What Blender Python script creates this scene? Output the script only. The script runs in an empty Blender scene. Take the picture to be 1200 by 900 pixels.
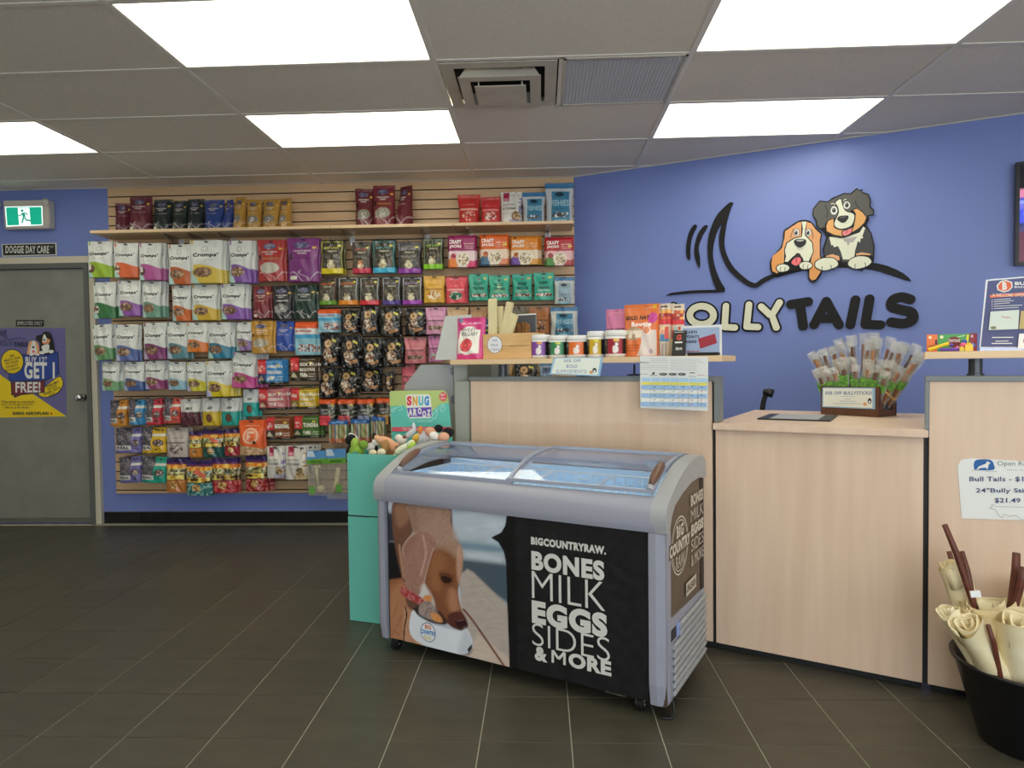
import bpy, bmesh, math, random
import numpy as np
from mathutils import Vector, Matrix
from mathutils.geometry import tessellate_polygon
random.seed(7)
SC = bpy.context.scene
COL = SC.collection
PI = math.pi

# ------------------------------------------------------------------ camera, world, light, exposure
FOC, YAW, PITCH, ROLL = 793.15, -0.042, 0.0292, -0.012
EYE = np.array([0.0, 0.0, 1.257])
CEIL, DWALL = 2.71, 5.3534
_cy, _sy = math.cos(YAW), math.sin(YAW)
FWD = np.array([_sy*math.cos(PITCH), _cy*math.cos(PITCH), -math.sin(PITCH)])
_R = np.array([_cy, -_sy, 0.0]); _U = np.cross(_R, FWD)
RGT = math.cos(ROLL)*_R + math.sin(ROLL)*_U
UPV = -math.sin(ROLL)*_R + math.cos(ROLL)*_U
cd = bpy.data.cameras.new('camera'); cam = bpy.data.objects.new('camera', cd); COL.objects.link(cam)
cd.sensor_width = 36; cd.lens = FOC/1200*36; cd.clip_start = 0.02
cam.matrix_world = Matrix(((RGT[0], UPV[0], -FWD[0], 0), (RGT[1], UPV[1], -FWD[1], 0),
                           (RGT[2], UPV[2], -FWD[2], EYE[2]), (0, 0, 0, 1)))
SC.camera = cam

W = bpy.data.worlds.new('world'); SC.world = W; W.use_nodes = True
bg = W.node_tree.nodes['Background']
bg.inputs[0].default_value = (0.86, 0.93, 1.0, 1); bg.inputs[1].default_value = 2.6    # overcast daylight outside the shop window
LAMP_COL, LAMP_STR = (1.0, 0.96, 0.80), 2.25
pl_ = bpy.data.lights.new('window_daylight', 'AREA'); pl_.shape = 'RECTANGLE'; pl_.size = 4.9; pl_.size_y = 2.2
pl_.cycles.is_portal = True
po = bpy.data.objects.new('window_daylight', pl_); COL.objects.link(po); po.location = (1.35, -2.93, 1.35)
po.rotation_euler = (PI/2, 0, 0)
SC.view_settings.view_transform = 'Standard'; SC.view_settings.look = 'None'
SC.view_settings.gamma = 1; SC.view_settings.use_curve_mapping = False
SC.view_settings.exposure = 1.08
SC.cycles.use_denoising = True
SC.cycles.max_bounces = 8; SC.cycles.diffuse_bounces = 5; SC.cycles.transparent_max_bounces = 24
SC.cycles.sample_clamp_indirect = 6

# ------------------------------------------------------------------ picture-to-place helpers (used once, to measure where things stand)
def ray(x, y):
    return FWD + (x-600)/FOC*RGT + (450-y)/FOC*UPV
def onp(x, y, P0, N):                       # point of a vertical or horizontal plane seen at a pixel
    d = ray(x, y); P0 = np.array(P0, float); N = np.array(N, float)
    return EYE + d*(((P0-EYE)@N)/(d@N))
def onY(x, y, Y): return onp(x, y, (0, Y, 0), (0, 1, 0))
def onZ(x, y, z): return onp(x, y, (0, 0, z), (0, 0, 1))
def proj(P):
    P = np.asarray(P, float)-EYE; w = P@FWD
    return 600+FOC*(P@RGT)/w, 450-FOC*(P@UPV)/w

# ------------------------------------------------------------------ colours and materials
def S(r, g, b, k=1.0):
    f = lambda c: (c/255/12.92 if c/255 <= .04045 else ((c/255+.055)/1.055)**2.4)*k
    return (f(r), f(g), f(b))
def srgb(c, k=1.0):
    if isinstance(c, str): c = tuple(int(c[i:i+2], 16) for i in (0, 2, 4))
    return S(*c, k)
MATS = {}
def mat(name, col=(.5, .5, .5), rough=.5, metal=0, bump=0, bscale=200, var=0, vscale=6, trans=0, emit=None, estr=1,
        coat=0, vcol=False, stretch=None, spec=.5, obj_var=0, alpha=1, c2=None):
    if name in MATS: return MATS[name]
    m = bpy.data.materials.new(name); m.use_nodes = True; nt = m.node_tree; N = nt.nodes; L = nt.links
    b = N['Principled BSDF']
    b.inputs['Base Color'].default_value = (*col, 1); b.inputs['Roughness'].default_value = rough
    b.inputs['Metallic'].default_value = metal; b.inputs['Specular IOR Level'].default_value = spec
    b.inputs['Coat Weight'].default_value = coat; b.inputs['Transmission Weight'].default_value = trans
    b.inputs['Alpha'].default_value = alpha
    tc = N.new('ShaderNodeTexCoord'); src = tc.outputs['Object']
    if stretch:
        mp = N.new('ShaderNodeMapping'); mp.inputs['Scale'].default_value = stretch; L.new(src, mp.inputs[0]); src = mp.outputs[0]
    cur = None
    if vcol:
        a = N.new('ShaderNodeAttribute'); a.attribute_name = 'Col'; cur = a.outputs['Color']
    if var:
        nz = N.new('ShaderNodeTexNoise'); nz.inputs['Scale'].default_value = vscale; nz.inputs['Detail'].default_value = 6
        L.new(src, nz.inputs['Vector'])
        mx = N.new('ShaderNodeMix'); mx.data_type = 'RGBA'
        rp = N.new('ShaderNodeMapRange'); rp.inputs[1].default_value = .3; rp.inputs[2].default_value = .7
        L.new(nz.outputs['Fac'], rp.inputs[0]); L.new(rp.outputs[0], mx.inputs[0])
        dark = c2 or tuple(c*(1-var) for c in col)
        if cur is not None:
            mx.blend_type = 'MULTIPLY'; mx.inputs[6].default_value = (1, 1, 1, 1)
            L.new(cur, mx.inputs[6]); mx.inputs[7].default_value = (1-var, 1-var, 1-var, 1)
        else:
            mx.inputs[6].default_value = (*col, 1); mx.inputs[7].default_value = (*dark, 1)
        cur = mx.outputs[2]
    if obj_var:
        oi = N.new('ShaderNodeObjectInfo'); hs = N.new('ShaderNodeHueSaturation')
        mr = N.new('ShaderNodeMapRange'); mr.inputs[3].default_value = 1-obj_var; mr.inputs[4].default_value = 1+obj_var
        L.new(oi.outputs['Random'], mr.inputs[0]); L.new(mr.outputs[0], hs.inputs['Value'])
        if cur is not None: L.new(cur, hs.inputs['Color'])
        else: hs.inputs['Color'].default_value = (*col, 1)
        cur = hs.outputs[0]
    if cur is not None: L.new(cur, b.inputs['Base Color'])
    if bump:
        nz = N.new('ShaderNodeTexNoise'); nz.inputs['Scale'].default_value = bscale; nz.inputs['Detail'].default_value = 4
        L.new(src, nz.inputs['Vector'])
        bp = N.new('ShaderNodeBump'); bp.inputs['Strength'].default_value = bump; bp.inputs['Distance'].default_value = .004
        L.new(nz.outputs['Fac'], bp.inputs['Height']); L.new(bp.outputs[0], b.inputs['Normal'])
    if emit:
        b.inputs['Emission Color'].default_value = (*emit, 1); b.inputs['Emission Strength'].default_value = estr
    MATS[name] = m; return m
def clear(name, tint=(1, 1, 1), gloss=.12, rough=.05, haze=0):
    """thin clear sheet: light passes straight through, a little is mirrored"""
    if name in MATS: return MATS[name]
    m = bpy.data.materials.new(name); m.use_nodes = True; nt = m.node_tree; N = nt.nodes; L = nt.links
    N.remove(N['Principled BSDF'])
    t = N.new('ShaderNodeBsdfTransparent'); t.inputs[0].default_value = (*tint, 1)
    g = N.new('ShaderNodeBsdfGlossy'); g.inputs['Roughness'].default_value = rough
    fr = N.new('ShaderNodeLayerWeight'); fr.inputs[0].default_value = .5
    pw = N.new('ShaderNodeMath'); pw.operation = 'POWER'; pw.inputs[1].default_value = 4.0; L.new(fr.outputs['Facing'], pw.inputs[0])
    ad = N.new('ShaderNodeMath'); ad.operation = 'MULTIPLY_ADD'; ad.inputs[1].default_value = .75; ad.inputs[2].default_value = gloss; ad.use_clamp = True
    L.new(pw.outputs[0], ad.inputs[0])
    mx = N.new('ShaderNodeMixShader'); L.new(ad.outputs[0], mx.inputs[0]); L.new(t.outputs[0], mx.inputs[1]); L.new(g.outputs[0], mx.inputs[2])
    out = mx.outputs[0]
    if haze:                                     # milky crinkles of thin plastic
        df = N.new('ShaderNodeBsdfDiffuse'); df.inputs[0].default_value = (*S(228, 228, 222), 1)
        nz = N.new('ShaderNodeTexNoise'); nz.inputs['Scale'].default_value = 90; mr = N.new('ShaderNodeMapRange'); mr.inputs[1].default_value = .42; mr.inputs[2].default_value = .68; mr.inputs[3].default_value = haze*.35; mr.inputs[4].default_value = min(1, haze*2.2)
        L.new(nz.outputs[0], mr.inputs[0]); m2 = N.new('ShaderNodeMixShader'); L.new(mr.outputs[0], m2.inputs[0]); L.new(out, m2.inputs[1]); L.new(df.outputs[0], m2.inputs[2]); out = m2.outputs[0]
    L.new(out, N['Material Output'].inputs[0]); MATS[name] = m; return m

PRINT = mat('printed_paper', rough=.55, vcol=True)
GLOSS = mat('printed_film', rough=.33, vcol=True, bump=.25, bscale=60)
FOIL = mat('crinkled_film', rough=.16, vcol=True, bump=.9, bscale=45)
PLUSH = mat('plush', rough=.95, vcol=True, bump=.8, bscale=300)

# ------------------------------------------------------------------ objects, tags
def tag(o, label=None, cat=None, group=None, kind=None):
    if label: o['label'] = label
    if cat: o['category'] = cat
    if group: o['group'] = group
    if kind: o['kind'] = kind
    return o
def link(name, me, m=None, parent=None, smooth=False):
    if m is not None and not me.materials: me.materials.append(m)
    if smooth:
        me.shade_smooth()
        if smooth is not True: me.set_sharp_from_angle(angle=smooth)
    o = bpy.data.objects.new(name, me); COL.objects.link(o)
    if parent is not None: o.parent = parent
    return o
def empty(name, loc=(0, 0, 0), rz=0, label=None, cat=None, group=None):
    o = bpy.data.objects.new(name, None); COL.objects.link(o); o.empty_display_size = .05
    o.location = loc; o.rotation_euler = (0, 0, rz)
    return tag(o, label, cat, group)
def rot(rx=0, ry=0, rz=0):
    return np.array(Matrix.Rotation(rz, 3, 'Z') @ Matrix.Rotation(ry, 3, 'Y') @ Matrix.Rotation(rx, 3, 'X'))

_TXT = {}
def glyphs(s, bold=0.0, shear=0.0):
    if bold > 0 and len(s) < 13 and ('M' in s or 'W' in s): bold = 0.0     # heavy offset breaks these two letters
    k = (s, bold, shear)
    if k in _TXT: return _TXT[k]
    c = bpy.data.curves.new('t', 'FONT'); c.body = s; c.resolution_u = 5 if (len(s) < 6 and s.isupper()) else 2; c.offset = bold; c.shear = shear; c.fill_mode = 'FRONT'
    if bold > 0: c.space_character = 1+bold*2
    o = bpy.data.objects.new('t', c); COL.objects.link(o)
    me = bpy.data.meshes.new_from_object(o.evaluated_get(bpy.context.evaluated_depsgraph_get()))
    V = np.array([v.co[:2] for v in me.vertices]); F = [tuple(p.vertices) for p in me.polygons]
    bpy.data.objects.remove(o); bpy.data.curves.remove(c); bpy.data.meshes.remove(me)
    lo, hi = V.min(0), V.max(0); asp = (hi[0]-lo[0])/(hi[1]-lo[1])
    _TXT[k] = ((V-lo)/(hi-lo), F, asp); return _TXT[k]

class MB:
    """collects faces, then links them as ONE mesh object"""
    def __init__(s): s.v = []; s.f = []; s.c = []; s.col = (.5, .5, .5)
    def add(s, V, F, col=None):
        n = len(s.v); s.v += [tuple(map(float, p)) for p in V]; s.f += [tuple(i+n for i in f) for f in F]
        s.c += [col or s.col]*len(V); return s
    def box(s, c, d, M=None, col=None, taper=1.0):
        x, y, z = d[0]/2, d[1]/2, d[2]/2; k = taper
        V = np.array([(-x, -y, -z), (x, -y, -z), (x, y, -z), (-x, y, -z), (-x*k, -y*k, z), (x*k, -y*k, z), (x*k, y*k, z), (-x*k, y*k, z)])
        if M is not None: V = V @ np.array(M).T
        return s.add(V+np.array(c), [(0, 3, 2, 1), (4, 5, 6, 7), (0, 1, 5, 4), (1, 2, 6, 5), (2, 3, 7, 6), (3, 0, 4, 7)], col)
    def span(s, lo, hi, col=None):
        lo = np.array(lo, float); hi = np.array(hi, float); return s.box((lo+hi)/2, hi-lo, None, col)
    def tube(s, P, r, n=8, col=None, closed=False, cap=True):
        P = [np.array(p, float) for p in P]; m = len(P); R = r if isinstance(r, (list, tuple)) else [r]*m
        V = []; F = []; up = None
        for i, p in enumerate(P):
            a = P[(i-1) % m] if (i > 0 or closed) else p; b = P[(i+1) % m] if (i < m-1 or closed) else p
            t = b-a; t = t/(np.linalg.norm(t)+1e-12)
            if up is None:
                up = np.array([0, 0, 1.]) if abs(t[2]) < .9 else np.array([1., 0, 0])
            u = up-(up@t)*t; u /= np.linalg.norm(u)+1e-12; w = np.cross(t, u); up = u
            for k in range(n):
                a_ = 2*PI*k/n; V.append(p+R[i]*(math.cos(a_)*u+math.sin(a_)*w))
        for i in range(m if closed else m-1):
            j = (i+1) % m
            for k in range(n): F.append((i*n+k, i*n+(k+1) % n, j*n+(k+1) % n, j*n+k))
        if cap and not closed: F += [tuple(range(n-1, -1, -1)), tuple((m-1)*n+k for k in range(n))]
        return s.add(V, F, col)
    def lathe(s, prof, c=(0, 0, 0), n=24, M=None, col=None):
        V = []; F = []; m = len(prof)
        for r, z in prof:
            for k in range(n): V.append((r*math.cos(2*PI*k/n), r*math.sin(2*PI*k/n), z))
        for i in range(m-1):
            for k in range(n): F.append((i*n+k, i*n+(k+1) % n, (i+1)*n+(k+1) % n, (i+1)*n+k))
        if prof[0][0] > 1e-4: F.append(tuple(range(n-1, -1, -1)))
        if prof[-1][0] > 1e-4: F.append(tuple((m-1)*n+k for k in range(n)))
        V = np.array(V)
        if M is not None: V = V @ np.array(M).T
        return s.add(V+np.array(c), F, col)
    def ell(s, c, r, M=None, col=None, n=14, m=9, lump=0, seed=0):
        V = []; F = []; rg = random.Random(seed)
        for i in range(m+1):
            th = PI*i/m
            for k in range(n):
                ph = 2*PI*k/n; q = 1+lump*(rg.random()-.5)
                V.append((r[0]*math.sin(th)*math.cos(ph)*q, r[1]*math.sin(th)*math.sin(ph)*q, r[2]*math.cos(th)*q))
        for i in range(m):
            for k in range(n): F.append((i*n+k, (i+1)*n+k, (i+1)*n+(k+1) % n, i*n+(k+1) % n))
        V = np.array(V)
        if M is not None: V = V @ np.array(M).T
        return s.add(V+np.array(c), F, col)
    def prism(s, pts, A, ex, ey, ez, th, col=None):
        """outline pts in the plane (A; ex, ey), thickness th along ez"""
        A, ex, ey, ez = map(lambda q: np.array(q, float), (A, ex, ey, ez)); n = len(pts)
        bot = [A+p[0]*ex+p[1]*ey for p in pts]; top = [b+ez*th for b in bot]
        tri = [tuple(t) for t in tessellate_polygon([[Vector((p[0], p[1], 0)) for p in pts]])]
        F = [(a+n, b+n, c_+n) for a, b, c_ in tri]+[(c_, b, a) for a, b, c_ in tri]
        F += [(i, (i+1) % n, (i+1) % n+n, i+n) for i in range(n)]
        return s.add(bot+top, F, col)
    def text(s, t, fn, x0, y0, x1, y1, col=(0, 0, 0), bold=0.0, shear=0.0):
        """glyphs fitted to a rectangle; fn maps (x, y) of the sheet to a point"""
        V, F, _ = glyphs(t, bold, shear)
        return s.add([fn(x0+(x1-x0)*a, y0+(y1-y0)*b) for a, b in V], F, col)
    def build(s, name, m=None, parent=None, smooth=False, bevel=0, seg=2, fixn=True):
        me = bpy.data.meshes.new(name); me.from_pydata(s.v, [], s.f)
        a = me.color_attributes.new('Col', 'FLOAT_COLOR', 'POINT')
        a.data.foreach_set('color', np.c_[np.array(s.c, float), np.ones(len(s.c))].ravel())
        if fixn or bevel:
            bm = bmesh.new(); bm.from_mesh(me)
            bmesh.ops.recalc_face_normals(bm, faces=bm.faces)
            if bevel:
                ed = [e for e in bm.edges if len(e.link_faces) == 2 and e.calc_face_angle(0) > .7]
                bmesh.ops.bevel(bm, geom=ed, offset=bevel, segments=seg, affect='EDGES', clamp_overlap=True)
            bm.to_mesh(me); bm.free()
        me.update()
        return link(name, me, m, parent, smooth)
def catmull(P, closed=True, n=5):
    P = [np.array(p, float) for p in P]; m = len(P); out = []
    for i in range(m if closed else m-1):
        g = lambda k: P[k % m] if closed else P[max(0, min(m-1, k))]
        a, b, c, d = g(i-1), g(i), g(i+1), g(i+2)
        for k in range(n):
            t = k/n; out.append(.5*((2*b)+(-a+c)*t+(2*a-5*b+4*c-d)*t*t+(-a+3*b-3*c+d)*t**3))
    if not closed: out.append(P[-1])
    return out
class Sheet:
    """flat print on a plane: every shape a thin layer proud of the one before it"""
    def __init__(s, O, ex, ez, conv=None, off=.0006, step=.0003):
        s.O = np.array(O, float); s.ex = np.array(ex, float); s.n = np.array(ez, float); s.ey = np.array([0, 0, 1.])
        if abs(s.n[2]) > .5: s.ey = np.cross(s.n, s.ex)
        s.conv = conv or (lambda x, y: (x, y)); s.k = off; s.step = step; s.mb = MB()
    def pt(s, x, y):
        a, b = s.conv(x, y); return s.O+a*s.ex+b*s.ey+s.n*s.k
    def poly(s, P, col, smooth=0):
        if smooth: P = catmull(P, True, smooth)
        P = [(float(p[0]), float(p[1])) for p in P]
        tri = [tuple(t) for t in tessellate_polygon([[Vector((p[0], p[1], 0)) for p in P]])]
        s.mb.add([s.pt(*p) for p in P], tri, col); s.k += s.step
    def rect(s, x0, y0, x1, y1, col): s.poly([(x0, y0), (x1, y0), (x1, y1), (x0, y1)], col)
    def ell(s, cx, cy, rx, ry, col, rotd=0, n=24):
        c, q = math.cos(math.radians(rotd)), math.sin(math.radians(rotd))
        s.poly([(cx+rx*math.cos(a)*c-ry*math.sin(a)*q, cy+rx*math.cos(a)*q+ry*math.sin(a)*c) for a in [2*PI*i/n for i in range(n)]], col)
    def line(s, P, w, col, smooth=0, closed=False, taper=False):
        if smooth: P = catmull(P, closed, smooth)
        P = [np.array(p, float) for p in P]
        if closed: P.append(P[0])
        L = []; R = []; m = len(P)
        for i, p in enumerate(P):
            t = P[min(i+1, m-1)]-P[max(i-1, 0)]; t /= np.linalg.norm(t)+1e-9; q = np.array([-t[1], t[0]])
            ww = w/2*(math.sin(PI*(i+.3)/(m-.4))**.6 if taper else 1); L.append(p+q*ww); R.append(p-q*ww)
        V = [s.pt(*p) for p in L+R]; s.mb.add(V, [(i, i+1, m+i+1, m+i) for i in range(m-1)], col); s.k += s.step
    def text(s, t, x0, y0, x1, y1, col, bold=0.0, shear=0.0, rotd=0):
        cx, cy = (x0+x1)/2, (y0+y1)/2; c, q = math.cos(math.radians(rotd)), math.sin(math.radians(rotd))
        s.mb.text(t, lambda x, y: s.pt(cx+(x-cx)*c-(y-cy)*q, cy+(x-cx)*q+(y-cy)*c), x0, y0, x1, y1, col, bold, shear); s.k += s.step
    def build(s, name, parent, m=None): return s.mb.build(name, m or PRINT, parent, fixn=False)
WHITE = S(225, 226, 220); BLACK = S(22, 22, 24)
BASE = {}
def thing(name, loc, label, cat, group=None, rz=0):
    """an Empty at the base of a thing; its parts are modelled in place around it"""
    o = empty(name, tuple(map(float, loc)), rz, label, cat, group)
    BASE[o.name] = (Matrix.Translation(Vector(tuple(map(float, loc)))) @ Matrix.Rotation(rz, 4, 'Z')).inverted(); return o
_link = link
def link(name, me, m=None, parent=None, smooth=False):
    o = _link(name, me, m, parent, smooth)
    if parent is not None and parent.name in BASE: o.matrix_parent_inverse = BASE[parent.name]
    return o
def shared(name, me, parent, loc, rz=0):
    o = bpy.data.objects.new(name, me); COL.objects.link(o); o.location = loc; o.rotation_euler = (0, 0, rz); o.parent = parent
    return o

# ------------------------------------------------------------------ structure
M_blue = mat('blue_paint', S(118, 136, 200), .45, var=.05, vscale=2)
M_wallb = mat('plain_paint', S(230, 226, 218), .7)
M_tile = mat('ceiling_board', S(240, 233, 220), .9, bump=.6, bscale=120, var=.10, vscale=90, obj_var=.03)
M_bar = mat('grid_enamel', S(236, 232, 222), .5)
M_floor = mat('slate_tile', S(78, 74, 62), .38, var=.28, vscale=5, bump=.15, bscale=25, obj_var=.07, stretch=(1, 3, 1), spec=.4)
M_grout = mat('grout', S(170, 166, 150), .8)
M_black = mat('black_plastic', S(20, 20, 22), .4)
M_dark = mat('dark_groove', S(40, 34, 30), .9)
M_wood = mat('maple_laminate', S(220, 194, 170), .42, var=.10, vscale=3, stretch=(7, 7, .5), c2=S(210, 182, 156))
M_edge = mat('maple_edge', S(228, 198, 156), .45, var=.08, vscale=4)
M_slat = mat('maple_slat', S(214, 182, 142), .45, var=.10, vscale=4, stretch=(.6, 6, 6), c2=S(205, 170, 128))
M_grey = mat('grey_trim', S(125, 130, 128), .4)
M_steel = mat('brushed_steel', S(190, 190, 190), .25, metal=1)
M_chrome = mat('chrome', S(215, 215, 215), .12, metal=1)

fl = MB().span((-5, -3, -.1), (4.7, DWALL+.1, -.0025)).build('floor', M_grout); tag(fl, kind='structure')
T = .3048
tm = MB().box((0, 0, -.003), (T-.004, T-.004, .006)).build('floor_tile', M_floor, fl, bevel=.0008, seg=1); tile_me = tm.data
bpy.data.objects.remove(tm)
spots = []; rest = MB(); rest.col = (1, 1, 1)
for i in range(-12, 21):
    for k in range(-24, 4):
        x, y = -1.4341+T*(i+.5), 4.3488+T*(k+.5)
        if x > 4.6 or x < -4.95 or y > DWALL: continue
        px, py = proj((x, y, 0)) if y > .4 else (-9, -9)
        hid = (x-.748)*.4695+(y-2.95)*.883 > .25
        if y > .8 and -70 < px < 1270 and py < 945 and not hid: spots.append((y, x))
        else: rest.box((x, y, -.003), (T-.004, T-.004, .006))
spots.sort()
for n, (y, x) in enumerate(spots):
    if n < 298: shared('floor_tile', tile_me, fl, (x, y, 0))
    else: rest.box((x, y, -.003), (T-.004, T-.004, .006))
tag(rest.build('distant_floor_tile', M_floor, fl), kind='stuff')

def st(mb, name, m, **k): return tag(mb.build(name, m, **k), kind='structure')
st(MB().span((-5, DWALL, 0), (.30, DWALL+.1, CEIL+.03)), 'wall_back', M_blue)
st(MB().span((-5.1, -3, 0), (-5, DWALL+.1, CEIL+.03)), 'wall_left', M_wallb)
st(MB().span((4.6, -3, 0), (4.7, 3.5, CEIL+.03)), 'wall_right_side', M_wallb)
AR = math.radians(23.75)
ER = np.array([math.cos(AR), -math.sin(AR), 0]); NR = np.array([-math.sin(AR), -math.cos(AR), 0]); C0 = np.array([.275, DWALL, 0])
wr = MB(); wr.prism([(-.02, 0), (4.85, 0), (4.85, CEIL+.03), (-.02, CEIL+.03)], C0, ER, (0, 0, 1), -NR, .1); st(wr, 'wall_right', M_blue)
# street side behind the camera: shop window wall
fw = MB(); fw.span((-5, -3.1, 0), (-1.2, -3, CEIL)); fw.span((3.9, -3.1, 0), (4.7, -3, CEIL)); fw.span((-1.2, -3.1, 0), (3.9, -3, .18)); fw.span((-1.2, -3.1, 2.5), (3.9, -3, CEIL))
st(fw, 'wall_front', M_wallb)
wn = MB()
for x in (-1.2, .5, 2.2, 3.9): wn.span((x-.03, -3.09, .18), (x+.03, -3.01, 2.5))
wn.span((-1.2, -3.09, .18), (3.9, -3.01, .24)); wn.span((-1.2, -3.09, 2.44), (3.9, -3.01, 2.5))
wf = st(wn, 'window_1', M_black)
for k in range(3): MB().span((-1.17+1.7*k, -3.055, .24), (.47+1.7*k, -3.05, 2.44)).build('pane', clear('window_glass', gloss=.0), wf)

ce = st(MB().span((-5.1, -3.1, CEIL+.06), (4.7, DWALL+.1, CEIL+.12)), 'ceiling', M_wallb)
XC, YC, DX, DY = -1.7103, 5.0948, 1.2192, .6096
VENT = (1, -3)
lights = [(0, -4), (0, -2), (-2, -2), (2, -4), (2, -2), (0, -6), (2, -6), (0, -8), (2, -8), (0, -10), (2, -10)]
ct = MB().box((0, 0, CEIL+.014), (DX-.006, DY-.006, .016)).build('ceiling_tile', M_tile, ce); ct_me = ct.data; bpy.data.objects.remove(ct)
for i in range(-3, 5):
    for j in range(-13, 1):
        if (i, j) in lights or (i, j) == VENT: continue
        x, y = XC+DX*(i+.5), YC+DY*(j+.5); w, h = DX, DY
        x0, x1, y0, y1 = max(x-w/2, -5), min(x+w/2, 4.6), max(y-h/2, -3), min(y+h/2, DWALL)
        if x1-x0 < .05 or y1-y0 < .05: continue
        if x1-x0 > w-.01 and y1-y0 > h-.01: shared('ceiling_tile', ct_me, ce, (x, y, 0))
        else: MB().span((x0+.003, y0+.003, CEIL+.006), (x1-.003, y1-.003, CEIL+.022)).build('ceiling_tile', M_tile, ce)
for i in range(-2, 6):
    x = XC+DX*i
    if -5 < x < 4.6: MB().span((x-.012, -3, CEIL), (x+.012, DWALL, CEIL+.005)).build('grid_bar', M_bar, ce)
for j in range(-13, 2):
    y = YC+DY*j
    for i in range(-3, 5):
        x0, x1 = max(XC+DX*i+.012, -5), min(XC+DX*(i+1)-.012, 4.6)
        if x1 > x0 and y < DWALL: MB().span((x0, y-.012, CEIL+.0005), (x1, y+.012, CEIL+.0045)).build('cross_bar', M_bar, ce)
MB().span((XC+DX*1.5-.012, YC+DY*-3, CEIL+.0005), (XC+DX*1.5+.012, YC+DY*-2, CEIL+.0045)).build('cross_bar', M_bar, ce)
wa = MB(); wa.span((-5, DWALL-.022, CEIL), (.28, DWALL, CEIL+.004)); wa.prism([(0, 0), (4.8, 0), (4.8, .004), (0, .004)], C0+np.array([0, 0, CEIL-.0005]), ER, (0, 0, 1), NR, .022)
wa.build('wall_angle', M_bar, ce)
where = {(0, -4): 'large in the upper left, nearest of the left pair', (0, -2): 'left of the vent, farther of the left pair', (-2, -2): 'cut by the left edge of the picture',
         (2, -4): 'at the upper right, nearest of the right pair', (2, -2): 'right of the vent, farther of the right pair'}
lit = mat('lit_diffuser', (.9, .88, .8), .6, emit=LAMP_COL, estr=LAMP_STR)
for n, (i, j) in enumerate(lights):
    x, y = XC+DX*(i+.5), YC+DY*(j+.5)
    lab = 'glowing rectangular ceiling light panel, '+where.get((i, j), 'behind the camera, row %d, column %d' % (-j, i+3))
    if (i, j) not in where: lab = 'glowing ceiling light panel out of frame, %s row, %s side' % ({-4: 'second', -6: 'third', -8: 'fourth', -9: 'fifth', -10: 'last'}[j], {-2: 'left', 0: 'middle', 2: 'right'}[i])
    t = thing('ceiling_light', (x, y, CEIL), lab, 'light', 'ceiling light panels')
    f = MB()
    for sx in (-1, 1): f.box((x+sx*(DX/2-.014), y, CEIL+.012), (.010, DY-.008, .022)); f.box((x, y+sx*(DY/2-.014), CEIL+.012), (DX-.02, .010, .022))
    f.build('frame', M_bar, t)
    MB().box((x, y, CEIL+.012), (DX-.034, DY-.034, .008)).build('diffuser', lit, t)
# supply air diffuser and return grille
vx, vy = XC+DX*1.25, YC-DY*2.5
M_ven = mat('vent_enamel', S(205, 198, 184), .5, var=.12, vscale=9)
t = thing('air_diffuser', (vx, vy, CEIL), 'square white stepped air diffuser in the ceiling left of the grey grille', 'vent')
v = MB(); q = .29
for a, b, z, th in ((.285, .225, 0, .004),):
    for sx in (-1, 1): v.box((vx+sx*(a+b)/2, vy, CEIL-.001), (a-b, 2*a, th)); v.box((vx, vy+sx*(a+b)/2, CEIL-.001), (2*b, a-b, th))
v.build('frame', M_ven, t)
def skirt(a0, z0, a1, z1):
    m = MB(); m.add([(vx+sx*a0, vy+sy*a0, z0) for sx, sy in ((-1, -1), (1, -1), (1, 1), (-1, 1))]+[(vx+sx*a1, vy+sy*a1, z1) for sx, sy in ((-1, -1), (1, -1), (1, 1), (-1, 1))], [(i, (i+1) % 4, (i+1) % 4+4, i+4) for i in range(4)])
    return m
skirt(.20, CEIL-.035, .165, CEIL+.03).build('cone', M_ven, t)
rg = MB()
for a, b, z in ((.205, .15, CEIL-.036),):
    for sx in (-1, 1): rg.box((vx+sx*(a+b)/2, vy, z), (a-b, 2*a, .003)); rg.box((vx, vy+sx*(a+b)/2, z), (2*b, a-b, .003))
rg.build('outer_ring', M_ven, t)
MB().box((vx, vy, CEIL-.052), (.26, .26, .004)).build('centre_plate', M_ven, t, bevel=.001)
MB().lathe([(.10, CEIL+.0), (.10, CEIL+.05)], (vx, vy, 0)).build('duct_collar', M_dark, t)
nb = MB()
for sx in (-1, 1):
    for sy in (-1, 1): nb.box((vx+sx*.16, vy+sy*.16, CEIL-.01), (.008, .008, .05)); nb.box((vx+sx*.11, vy+sy*.11, CEIL-.02), (.008, .008, .06))
nb.build('bracket', M_ven, t)
MB().box((vx, vy, CEIL+.054), (.6, .6, .004)).build('backing', M_dark, t)
gx = XC+DX*1.75
t = thing('return_grille', (gx, vy, CEIL), 'grey eggcrate return air grille in the ceiling right of the diffuser', 'vent')
g = MB()
for k in range(33):
    o_ = -.288+k*.018
    g.box((gx+o_, vy, CEIL+.006), (.003, .576, .010)); g.box((gx, vy+o_, CEIL+.006), (.576, .003, .010))
tag(g.build('grid', mat('grille_grey', S(205, 203, 208), .5), t), kind='stuff')
MB().box((gx, vy, CEIL+.03), (.59, .59, .004)).build('filter', mat('filter_grey', S(165, 164, 172), .8), t)
f = MB()
for sx in (-1, 1): f.box((gx+sx*.288, vy, CEIL+.003), (.014, .59, .012)); f.box((gx, vy+sx*.288, CEIL+.003), (.59, .014, .012))
f.build('frame', M_ven, t)

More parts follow.
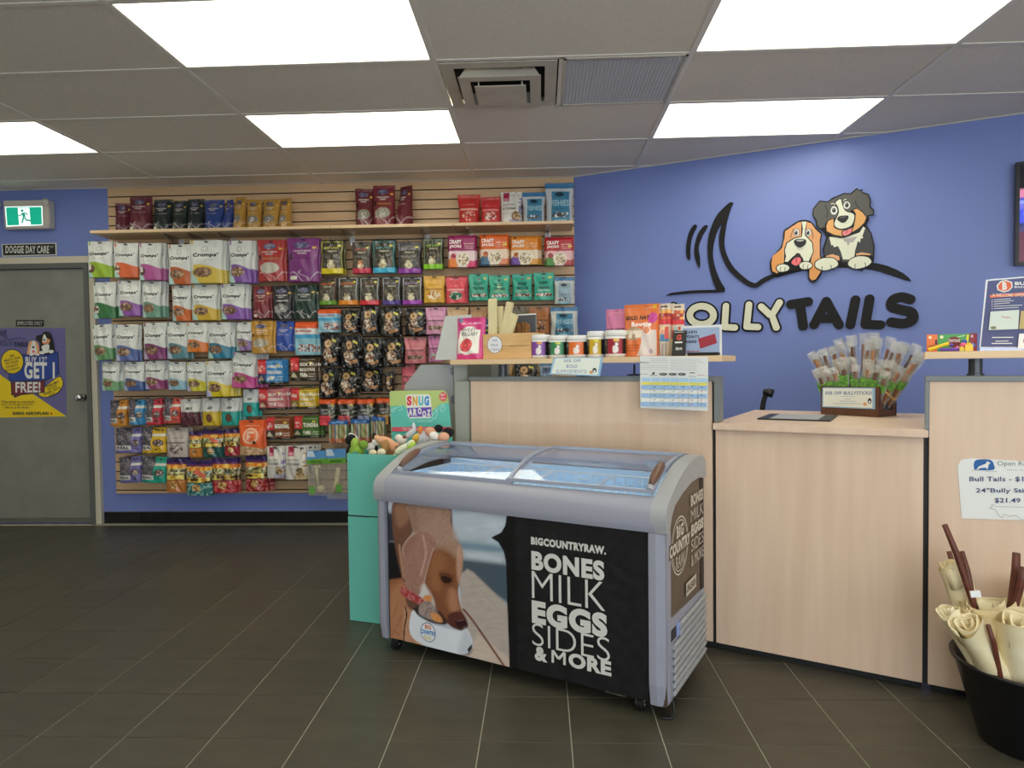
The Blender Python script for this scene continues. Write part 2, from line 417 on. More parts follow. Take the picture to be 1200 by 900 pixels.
# black tile baseboard
xd = onY(122, 560, DWALL)[0]
bb = st(MB().span((xd, DWALL-.004, 0), (.3, DWALL, .09)), 'baseboard_back', M_dark)
M_bt = mat('black_tile', S(30, 30, 30), .3, var=.2, vscale=20)
x = xd
while x < .28:
    x2 = min(x+.302, .29); MB().span((x, DWALL-.013, .001), (x2-.003, DWALL-.004, .092)).build('tile', M_bt, bb, bevel=.001, seg=1); x = x2
st(MB().span((xd, DWALL-.015, .092), (.29, DWALL-.002, .097)), 'trim_2', M_steel)

# ------------------------------------------------------------------ door, casing, signs
M_door = mat('door_paint', S(134, 134, 124), .42, var=.16, vscale=7, bump=.08, bscale=20)
M_frame = mat('door_frame_paint', S(96, 97, 94), .45)
M_cream = mat('cream_trim', S(205, 198, 176), .5)
xr = onY(105.5, 450, DWALL)[0]; xf = onY(111, 450, DWALL)[0]; xcz = onY(120.5, 560, DWALL)[0]; zt = onY(60, 316, DWALL)[2]; zf = onY(60, 309.5, DWALL)[2]; zc = onY(60, 301.5, DWALL)[2]
xl = xr-.92
m = MB(); m.span((xf, DWALL-.035, 0), (xcz, DWALL, zc)); m.span((-5, DWALL-.035, zf), (xf, DWALL, zc)); m.span((xl-.12, DWALL-.035, 0), (xl-.06, DWALL, zf))
st(m, 'trim_1', M_cream)
dr = st(MB().span((xl, DWALL-.022, .012), (xr, DWALL-.002, zt)), 'door_1', M_door, bevel=.002)
f = MB(); f.span((xr+.004, DWALL-.05, 0), (xf, DWALL, zf)); f.span((xl-.06, DWALL-.05, 0), (xl-.004, DWALL, zf)); f.span((xl-.004, DWALL-.05, zt+.004), (xr+.004, DWALL, zf)); f.build('door_frame', M_frame, dr)
MB().span((xl+.01, DWALL-.03, .014), (xr-.01, DWALL-.022, .05)).build('door_sweep', mat('worn_aluminium', S(150, 148, 138), .35, metal=.8), dr)
k = onY(95, 466, DWALL-.05); kb = MB()
Mx = rot(PI/2, 0, 0)
kb.lathe([(.033, 0), (.034, .008), (.012, .012), (.012, .035), (.022, .042), (.030, .055), (.028, .072), (.012, .080), (.0001, .081)], (k[0], DWALL-.022, k[2]), 24, Mx)
kb.build('door_knob', M_chrome, dr, smooth=True)
def plane_conv(O, ex, n, ox=0, oy=0, sc=1.0):
    O = np.array(O, float); ex = np.array(ex, float); n = np.array(n, float)
    def conv(x, y):
        P = onp(ox+x/sc, oy+y/sc, O, n); return (P-O) @ ex, P[2]-O[2]
    return conv
NB = np.array([0, -1., 0]); EXX = np.array([1., 0, 0])
def flat_board(name, corners_px, P0, ex, n, th, m, parent, ox=0, oy=0, sc=1.0, rad=0):
    """thin board whose outline is given on a wall plane"""
    cv = plane_conv(P0, ex, n, ox, oy, sc); pts = [cv(*c) for c in corners_px]
    return MB().prism(pts, P0, ex, (0, 0, 1), n, th).build(name, m, parent, bevel=rad)

# employees only plate
P0 = np.array([0, DWALL-.022, 0])
t = thing('door_plate', onY(35, 381, DWALL-.022), 'small black plate reading employees only on the grey door', 'sign')
flat_board('plate', [(19, 375), (51.5, 375), (51.5, 382.5), (19, 382.5)], P0, EXX, NB, .003, M_black, t)
s = Sheet(P0, EXX, NB, plane_conv(P0, EXX, NB), off=.0035); s.text('EMPLOYEES ONLY', 21, 381, 50, 376.6, S(200, 200, 190)); s.build('lettering', t)
# door poster
t = thing('door_poster', onY(38, 488, DWALL-.022), 'purple and yellow loyalty poster taped to the grey door', 'poster')
O = P0; sc = 8.18
cv = plane_conv(O, EXX, NB, 0, 380, sc)
flat_board('paper', [(-110, 35), (625, 35), (640, 882), (-110, 897)], O, EXX, NB, .001, mat('poster_purple', S(104, 100, 150), .4), t, 0, 380, sc)
s = Sheet(O, EXX, NB, cv, off=.0014)
Y_ = S(236, 205, 20); NV = S(28, 36, 60); BL = S(40, 70, 150)
s.poly([(-110, 430), (0, 480), (110, 560), (320, 670), (638, 882), (-110, 897)], Y_)
s.poly([(88, 300), (560, 262), (572, 480), (430, 545), (100, 550), (85, 520)], NV); s.poly([(95, 306), (553, 270), (563, 476), (425, 536), (107, 542), (92, 515)], BL)
s.ell(120, 358, 112, 120, NV); s.ell(120, 358, 104, 112, Y_)
s.poly([(560, 500), (600, 520), (610, 580), (560, 660), (450, 705), (360, 670), (430, 600)], NV, 4); s.poly([(560, 508), (594, 526), (602, 580), (555, 652), (450, 697), (372, 668), (436, 600)], Y_, 4)
s.poly([(105, 555), (435, 535), (432, 655), (200, 680), (140, 705), (135, 682), (112, 680)], NV); s.poly([(113, 562), (427, 543), (424, 648), (198, 672), (145, 690), (142, 675), (119, 673)], S(120, 40, 50))
s.text('BUY 12*', 248, 378, 455, 308, WHITE, .02); s.text('GET 1', 238, 522, 528, 362, WHITE, .035); s.text('FREE!', 152, 655, 392, 552, WHITE, .03)
for k_, w_ in enumerate(['ASK', 'ABOUT OUR', 'PET FOOD', 'LOYALTY', 'PROGRAM']): s.text(w_, 120-(25, 82, 62, 60, 74)[k_], 312+k_*33, 120+(25, 82, 62, 60, 74)[k_], 290+k_*33, NV, .02, rotd=-12)
for k_, w_ in enumerate(['AVAILABLE', 'ON MOST', 'FOODS - DRY &', 'RAW!']): s.text(w_, 505-(68, 50, 85, 32)[k_], 585+k_*32, 505+(68, 50, 85, 32)[k_], 563+k_*32, NV, .02, rotd=-24)
for k_, w_ in enumerate(['* Even better on some foods -', 'up to ten etc get one free!', 'Talk to us for details.']): s.text(w_, (15, 22, 48)[k_], 752+k_*27, (350, 320, 290)[k_], 730+k_*27, NV, .01)
s.text('EARN AEROPLAN', 130, 868, 470, 838, NV, .03); s.poly([(490, 855), (500, 840), (512, 855), (500, 868)], S(200, 50, 30))
s.text('JOLLY', -60, 212, 135, 170, S(70, 72, 110), .03); s.text('TAILS', 138, 212, 272, 168, NV, .04)
for P_, w_ in (([(15, 110), (12, 80), (28, 60)], 7), ([(35, 115), (30, 90), (40, 70)], 7), ([(-15, 158), (58, 158), (48, 100), (62, 55), (66, 110), (95, 150), (170, 130), (262, 150)], 5)): s.line(P_, w_, NV, 4)
# two small dogs on the poster
s.poly([(405, 100), (440, 70), (490, 85), (510, 130), (525, 200), (520, 280), (400, 285), (392, 180), (358, 150), (360, 110)], BLACK, 4)
s.poly([(432, 100), (452, 130), (490, 150), (470, 190), (420, 185), (415, 150)], S(225, 160, 105), 4); s.poly([(425, 110), (440, 98), (460, 150), (440, 172), (420, 160)], WHITE, 4)
s.poly([(410, 210), (480, 195), (470, 270), (430, 265)], WHITE, 4); s.ell(415, 272, 28, 16, WHITE); s.ell(500, 262, 26, 17, WHITE); s.ell(436, 150, 11, 8, BLACK); s.ell(450, 182, 12, 7, S(225, 100, 110))
s.poly([(270, 280), (285, 200), (300, 165), (345, 160), (378, 190), (388, 260), (385, 295), (280, 290)], S(226, 168, 110), 4); s.poly([(325, 165), (345, 165), (365, 250), (350, 285), (300, 280), (302, 230)], WHITE, 4)
s.ell(332, 220, 15, 9, BLACK); s.ell(333, 262, 14, 12, S(225, 90, 100)); s.ell(312, 292, 17, 11, WHITE); s.ell(372, 290, 17, 11, WHITE); s.ell(320, 190, 7, 9, WHITE); s.ell(352, 190, 7, 9, WHITE); s.ell(321, 192, 3, 5, BLACK); s.ell(353, 192, 3, 5, BLACK)
s.build('print', t, mat('poster_print', rough=.35, vcol=True))

# DOGGIE DAY CARE street sign and exit sign
P0 = np.array([0, DWALL, 0])
t = thing('street_sign', onY(34, 292, DWALL), 'black street style sign reading DOGGIE DAY CARE above the door', 'sign')
flat_board('plate', [(2, 286), (66.5, 284.5), (67, 299), (3, 301)], P0, EXX, NB, .004, mat('sign_white', S(205, 205, 195), .4), t, rad=.001)
s = Sheet(P0, EXX, NB, plane_conv(P0, EXX, NB), off=.0045); s.poly([(3.5, 287.2), (65, 285.8), (65.5, 298), (4.5, 299.6)], S(18, 28, 22))
s.text('DOGGIE DAY CARE', 7, 297, 58, 288, S(215, 215, 205), .03); s.text('CT', 59.5, 290.6, 63, 288.4, S(215, 215, 205), .02); s.build('print', t)
yb = DWALL-.07; P1 = np.array([0, yb, 0])
t = thing('exit_sign', onY(30, 270, DWALL), 'lit green running man exit sign in a white housing above the door', 'sign')
cv = plane_conv(P1, EXX, NB); hp = [cv(*c) for c in ((3, 235), (57, 234), (58, 267), (5, 268.5))]
M_house = mat('sign_housing', S(200, 195, 184), .45)
MB().prism(hp, P1, EXX, (0, 0, 1), -NB, .068).build('housing', M_house, t, bevel=.006)
s = Sheet(P1, EXX, NB, plane_conv(P1, EXX, NB, 0, 225, 10.588), off=.001)
GR = S(8, 140, 110)
s.poly([(62, 182), (525, 176), (532, 412), (82, 430)], S(225, 245, 240)); s.poly([(75, 192), (515, 186), (522, 403), (92, 416)], GR)
s.poly([(222, 198), (365, 196), (385, 410), (240, 412)], S(225, 240, 240))
G2 = S(10, 120, 100); s.ell(277, 232, 17, 17, G2)
s.line([(232, 292), (262, 288), (280, 262), (318, 262), (348, 285)], 14, G2); s.line([(290, 265), (305, 310)], 36, G2); s.line([(298, 310), (275, 385)], 20, G2); s.line([(312, 315), (325, 348), (395, 358)], 20, G2)
s.build('lit_panel', t, mat('lit_green', rough=.4, vcol=True))
_m = MATS['lit_green']; _n = _m.node_tree; _a = [x for x in _n.nodes if x.type == 'ATTRIBUTE'][0]; _n.links.new(_a.outputs['Color'], _n.nodes['Principled BSDF'].inputs['Emission Color']); _n.nodes['Principled BSDF'].inputs['Emission Strength'].default_value = .55
c = onY(54, 237, yb); MB().lathe([(.028, 0), (.03, .012), (.018, .02), (.0001, .022)], (c[0], yb+.002, c[2]), 20, Mx).build('test_button', M_house, t, smooth=True)
c2 = onY(0, 240, yb)
MB().lathe([(.028, 0), (.03, .012), (.018, .02), (.0001, .022)], (onY(-3, 240, yb)[0], yb+.002, c2[2]), 20, Mx).build('lamp_head', M_house, t, smooth=True)
# ------------------------------------------------------------------ slatwall with its slats and hooks
sx0, sx1 = onY(130.5, 300, DWALL)[0]+.0, onY(673, 300, DWALL)[0]
sz0 = onY(200, 577.5, DWALL)[2]
slat = thing('slatwall_panel', ((sx0+sx1)/2, DWALL, sz0), 'maple slatwall display panel covering the back wall behind the treat bags', 'display panel')
MB().span((sx0, DWALL-.012, sz0), (sx1, DWALL-.001, CEIL-.004)).build('backing', M_dark, slat)
z = CEIL-.004; n = 0
while z > sz0+.01:
    z2 = max(z-.0762, sz0)
    MB().span((sx0, DWALL-.026, z2+.009 if z2 > sz0 else z2), (sx1, DWALL-.012, z)).build('slat', M_slat, slat, bevel=.0015, seg=1)
    z = z2
YB = DWALL-.026
M_hook = mat('hook_wire', S(140, 140, 142), .4, metal=.7)
SHZ = 2.310; SHD = .30
# ------------------------------------------------------------------ wall shelf boards
bx = [105, 244, 387, 531, 673]; nmw = ['leftmost', 'second from the left', 'third from the left', 'rightmost']
for k in range(4):
    a, b = onY(bx[k], 268, YB-SHD)[0], onY(bx[k+1], 264, YB-SHD)[0]-.004
    if k == 0: a = onY(105, 268, YB-SHD)[0]
    t = thing('wall_shelf', ((a+b)/2, YB, SHZ), 'maple shelf board above the hanging bags, %s of four end to end' % nmw[k], 'shelf', 'wall shelf boards')
    MB().span((a, YB-SHD, SHZ-.022), (b, YB, SHZ)).build('board', M_edge, t, bevel=.002)
    for px in {0: (211, 238), 1: (272, 352), 2: (412, 500), 3: (551, 642)}[k]:
        x = onY(px, 275, YB-.02)[0]; x = min(max(x, a+.03), b-.03)
        m = MB(); m.prism([(0, 0), (-.26, 0), (-.26, -.012), (-.03, -.085), (0, -.085)], (x-.002, YB, SHZ-.0225), (0, 1, 0), (0, 0, 1), (1, 0, 0), .004)
        m.span((x-.022, YB-.004, SHZ-.10), (x+.022, YB, SHZ-.03)); m.build('bracket', M_steel, t)

# ------------------------------------------------------------------ printed pouches
def G(c, k=.98):
    c = np.array(srgb(c, k)); g = c @ np.array([.25, .6, .15]); return g+(c-g)*.98
class Paint:
    def __init__(s, U, V, base, asp, seed=0):
        s.U, s.V = U, V; s.C = np.tile(G(base), (len(U), 1)); s.asp = asp; s.seed = seed
    def m(s, mask, c, a=1.0):
        c = G(c) if not isinstance(c, np.ndarray) else c; w = np.clip(mask.astype(float), 0, 1)[:, None]*a; s.C = s.C*(1-w)+c*w
    def rect(s, x0, y0, x1, y1, c, a=1.0): s.m((s.U >= x0) & (s.U <= x1) & (s.V >= y0) & (s.V <= y1), c, a)
    def ell(s, cx, cy, rx, ry, c, a=1.0): s.m(((s.U-cx)/rx)**2+((s.V-cy)/ry)**2 < 1, c, a)
    def ring(s, cx, cy, rx, ry, c, w=.25):
        d = np.sqrt(((s.U-cx)/rx)**2+((s.V-cy)/ry)**2); s.m((d < 1) & (d > 1-w), c)
    def noise(s, sc, sd=0):
        i = np.floor(s.U*sc*s.asp+.01).astype(int); j = np.floor(s.V*sc+.01).astype(int)
        h = np.sin(i*127.1+j*311.7+(s.seed+sd)*74.7)*43758.5453; return h-np.floor(h)
    def spk(s, mask, cols, sc=22, sd=0):
        n = s.noise(sc, sd)
        for k, c in enumerate(cols): s.m(mask & (n >= k/len(cols)) & (n < (k+1)/len(cols)), c)
    def espk(s, cx, cy, rx, ry, cols, sc=22): s.spk(((s.U-cx)/rx)**2+((s.V-cy)/ry)**2 < 1, cols, sc)
    def rspk(s, x0, y0, x1, y1, cols, sc=22): s.spk((s.U >= x0) & (s.U <= x1) & (s.V >= y0) & (s.V <= y1), cols, sc)
    def lines(s, x0, x1, y, h, c, a=.8):
        s.m((s.U >= x0) & (s.U <= x1) & (np.abs(s.V-y) < h/2) & (s.noise(40, 3) > .25), c, a)
BROWN = ['7a5a44', '9a7858', '5c4032', 'c0a484', '8a6a50']
def st_crumps(p, L, band, win='oval', tint='b4d8cc', **k):
    w = .36+.07*np.sin(p.U*3.4+.6)
    p.m((p.V < w) & (p.U > .22-.25*p.V), band); p.m((p.V < w*1.0) & (p.U <= .30-.55*p.V) & (p.V < .30), tint)
    if win == 'oval':
        p.ell(.42, .25, .33, .135, band); p.espk(.42, .25, .29, .115, BROWN)
    else: p.espk(.20, .24, .15, .11, ['8a5a48', '5a4038', 'e8e4dc'], 14)
    p.rect(.04, .90, .10, 1, band); p.lines(.2, .8, .535, .02, '9aa09c', .6); p.lines(.25, .72, .50, .02, '9aa09c', .5)
    p.ring(.45, .80, .10, .07, 'b4b8b2', .3)
    L.append(("Crumps'", .09, .585, .88, .705, '181a20', .045))
def st_barn(p, L, ink='d8d0cc', win=None, num=None, top='5a5a80', **k):
    p.spk(((p.U-.45)/.24)**2+((p.V-.84)/.07)**2 < 1, [top, '8a8aa0', '50506c'], 26)
    if win: p.ell(.48, .32, .36, .13, win); p.espk(.48, .30, .14, .09, [win, 'c8c4bc'], 24)
    p.m((np.abs(p.U-.52-.15*np.sin(p.V*22)) < .025) & (p.V < .27) & (p.V > .04), ink, .7)
    p.m((np.abs(p.V-.10-.12*np.sin(p.U*8)) < .014) & (p.U > .1), ink, .6)
    p.rect(.80, .76, .92, .80, 'e8c050')
    if k.get('stick'): p.rect(.10, .05, .32, .13, 'd8dcc0')
    L.append(('NORTHERN', .20, .685, .74, .725, ink, .03)); L.append(('BAKED', .33, .63, .62, .67, ink, .03))
    if num: L.append((num, .06, .50, .17, .63, '181414', .06)); L.append(('INGREDIENTS', .2, .52, .84, .56, k.get('numc', 'b09040'), .03))
    else: p.lines(.2, .8, .54, .03, ink, .35)
def st_frame(p, L, band, frame='8a8a70', title='c8c060', tag_='d8d0a8', **k):
    edge = (np.minimum(p.U, 1-p.U) < .09) | (p.V > .93); inner = (np.minimum(p.U, 1-p.U) < .04) | (p.V > .965)
    p.m(edge & ~inner & (p.V > .16), frame); p.m(inner, '30342c')
    p.rspk(.14, .55, .86, .90, ['38382e', '4c483e', '5c5848', '3a3830'], 24)
    p.spk((p.U > .1) & (p.U < .9) & (p.V > .18) & (p.V < .55), ['3c3a34', '4a4640', '686050'], 18)
    p.rect(.02, 0, .98, .16, band); p.espk(.48, .24, .17, .10, [tag_, 'e8e0c4', 'b8a880'], 20); p.rspk(.35, .34, .62, .40, [tag_, '8a7850'], 20)
    p.rect(.74, .80, .88, .85, 'e4e058') if k.get('price', 1) else None
    L.append((k.get('t1', 'BEEF LIVER'), .16, .73, .80, .80, title, .03)); L.append((k.get('t2', 'TREATS'), .30, .63, .74, .69, 'd0ccb8', .03))
def st_craft(p, L, col='9a4030', wash='f0d8c8', blob='d06050', blob2='e09060', food='e8dcc0', **k):
    p.rect(0, 0, 1, .50, wash); w = .20+.10*np.sin(p.U*9); p.m((p.V < w) & (p.U < .34), blob); p.m((p.V < .24+.06*np.cos(p.U*11)) & (p.U > .66), blob2)
    p.espk(.20, .34, .09, .09, [blob2, col], 20); p.ell(.52, .23, .23, .22, 'efe6d6'); p.espk(.52, .23, .20, .19, [food, 'c8b088', 'f4ecd8', '8a7850'], 22)
    p.rect(.13, .90, .21, .97, '5c3040'); p.lines(.56, .92, .72, .03, 'f0e0d0', .7); p.lines(.56, .90, .64, .025, 'f0e0d0', .5); p.lines(.56, .88, .58, .025, 'f0e0d0', .5)
    L.append(('CRAFT', .06, .72, .48, .84, 'f4ece4', .05)); L.append(('JACKS', .07, .58, .48, .69, 'f4ece4', .05))
    p.rect(.80, .62, .92, .68, 'ecd850') if k.get('price', 1) else None
def st_teal(p, L, t1='POCKET', t2='TRAINERS', blot=0, **k):
    p.ell(.5, .80, .09, .055, '284048'); p.ring(.5, .80, .075, .045, 'a8d0c0'); p.rect(.74, .80, .90, .87, 'd8d070')
    p.rect(.18, .33, .82, .37, '60b090' if not k.get('bar') else k['bar']); p.rspk(.12, .14, .92, .25, ['6a3a30', 'e0d4c8', '383030', 'a86a50', 'e8e0d8'], 22)
    if blot: p.m((np.abs(p.U-.5-.2*(p.V-.5)) < .10) & (p.V > .40) & (p.V < .68), 'b8e8b8')
    L.append((t1, .26, .55, .72, .68, '20383c', .04)); L.append((t2, .22, .40, .80, .51, '20383c', .04))
def st_fish(p, L, **k):
    p.rect(0, .86, 1, 1, '3a78a8'); p.m((p.U > .16+.08*p.V) & (p.U < .88-.02*p.V) & (p.V < .78) & (p.V > 0), k.get('panel', '3c80a0'))
    p.espk(.50, .70, .16, .06, ['182c38', '24404c'], 20); p.rspk(.20, .12, .82, .24, ['e0e0dc', '4c3834', '3c80a0', '2c2c30'], 22); p.rect(.3, .0, .75, .06, '88b8c8')
    L.append(('FISHIES', .16, .40, .86, .56, 'a8ccd8', .02)); p.lines(.3, .7, .33, .03, '204858', .6)
def st_flat(p, L, ink='443038', photo=('8a6a50', 'c8a890', '5c4038'), lab='', win=1, **k):
    p.rect(0, .88, 1, .90, ink, .25); p.lines(.15, .85, .93, .03, ink, .5); p.lines(.2, .8, .66, .03, ink, .5); p.rect(.08, .47, .92, .53, ink, .75)
    if win == 1: p.rspk(.14, .16, .88, .32, list(photo), 22)
    elif win == 2: p.espk(.5, .28, .32, .16, list(photo), 18)
    p.lines(.2, .8, .40, .03, ink, .4)
def st_blackdog(p, L, **k):
    n = p.noise(26, 9); p.m(n > .88, '50504c'); p.m((n > .97), 'b0b0a8')
    s_ = k.get('dx', 0); p.espk(.42+s_, .36, .24, .20, ['9a7458', 'd8c4a8', '7a5444', 'b89474', 'e4dccc', '5a4034'], 20)
    p.ell(.42+s_, .70, .19, .14, 'c4a070'); p.ring(.42+s_, .70, .19, .14, 'a07848', .18); p.espk(.42+s_, .70, .07, .05, ['6a4a30', '8a6a44'], 24)
    p.m((np.abs(p.V-.17-.2*(p.U-.6)) < .055) & (p.U > .44) & (p.U < .86), 'b8875a'); p.m((np.abs(p.V-.80+.3*(p.U-.7)) < .04) & (p.U > .62) & (p.U < .84), 'd8d060')
def st_real(p, L, col, two=0, **k):
    c = k.get('cut', .52); p.rspk(0, .12, c, 1, ['4a444c', '6c666c', '8c868a', '3c383e', '58525a'], 24); p.rect(0, .12, c, .30, 'e0ddd6'); p.rect(0, 0, c, .12, col)
    p.rect(c, 0, 1, 1, col); p.rect(c, .66, 1, .76, 'dcd8cc'); x = (c+1)/2; p.espk(x, .90, (1-c)*.35, .05, ['302c2c', col], 20)
    p.ell(x, .40, (1-c)*.40, .14, '503c38'); p.espk(x, .40, (1-c)*.32, .11, ['6a4a3c', 'c0b4a8', '4c3830'], 22); p.espk(x, .15, (1-c)*.25, .05, ['403028', col], 18)
    L.append(('REAL', c*.16, .155, c*.90, .265, '383838', .05))
def st_half(p, L, bot, **k):
    p.rect(0, 0, 1, .52, bot); p.espk(.5, .28, .18, .16, ['6a4438', '8a5a44', '4a342c'], 18); p.lines(.25, .75, .47, .03, '2a2a2a', .5)
    p.rspk(.35, .60, .65, .70, ['404444', '909490'], 24); p.lines(.3, .7, .9, .03, '505454', .5)
    if k.get('spk'): p.rspk(0, 0, 1, .52, [bot, '3c2028', '7a4450'], 20)
def st_kit(p, L, dark, t1, t2, **k):
    c = .36; p.rect(0, 0, c, .42, dark); p.rect(0, .42, c, 1, 'd83c3c'); p.espk(.18, .62, .12, .13, ['f0c8c0', 'd83c3c'], 16)
    p.m((np.abs(p.U-.18) < .12*(1-(p.V-.14)/.22)) & (p.V > .14) & (p.V < .36), 'b8a888'); p.rect(0, 0, 1, .09, '20201e'); p.lines(.66, .95, .05, .03, 'c0bcb4', .8)
    p.lines(.42, .92, .90, .03, 'd8d4c8', .5); p.rspk(.40, .16, .66, .32, ['ece8d8', 'ece8d8', k.get('bg', dark)], 26); p.lines(.70, .94, .28, .04, 'ece8d8', .7); p.lines(.70, .94, .18, .04, 'ece8d8', .8)
    if not k.get('reg'): L.append((t1, .40, .62, .40+.09*len(t1), .76, 'f0ecdc', .04))
    if not k.get('reg'): L.append((t2, .40, .40, min(.95, .40+.075*len(t2)), .54, 'f0ecdc', .04))
    p.rect(.72, .72, .84, .80, 'e8d050')
def st_sunset(p, L, bot='28605c', **k):
    p.rect(0, .88, 1, 1, '3a2860'); p.rect(0, .80, 1, .88, '6a3060'); p.rspk(0, .70, 1, .82, ['e89a30', 'd87028', 'f0c050'], 14)
    p.rspk(0, .54, 1, .70, ['c8c880', '6a7848', '3c3c30', 'a89458', k.get('fish', 'd8d0b0')], 18); p.rspk(.04, .38, .96, .52, ['e8d050', 'f0e070', 'c89838', '503820'], 12)
    p.rspk(0, 0, 1, .36, [bot, bot, k.get('b2', bot)], 18); p.espk(.45, .22, .17, .11, ['d0a060', '8a6030', 'e8c888'], 20)
    if k.get('fish'): p.m((np.abs(p.V-.66+.35*(p.U-.45)) < .07) & (p.U > .35) & (p.U < .8), 'd86a50')
def st_zorange(p, L, **k):
    p.ell(.5, .55, .30, .22, 'f0a880', .5); p.ring(.5, .55, .32, .23, 'f4c8a8', .2); p.espk(.5, .56, .2, .14, ['f4d0b8', 'f07038'], 16)
    p.spk(p.V < .30-.12*p.U, ['c8a078', 'b08860', 'dcc098'], 20); p.ell(.66, .36, .07, .05, '503028'); p.lines(.2, .8, .85, .02, 'f8d8c0', .6)
def st_honest(p, L, sq='a82848', food='b08860', side='8080b0', **k):
    p.rect(.14, .70, .42, .98, sq); p.rect(.17, .72, .39, .80, 'd890a0'); p.espk(.74, .92, .14, .05, ['503040', 'e8e4dc'], 20)
    p.espk(.75, .22, .20, .16, [food, '5c5044', 'd8c090', '8a7a50'], 20); p.m((p.V < .12) & (p.U > .45), side, .7); p.rspk(.88, .3, 1, .8, [side, 'e8e4dc'], 16)
    L.append(("GOAT'S MILK", .12, .55, .72, .62, '484848', .03)); L.append(("N' COOKIES", .12, .43, .76, .51, '484848', .03)); p.lines(.15, .7, .32, .02, '909090', .6)
def st_tray(p, L, lab, **k):
    p.rect(0, .80, 1, .97, 'e8602c'); p.rspk(.60, .30, 1, .78, ['4c5048', '8a8c80', '303430', 'b8b8a8'], 20); p.rect(.04, .02, .72, .37, lab); p.rect(.04, .02, .12, .37, '8a3030', .5); p.rect(.78, .72, .92, .82, 'e0b040')
    p.lines(.18, .68, .26, .04, '303030', .5); p.lines(.18, .68, .16, .04, '303030', .5)
    L.append(('RAWHIDE', .22, .53, .72, .62, 'd8d4cc', .05)); L.append(('CHEWS', .26, .41, .70, .50, 'd8d4cc', .05))
def st_ol(p, L, **k):
    p.rect(0, .80, 1, 1, 'e8602c'); p.rect(0, .62, 1, .80, 'dcdcd8' if k.get('b') else '9cc8d8'); p.lines(.1, .8, .72, .06, 'b02830', .9); p.rect(0, .50, 1, .62, '40a0c8')
    p.rspk(.2 if k.get('b') else .35, .10, .98, .32 if k.get('b') else .42, ['a86a58', '7a4438', 'e0c8b8', 'a8d0dc'], 18)
def st_sticks(p, L, **k):
    
    for i, c in enumerate(['8a9a70', 'b8c090', '586840', 'c87850', '507090', 'd0c8a8', '6a7850', 'c0b080', '88a050', 'a86848', 'c8d0b0', '607860']): p.m((p.U >= i/12) & (p.U < (i+.8)/12), c); p.rect(0, .80, 1, 1, '2c5ca0'); p.espk(.5, .88, .3, .06, ['70a8d8', '2c5ca0'], 18)
    p.m((p.V < .2), 'a83838' if k.get('r') else 'c06038', .7)
def st_frost(p, L, **k):
    p.ell(.5, .45, .38, .34, 'f0ece0'); p.rect(.12, .14, .88, .70, 'f0ece0'); p.m((np.abs(p.U-.5) > .38) & (p.V > .1), 'd8488c')
    p.espk(.46, .34, .22, .16, ['d84850', 'e86060', 'c03840'], 16); p.rect(.06, .90, .22, .985, '6888a0'); p.lines(.2, .9, .86, .03, 'f4c8dc', .9); p.lines(.3, .7, .14, .02, 'a08080', .5)
    L.append(('WILEY', .28, .67, .74, .75, '343030', .012)); L.append(('WALLABY', .20, .56, .82, .655, '343030', .012))
def st_bold(p, L, **k):
    p.lines(.1, .9, .93, .012, 'f8c8b0', .6)
    if k.get('big'):
        p.m((p.U > .45+.15*np.sin(p.V*6)) & (p.V < .50) & (p.V > .02) & (p.U < .97), 'd8ccc4'); p.espk(.34, .44, .26, .13, ['e8d8c4', 'b89878', 'c8c8a0'], 14); p.ell(.72, .50, .11, .085, 'd88860'); p.ring(.72, .50, .11, .085, 'f0d8c8', .2)
        p.ell(.85, .73, .13, .10, 'c83c90'); p.lines(.1, .55, .22, .02, '803020', .7); p.lines(.1, .5, .17, .02, '803020', .7); p.lines(.1, .5, .12, .02, '803020', .7); p.rect(.82, .91, .93, .98, 'e8b830'); p.ell(.85, .10, .05, .05, 'a8989c')
        L.append(('BOLD. NAT', .08, .70, .76, .78, '302020', .05)); L.append(('Bowtie', .26, .57, .84, .66, 'f4e8e0', .05))
    else: L.append(('BOLD. NATURAL', .08, .52, 1.5*.64, .60, '302830', .04)); L.append(('Bullies', .34, .32, .90, .42, 'f4dce8', .04))
def st_tube(p, L, **k):
    p.rect(.25, .93, .75, .955, '383030'); p.rspk(0, .70, 1, .88, ['d86848', 'e8d8b8', 'a83c40', 'f0b050'], 16); p.rect(0, .60, 1, .70, 'd83c44'); p.rspk(.10, .28, .90, .56, ['e8a890', 'b8d0c8', '4888b8', 'f0d8a0', 'd8503c'], 12)
    p.rect(.2, 0, .8, .25, 'a89c90'); p.rect(.34, 0, .44, .25, 'e0dcd4'); p.rect(.6, 0, .66, .25, 'e0dcd4')
    L.append(('GRIZZLY', .06, .75, .94, .82, 'c03838', .04))

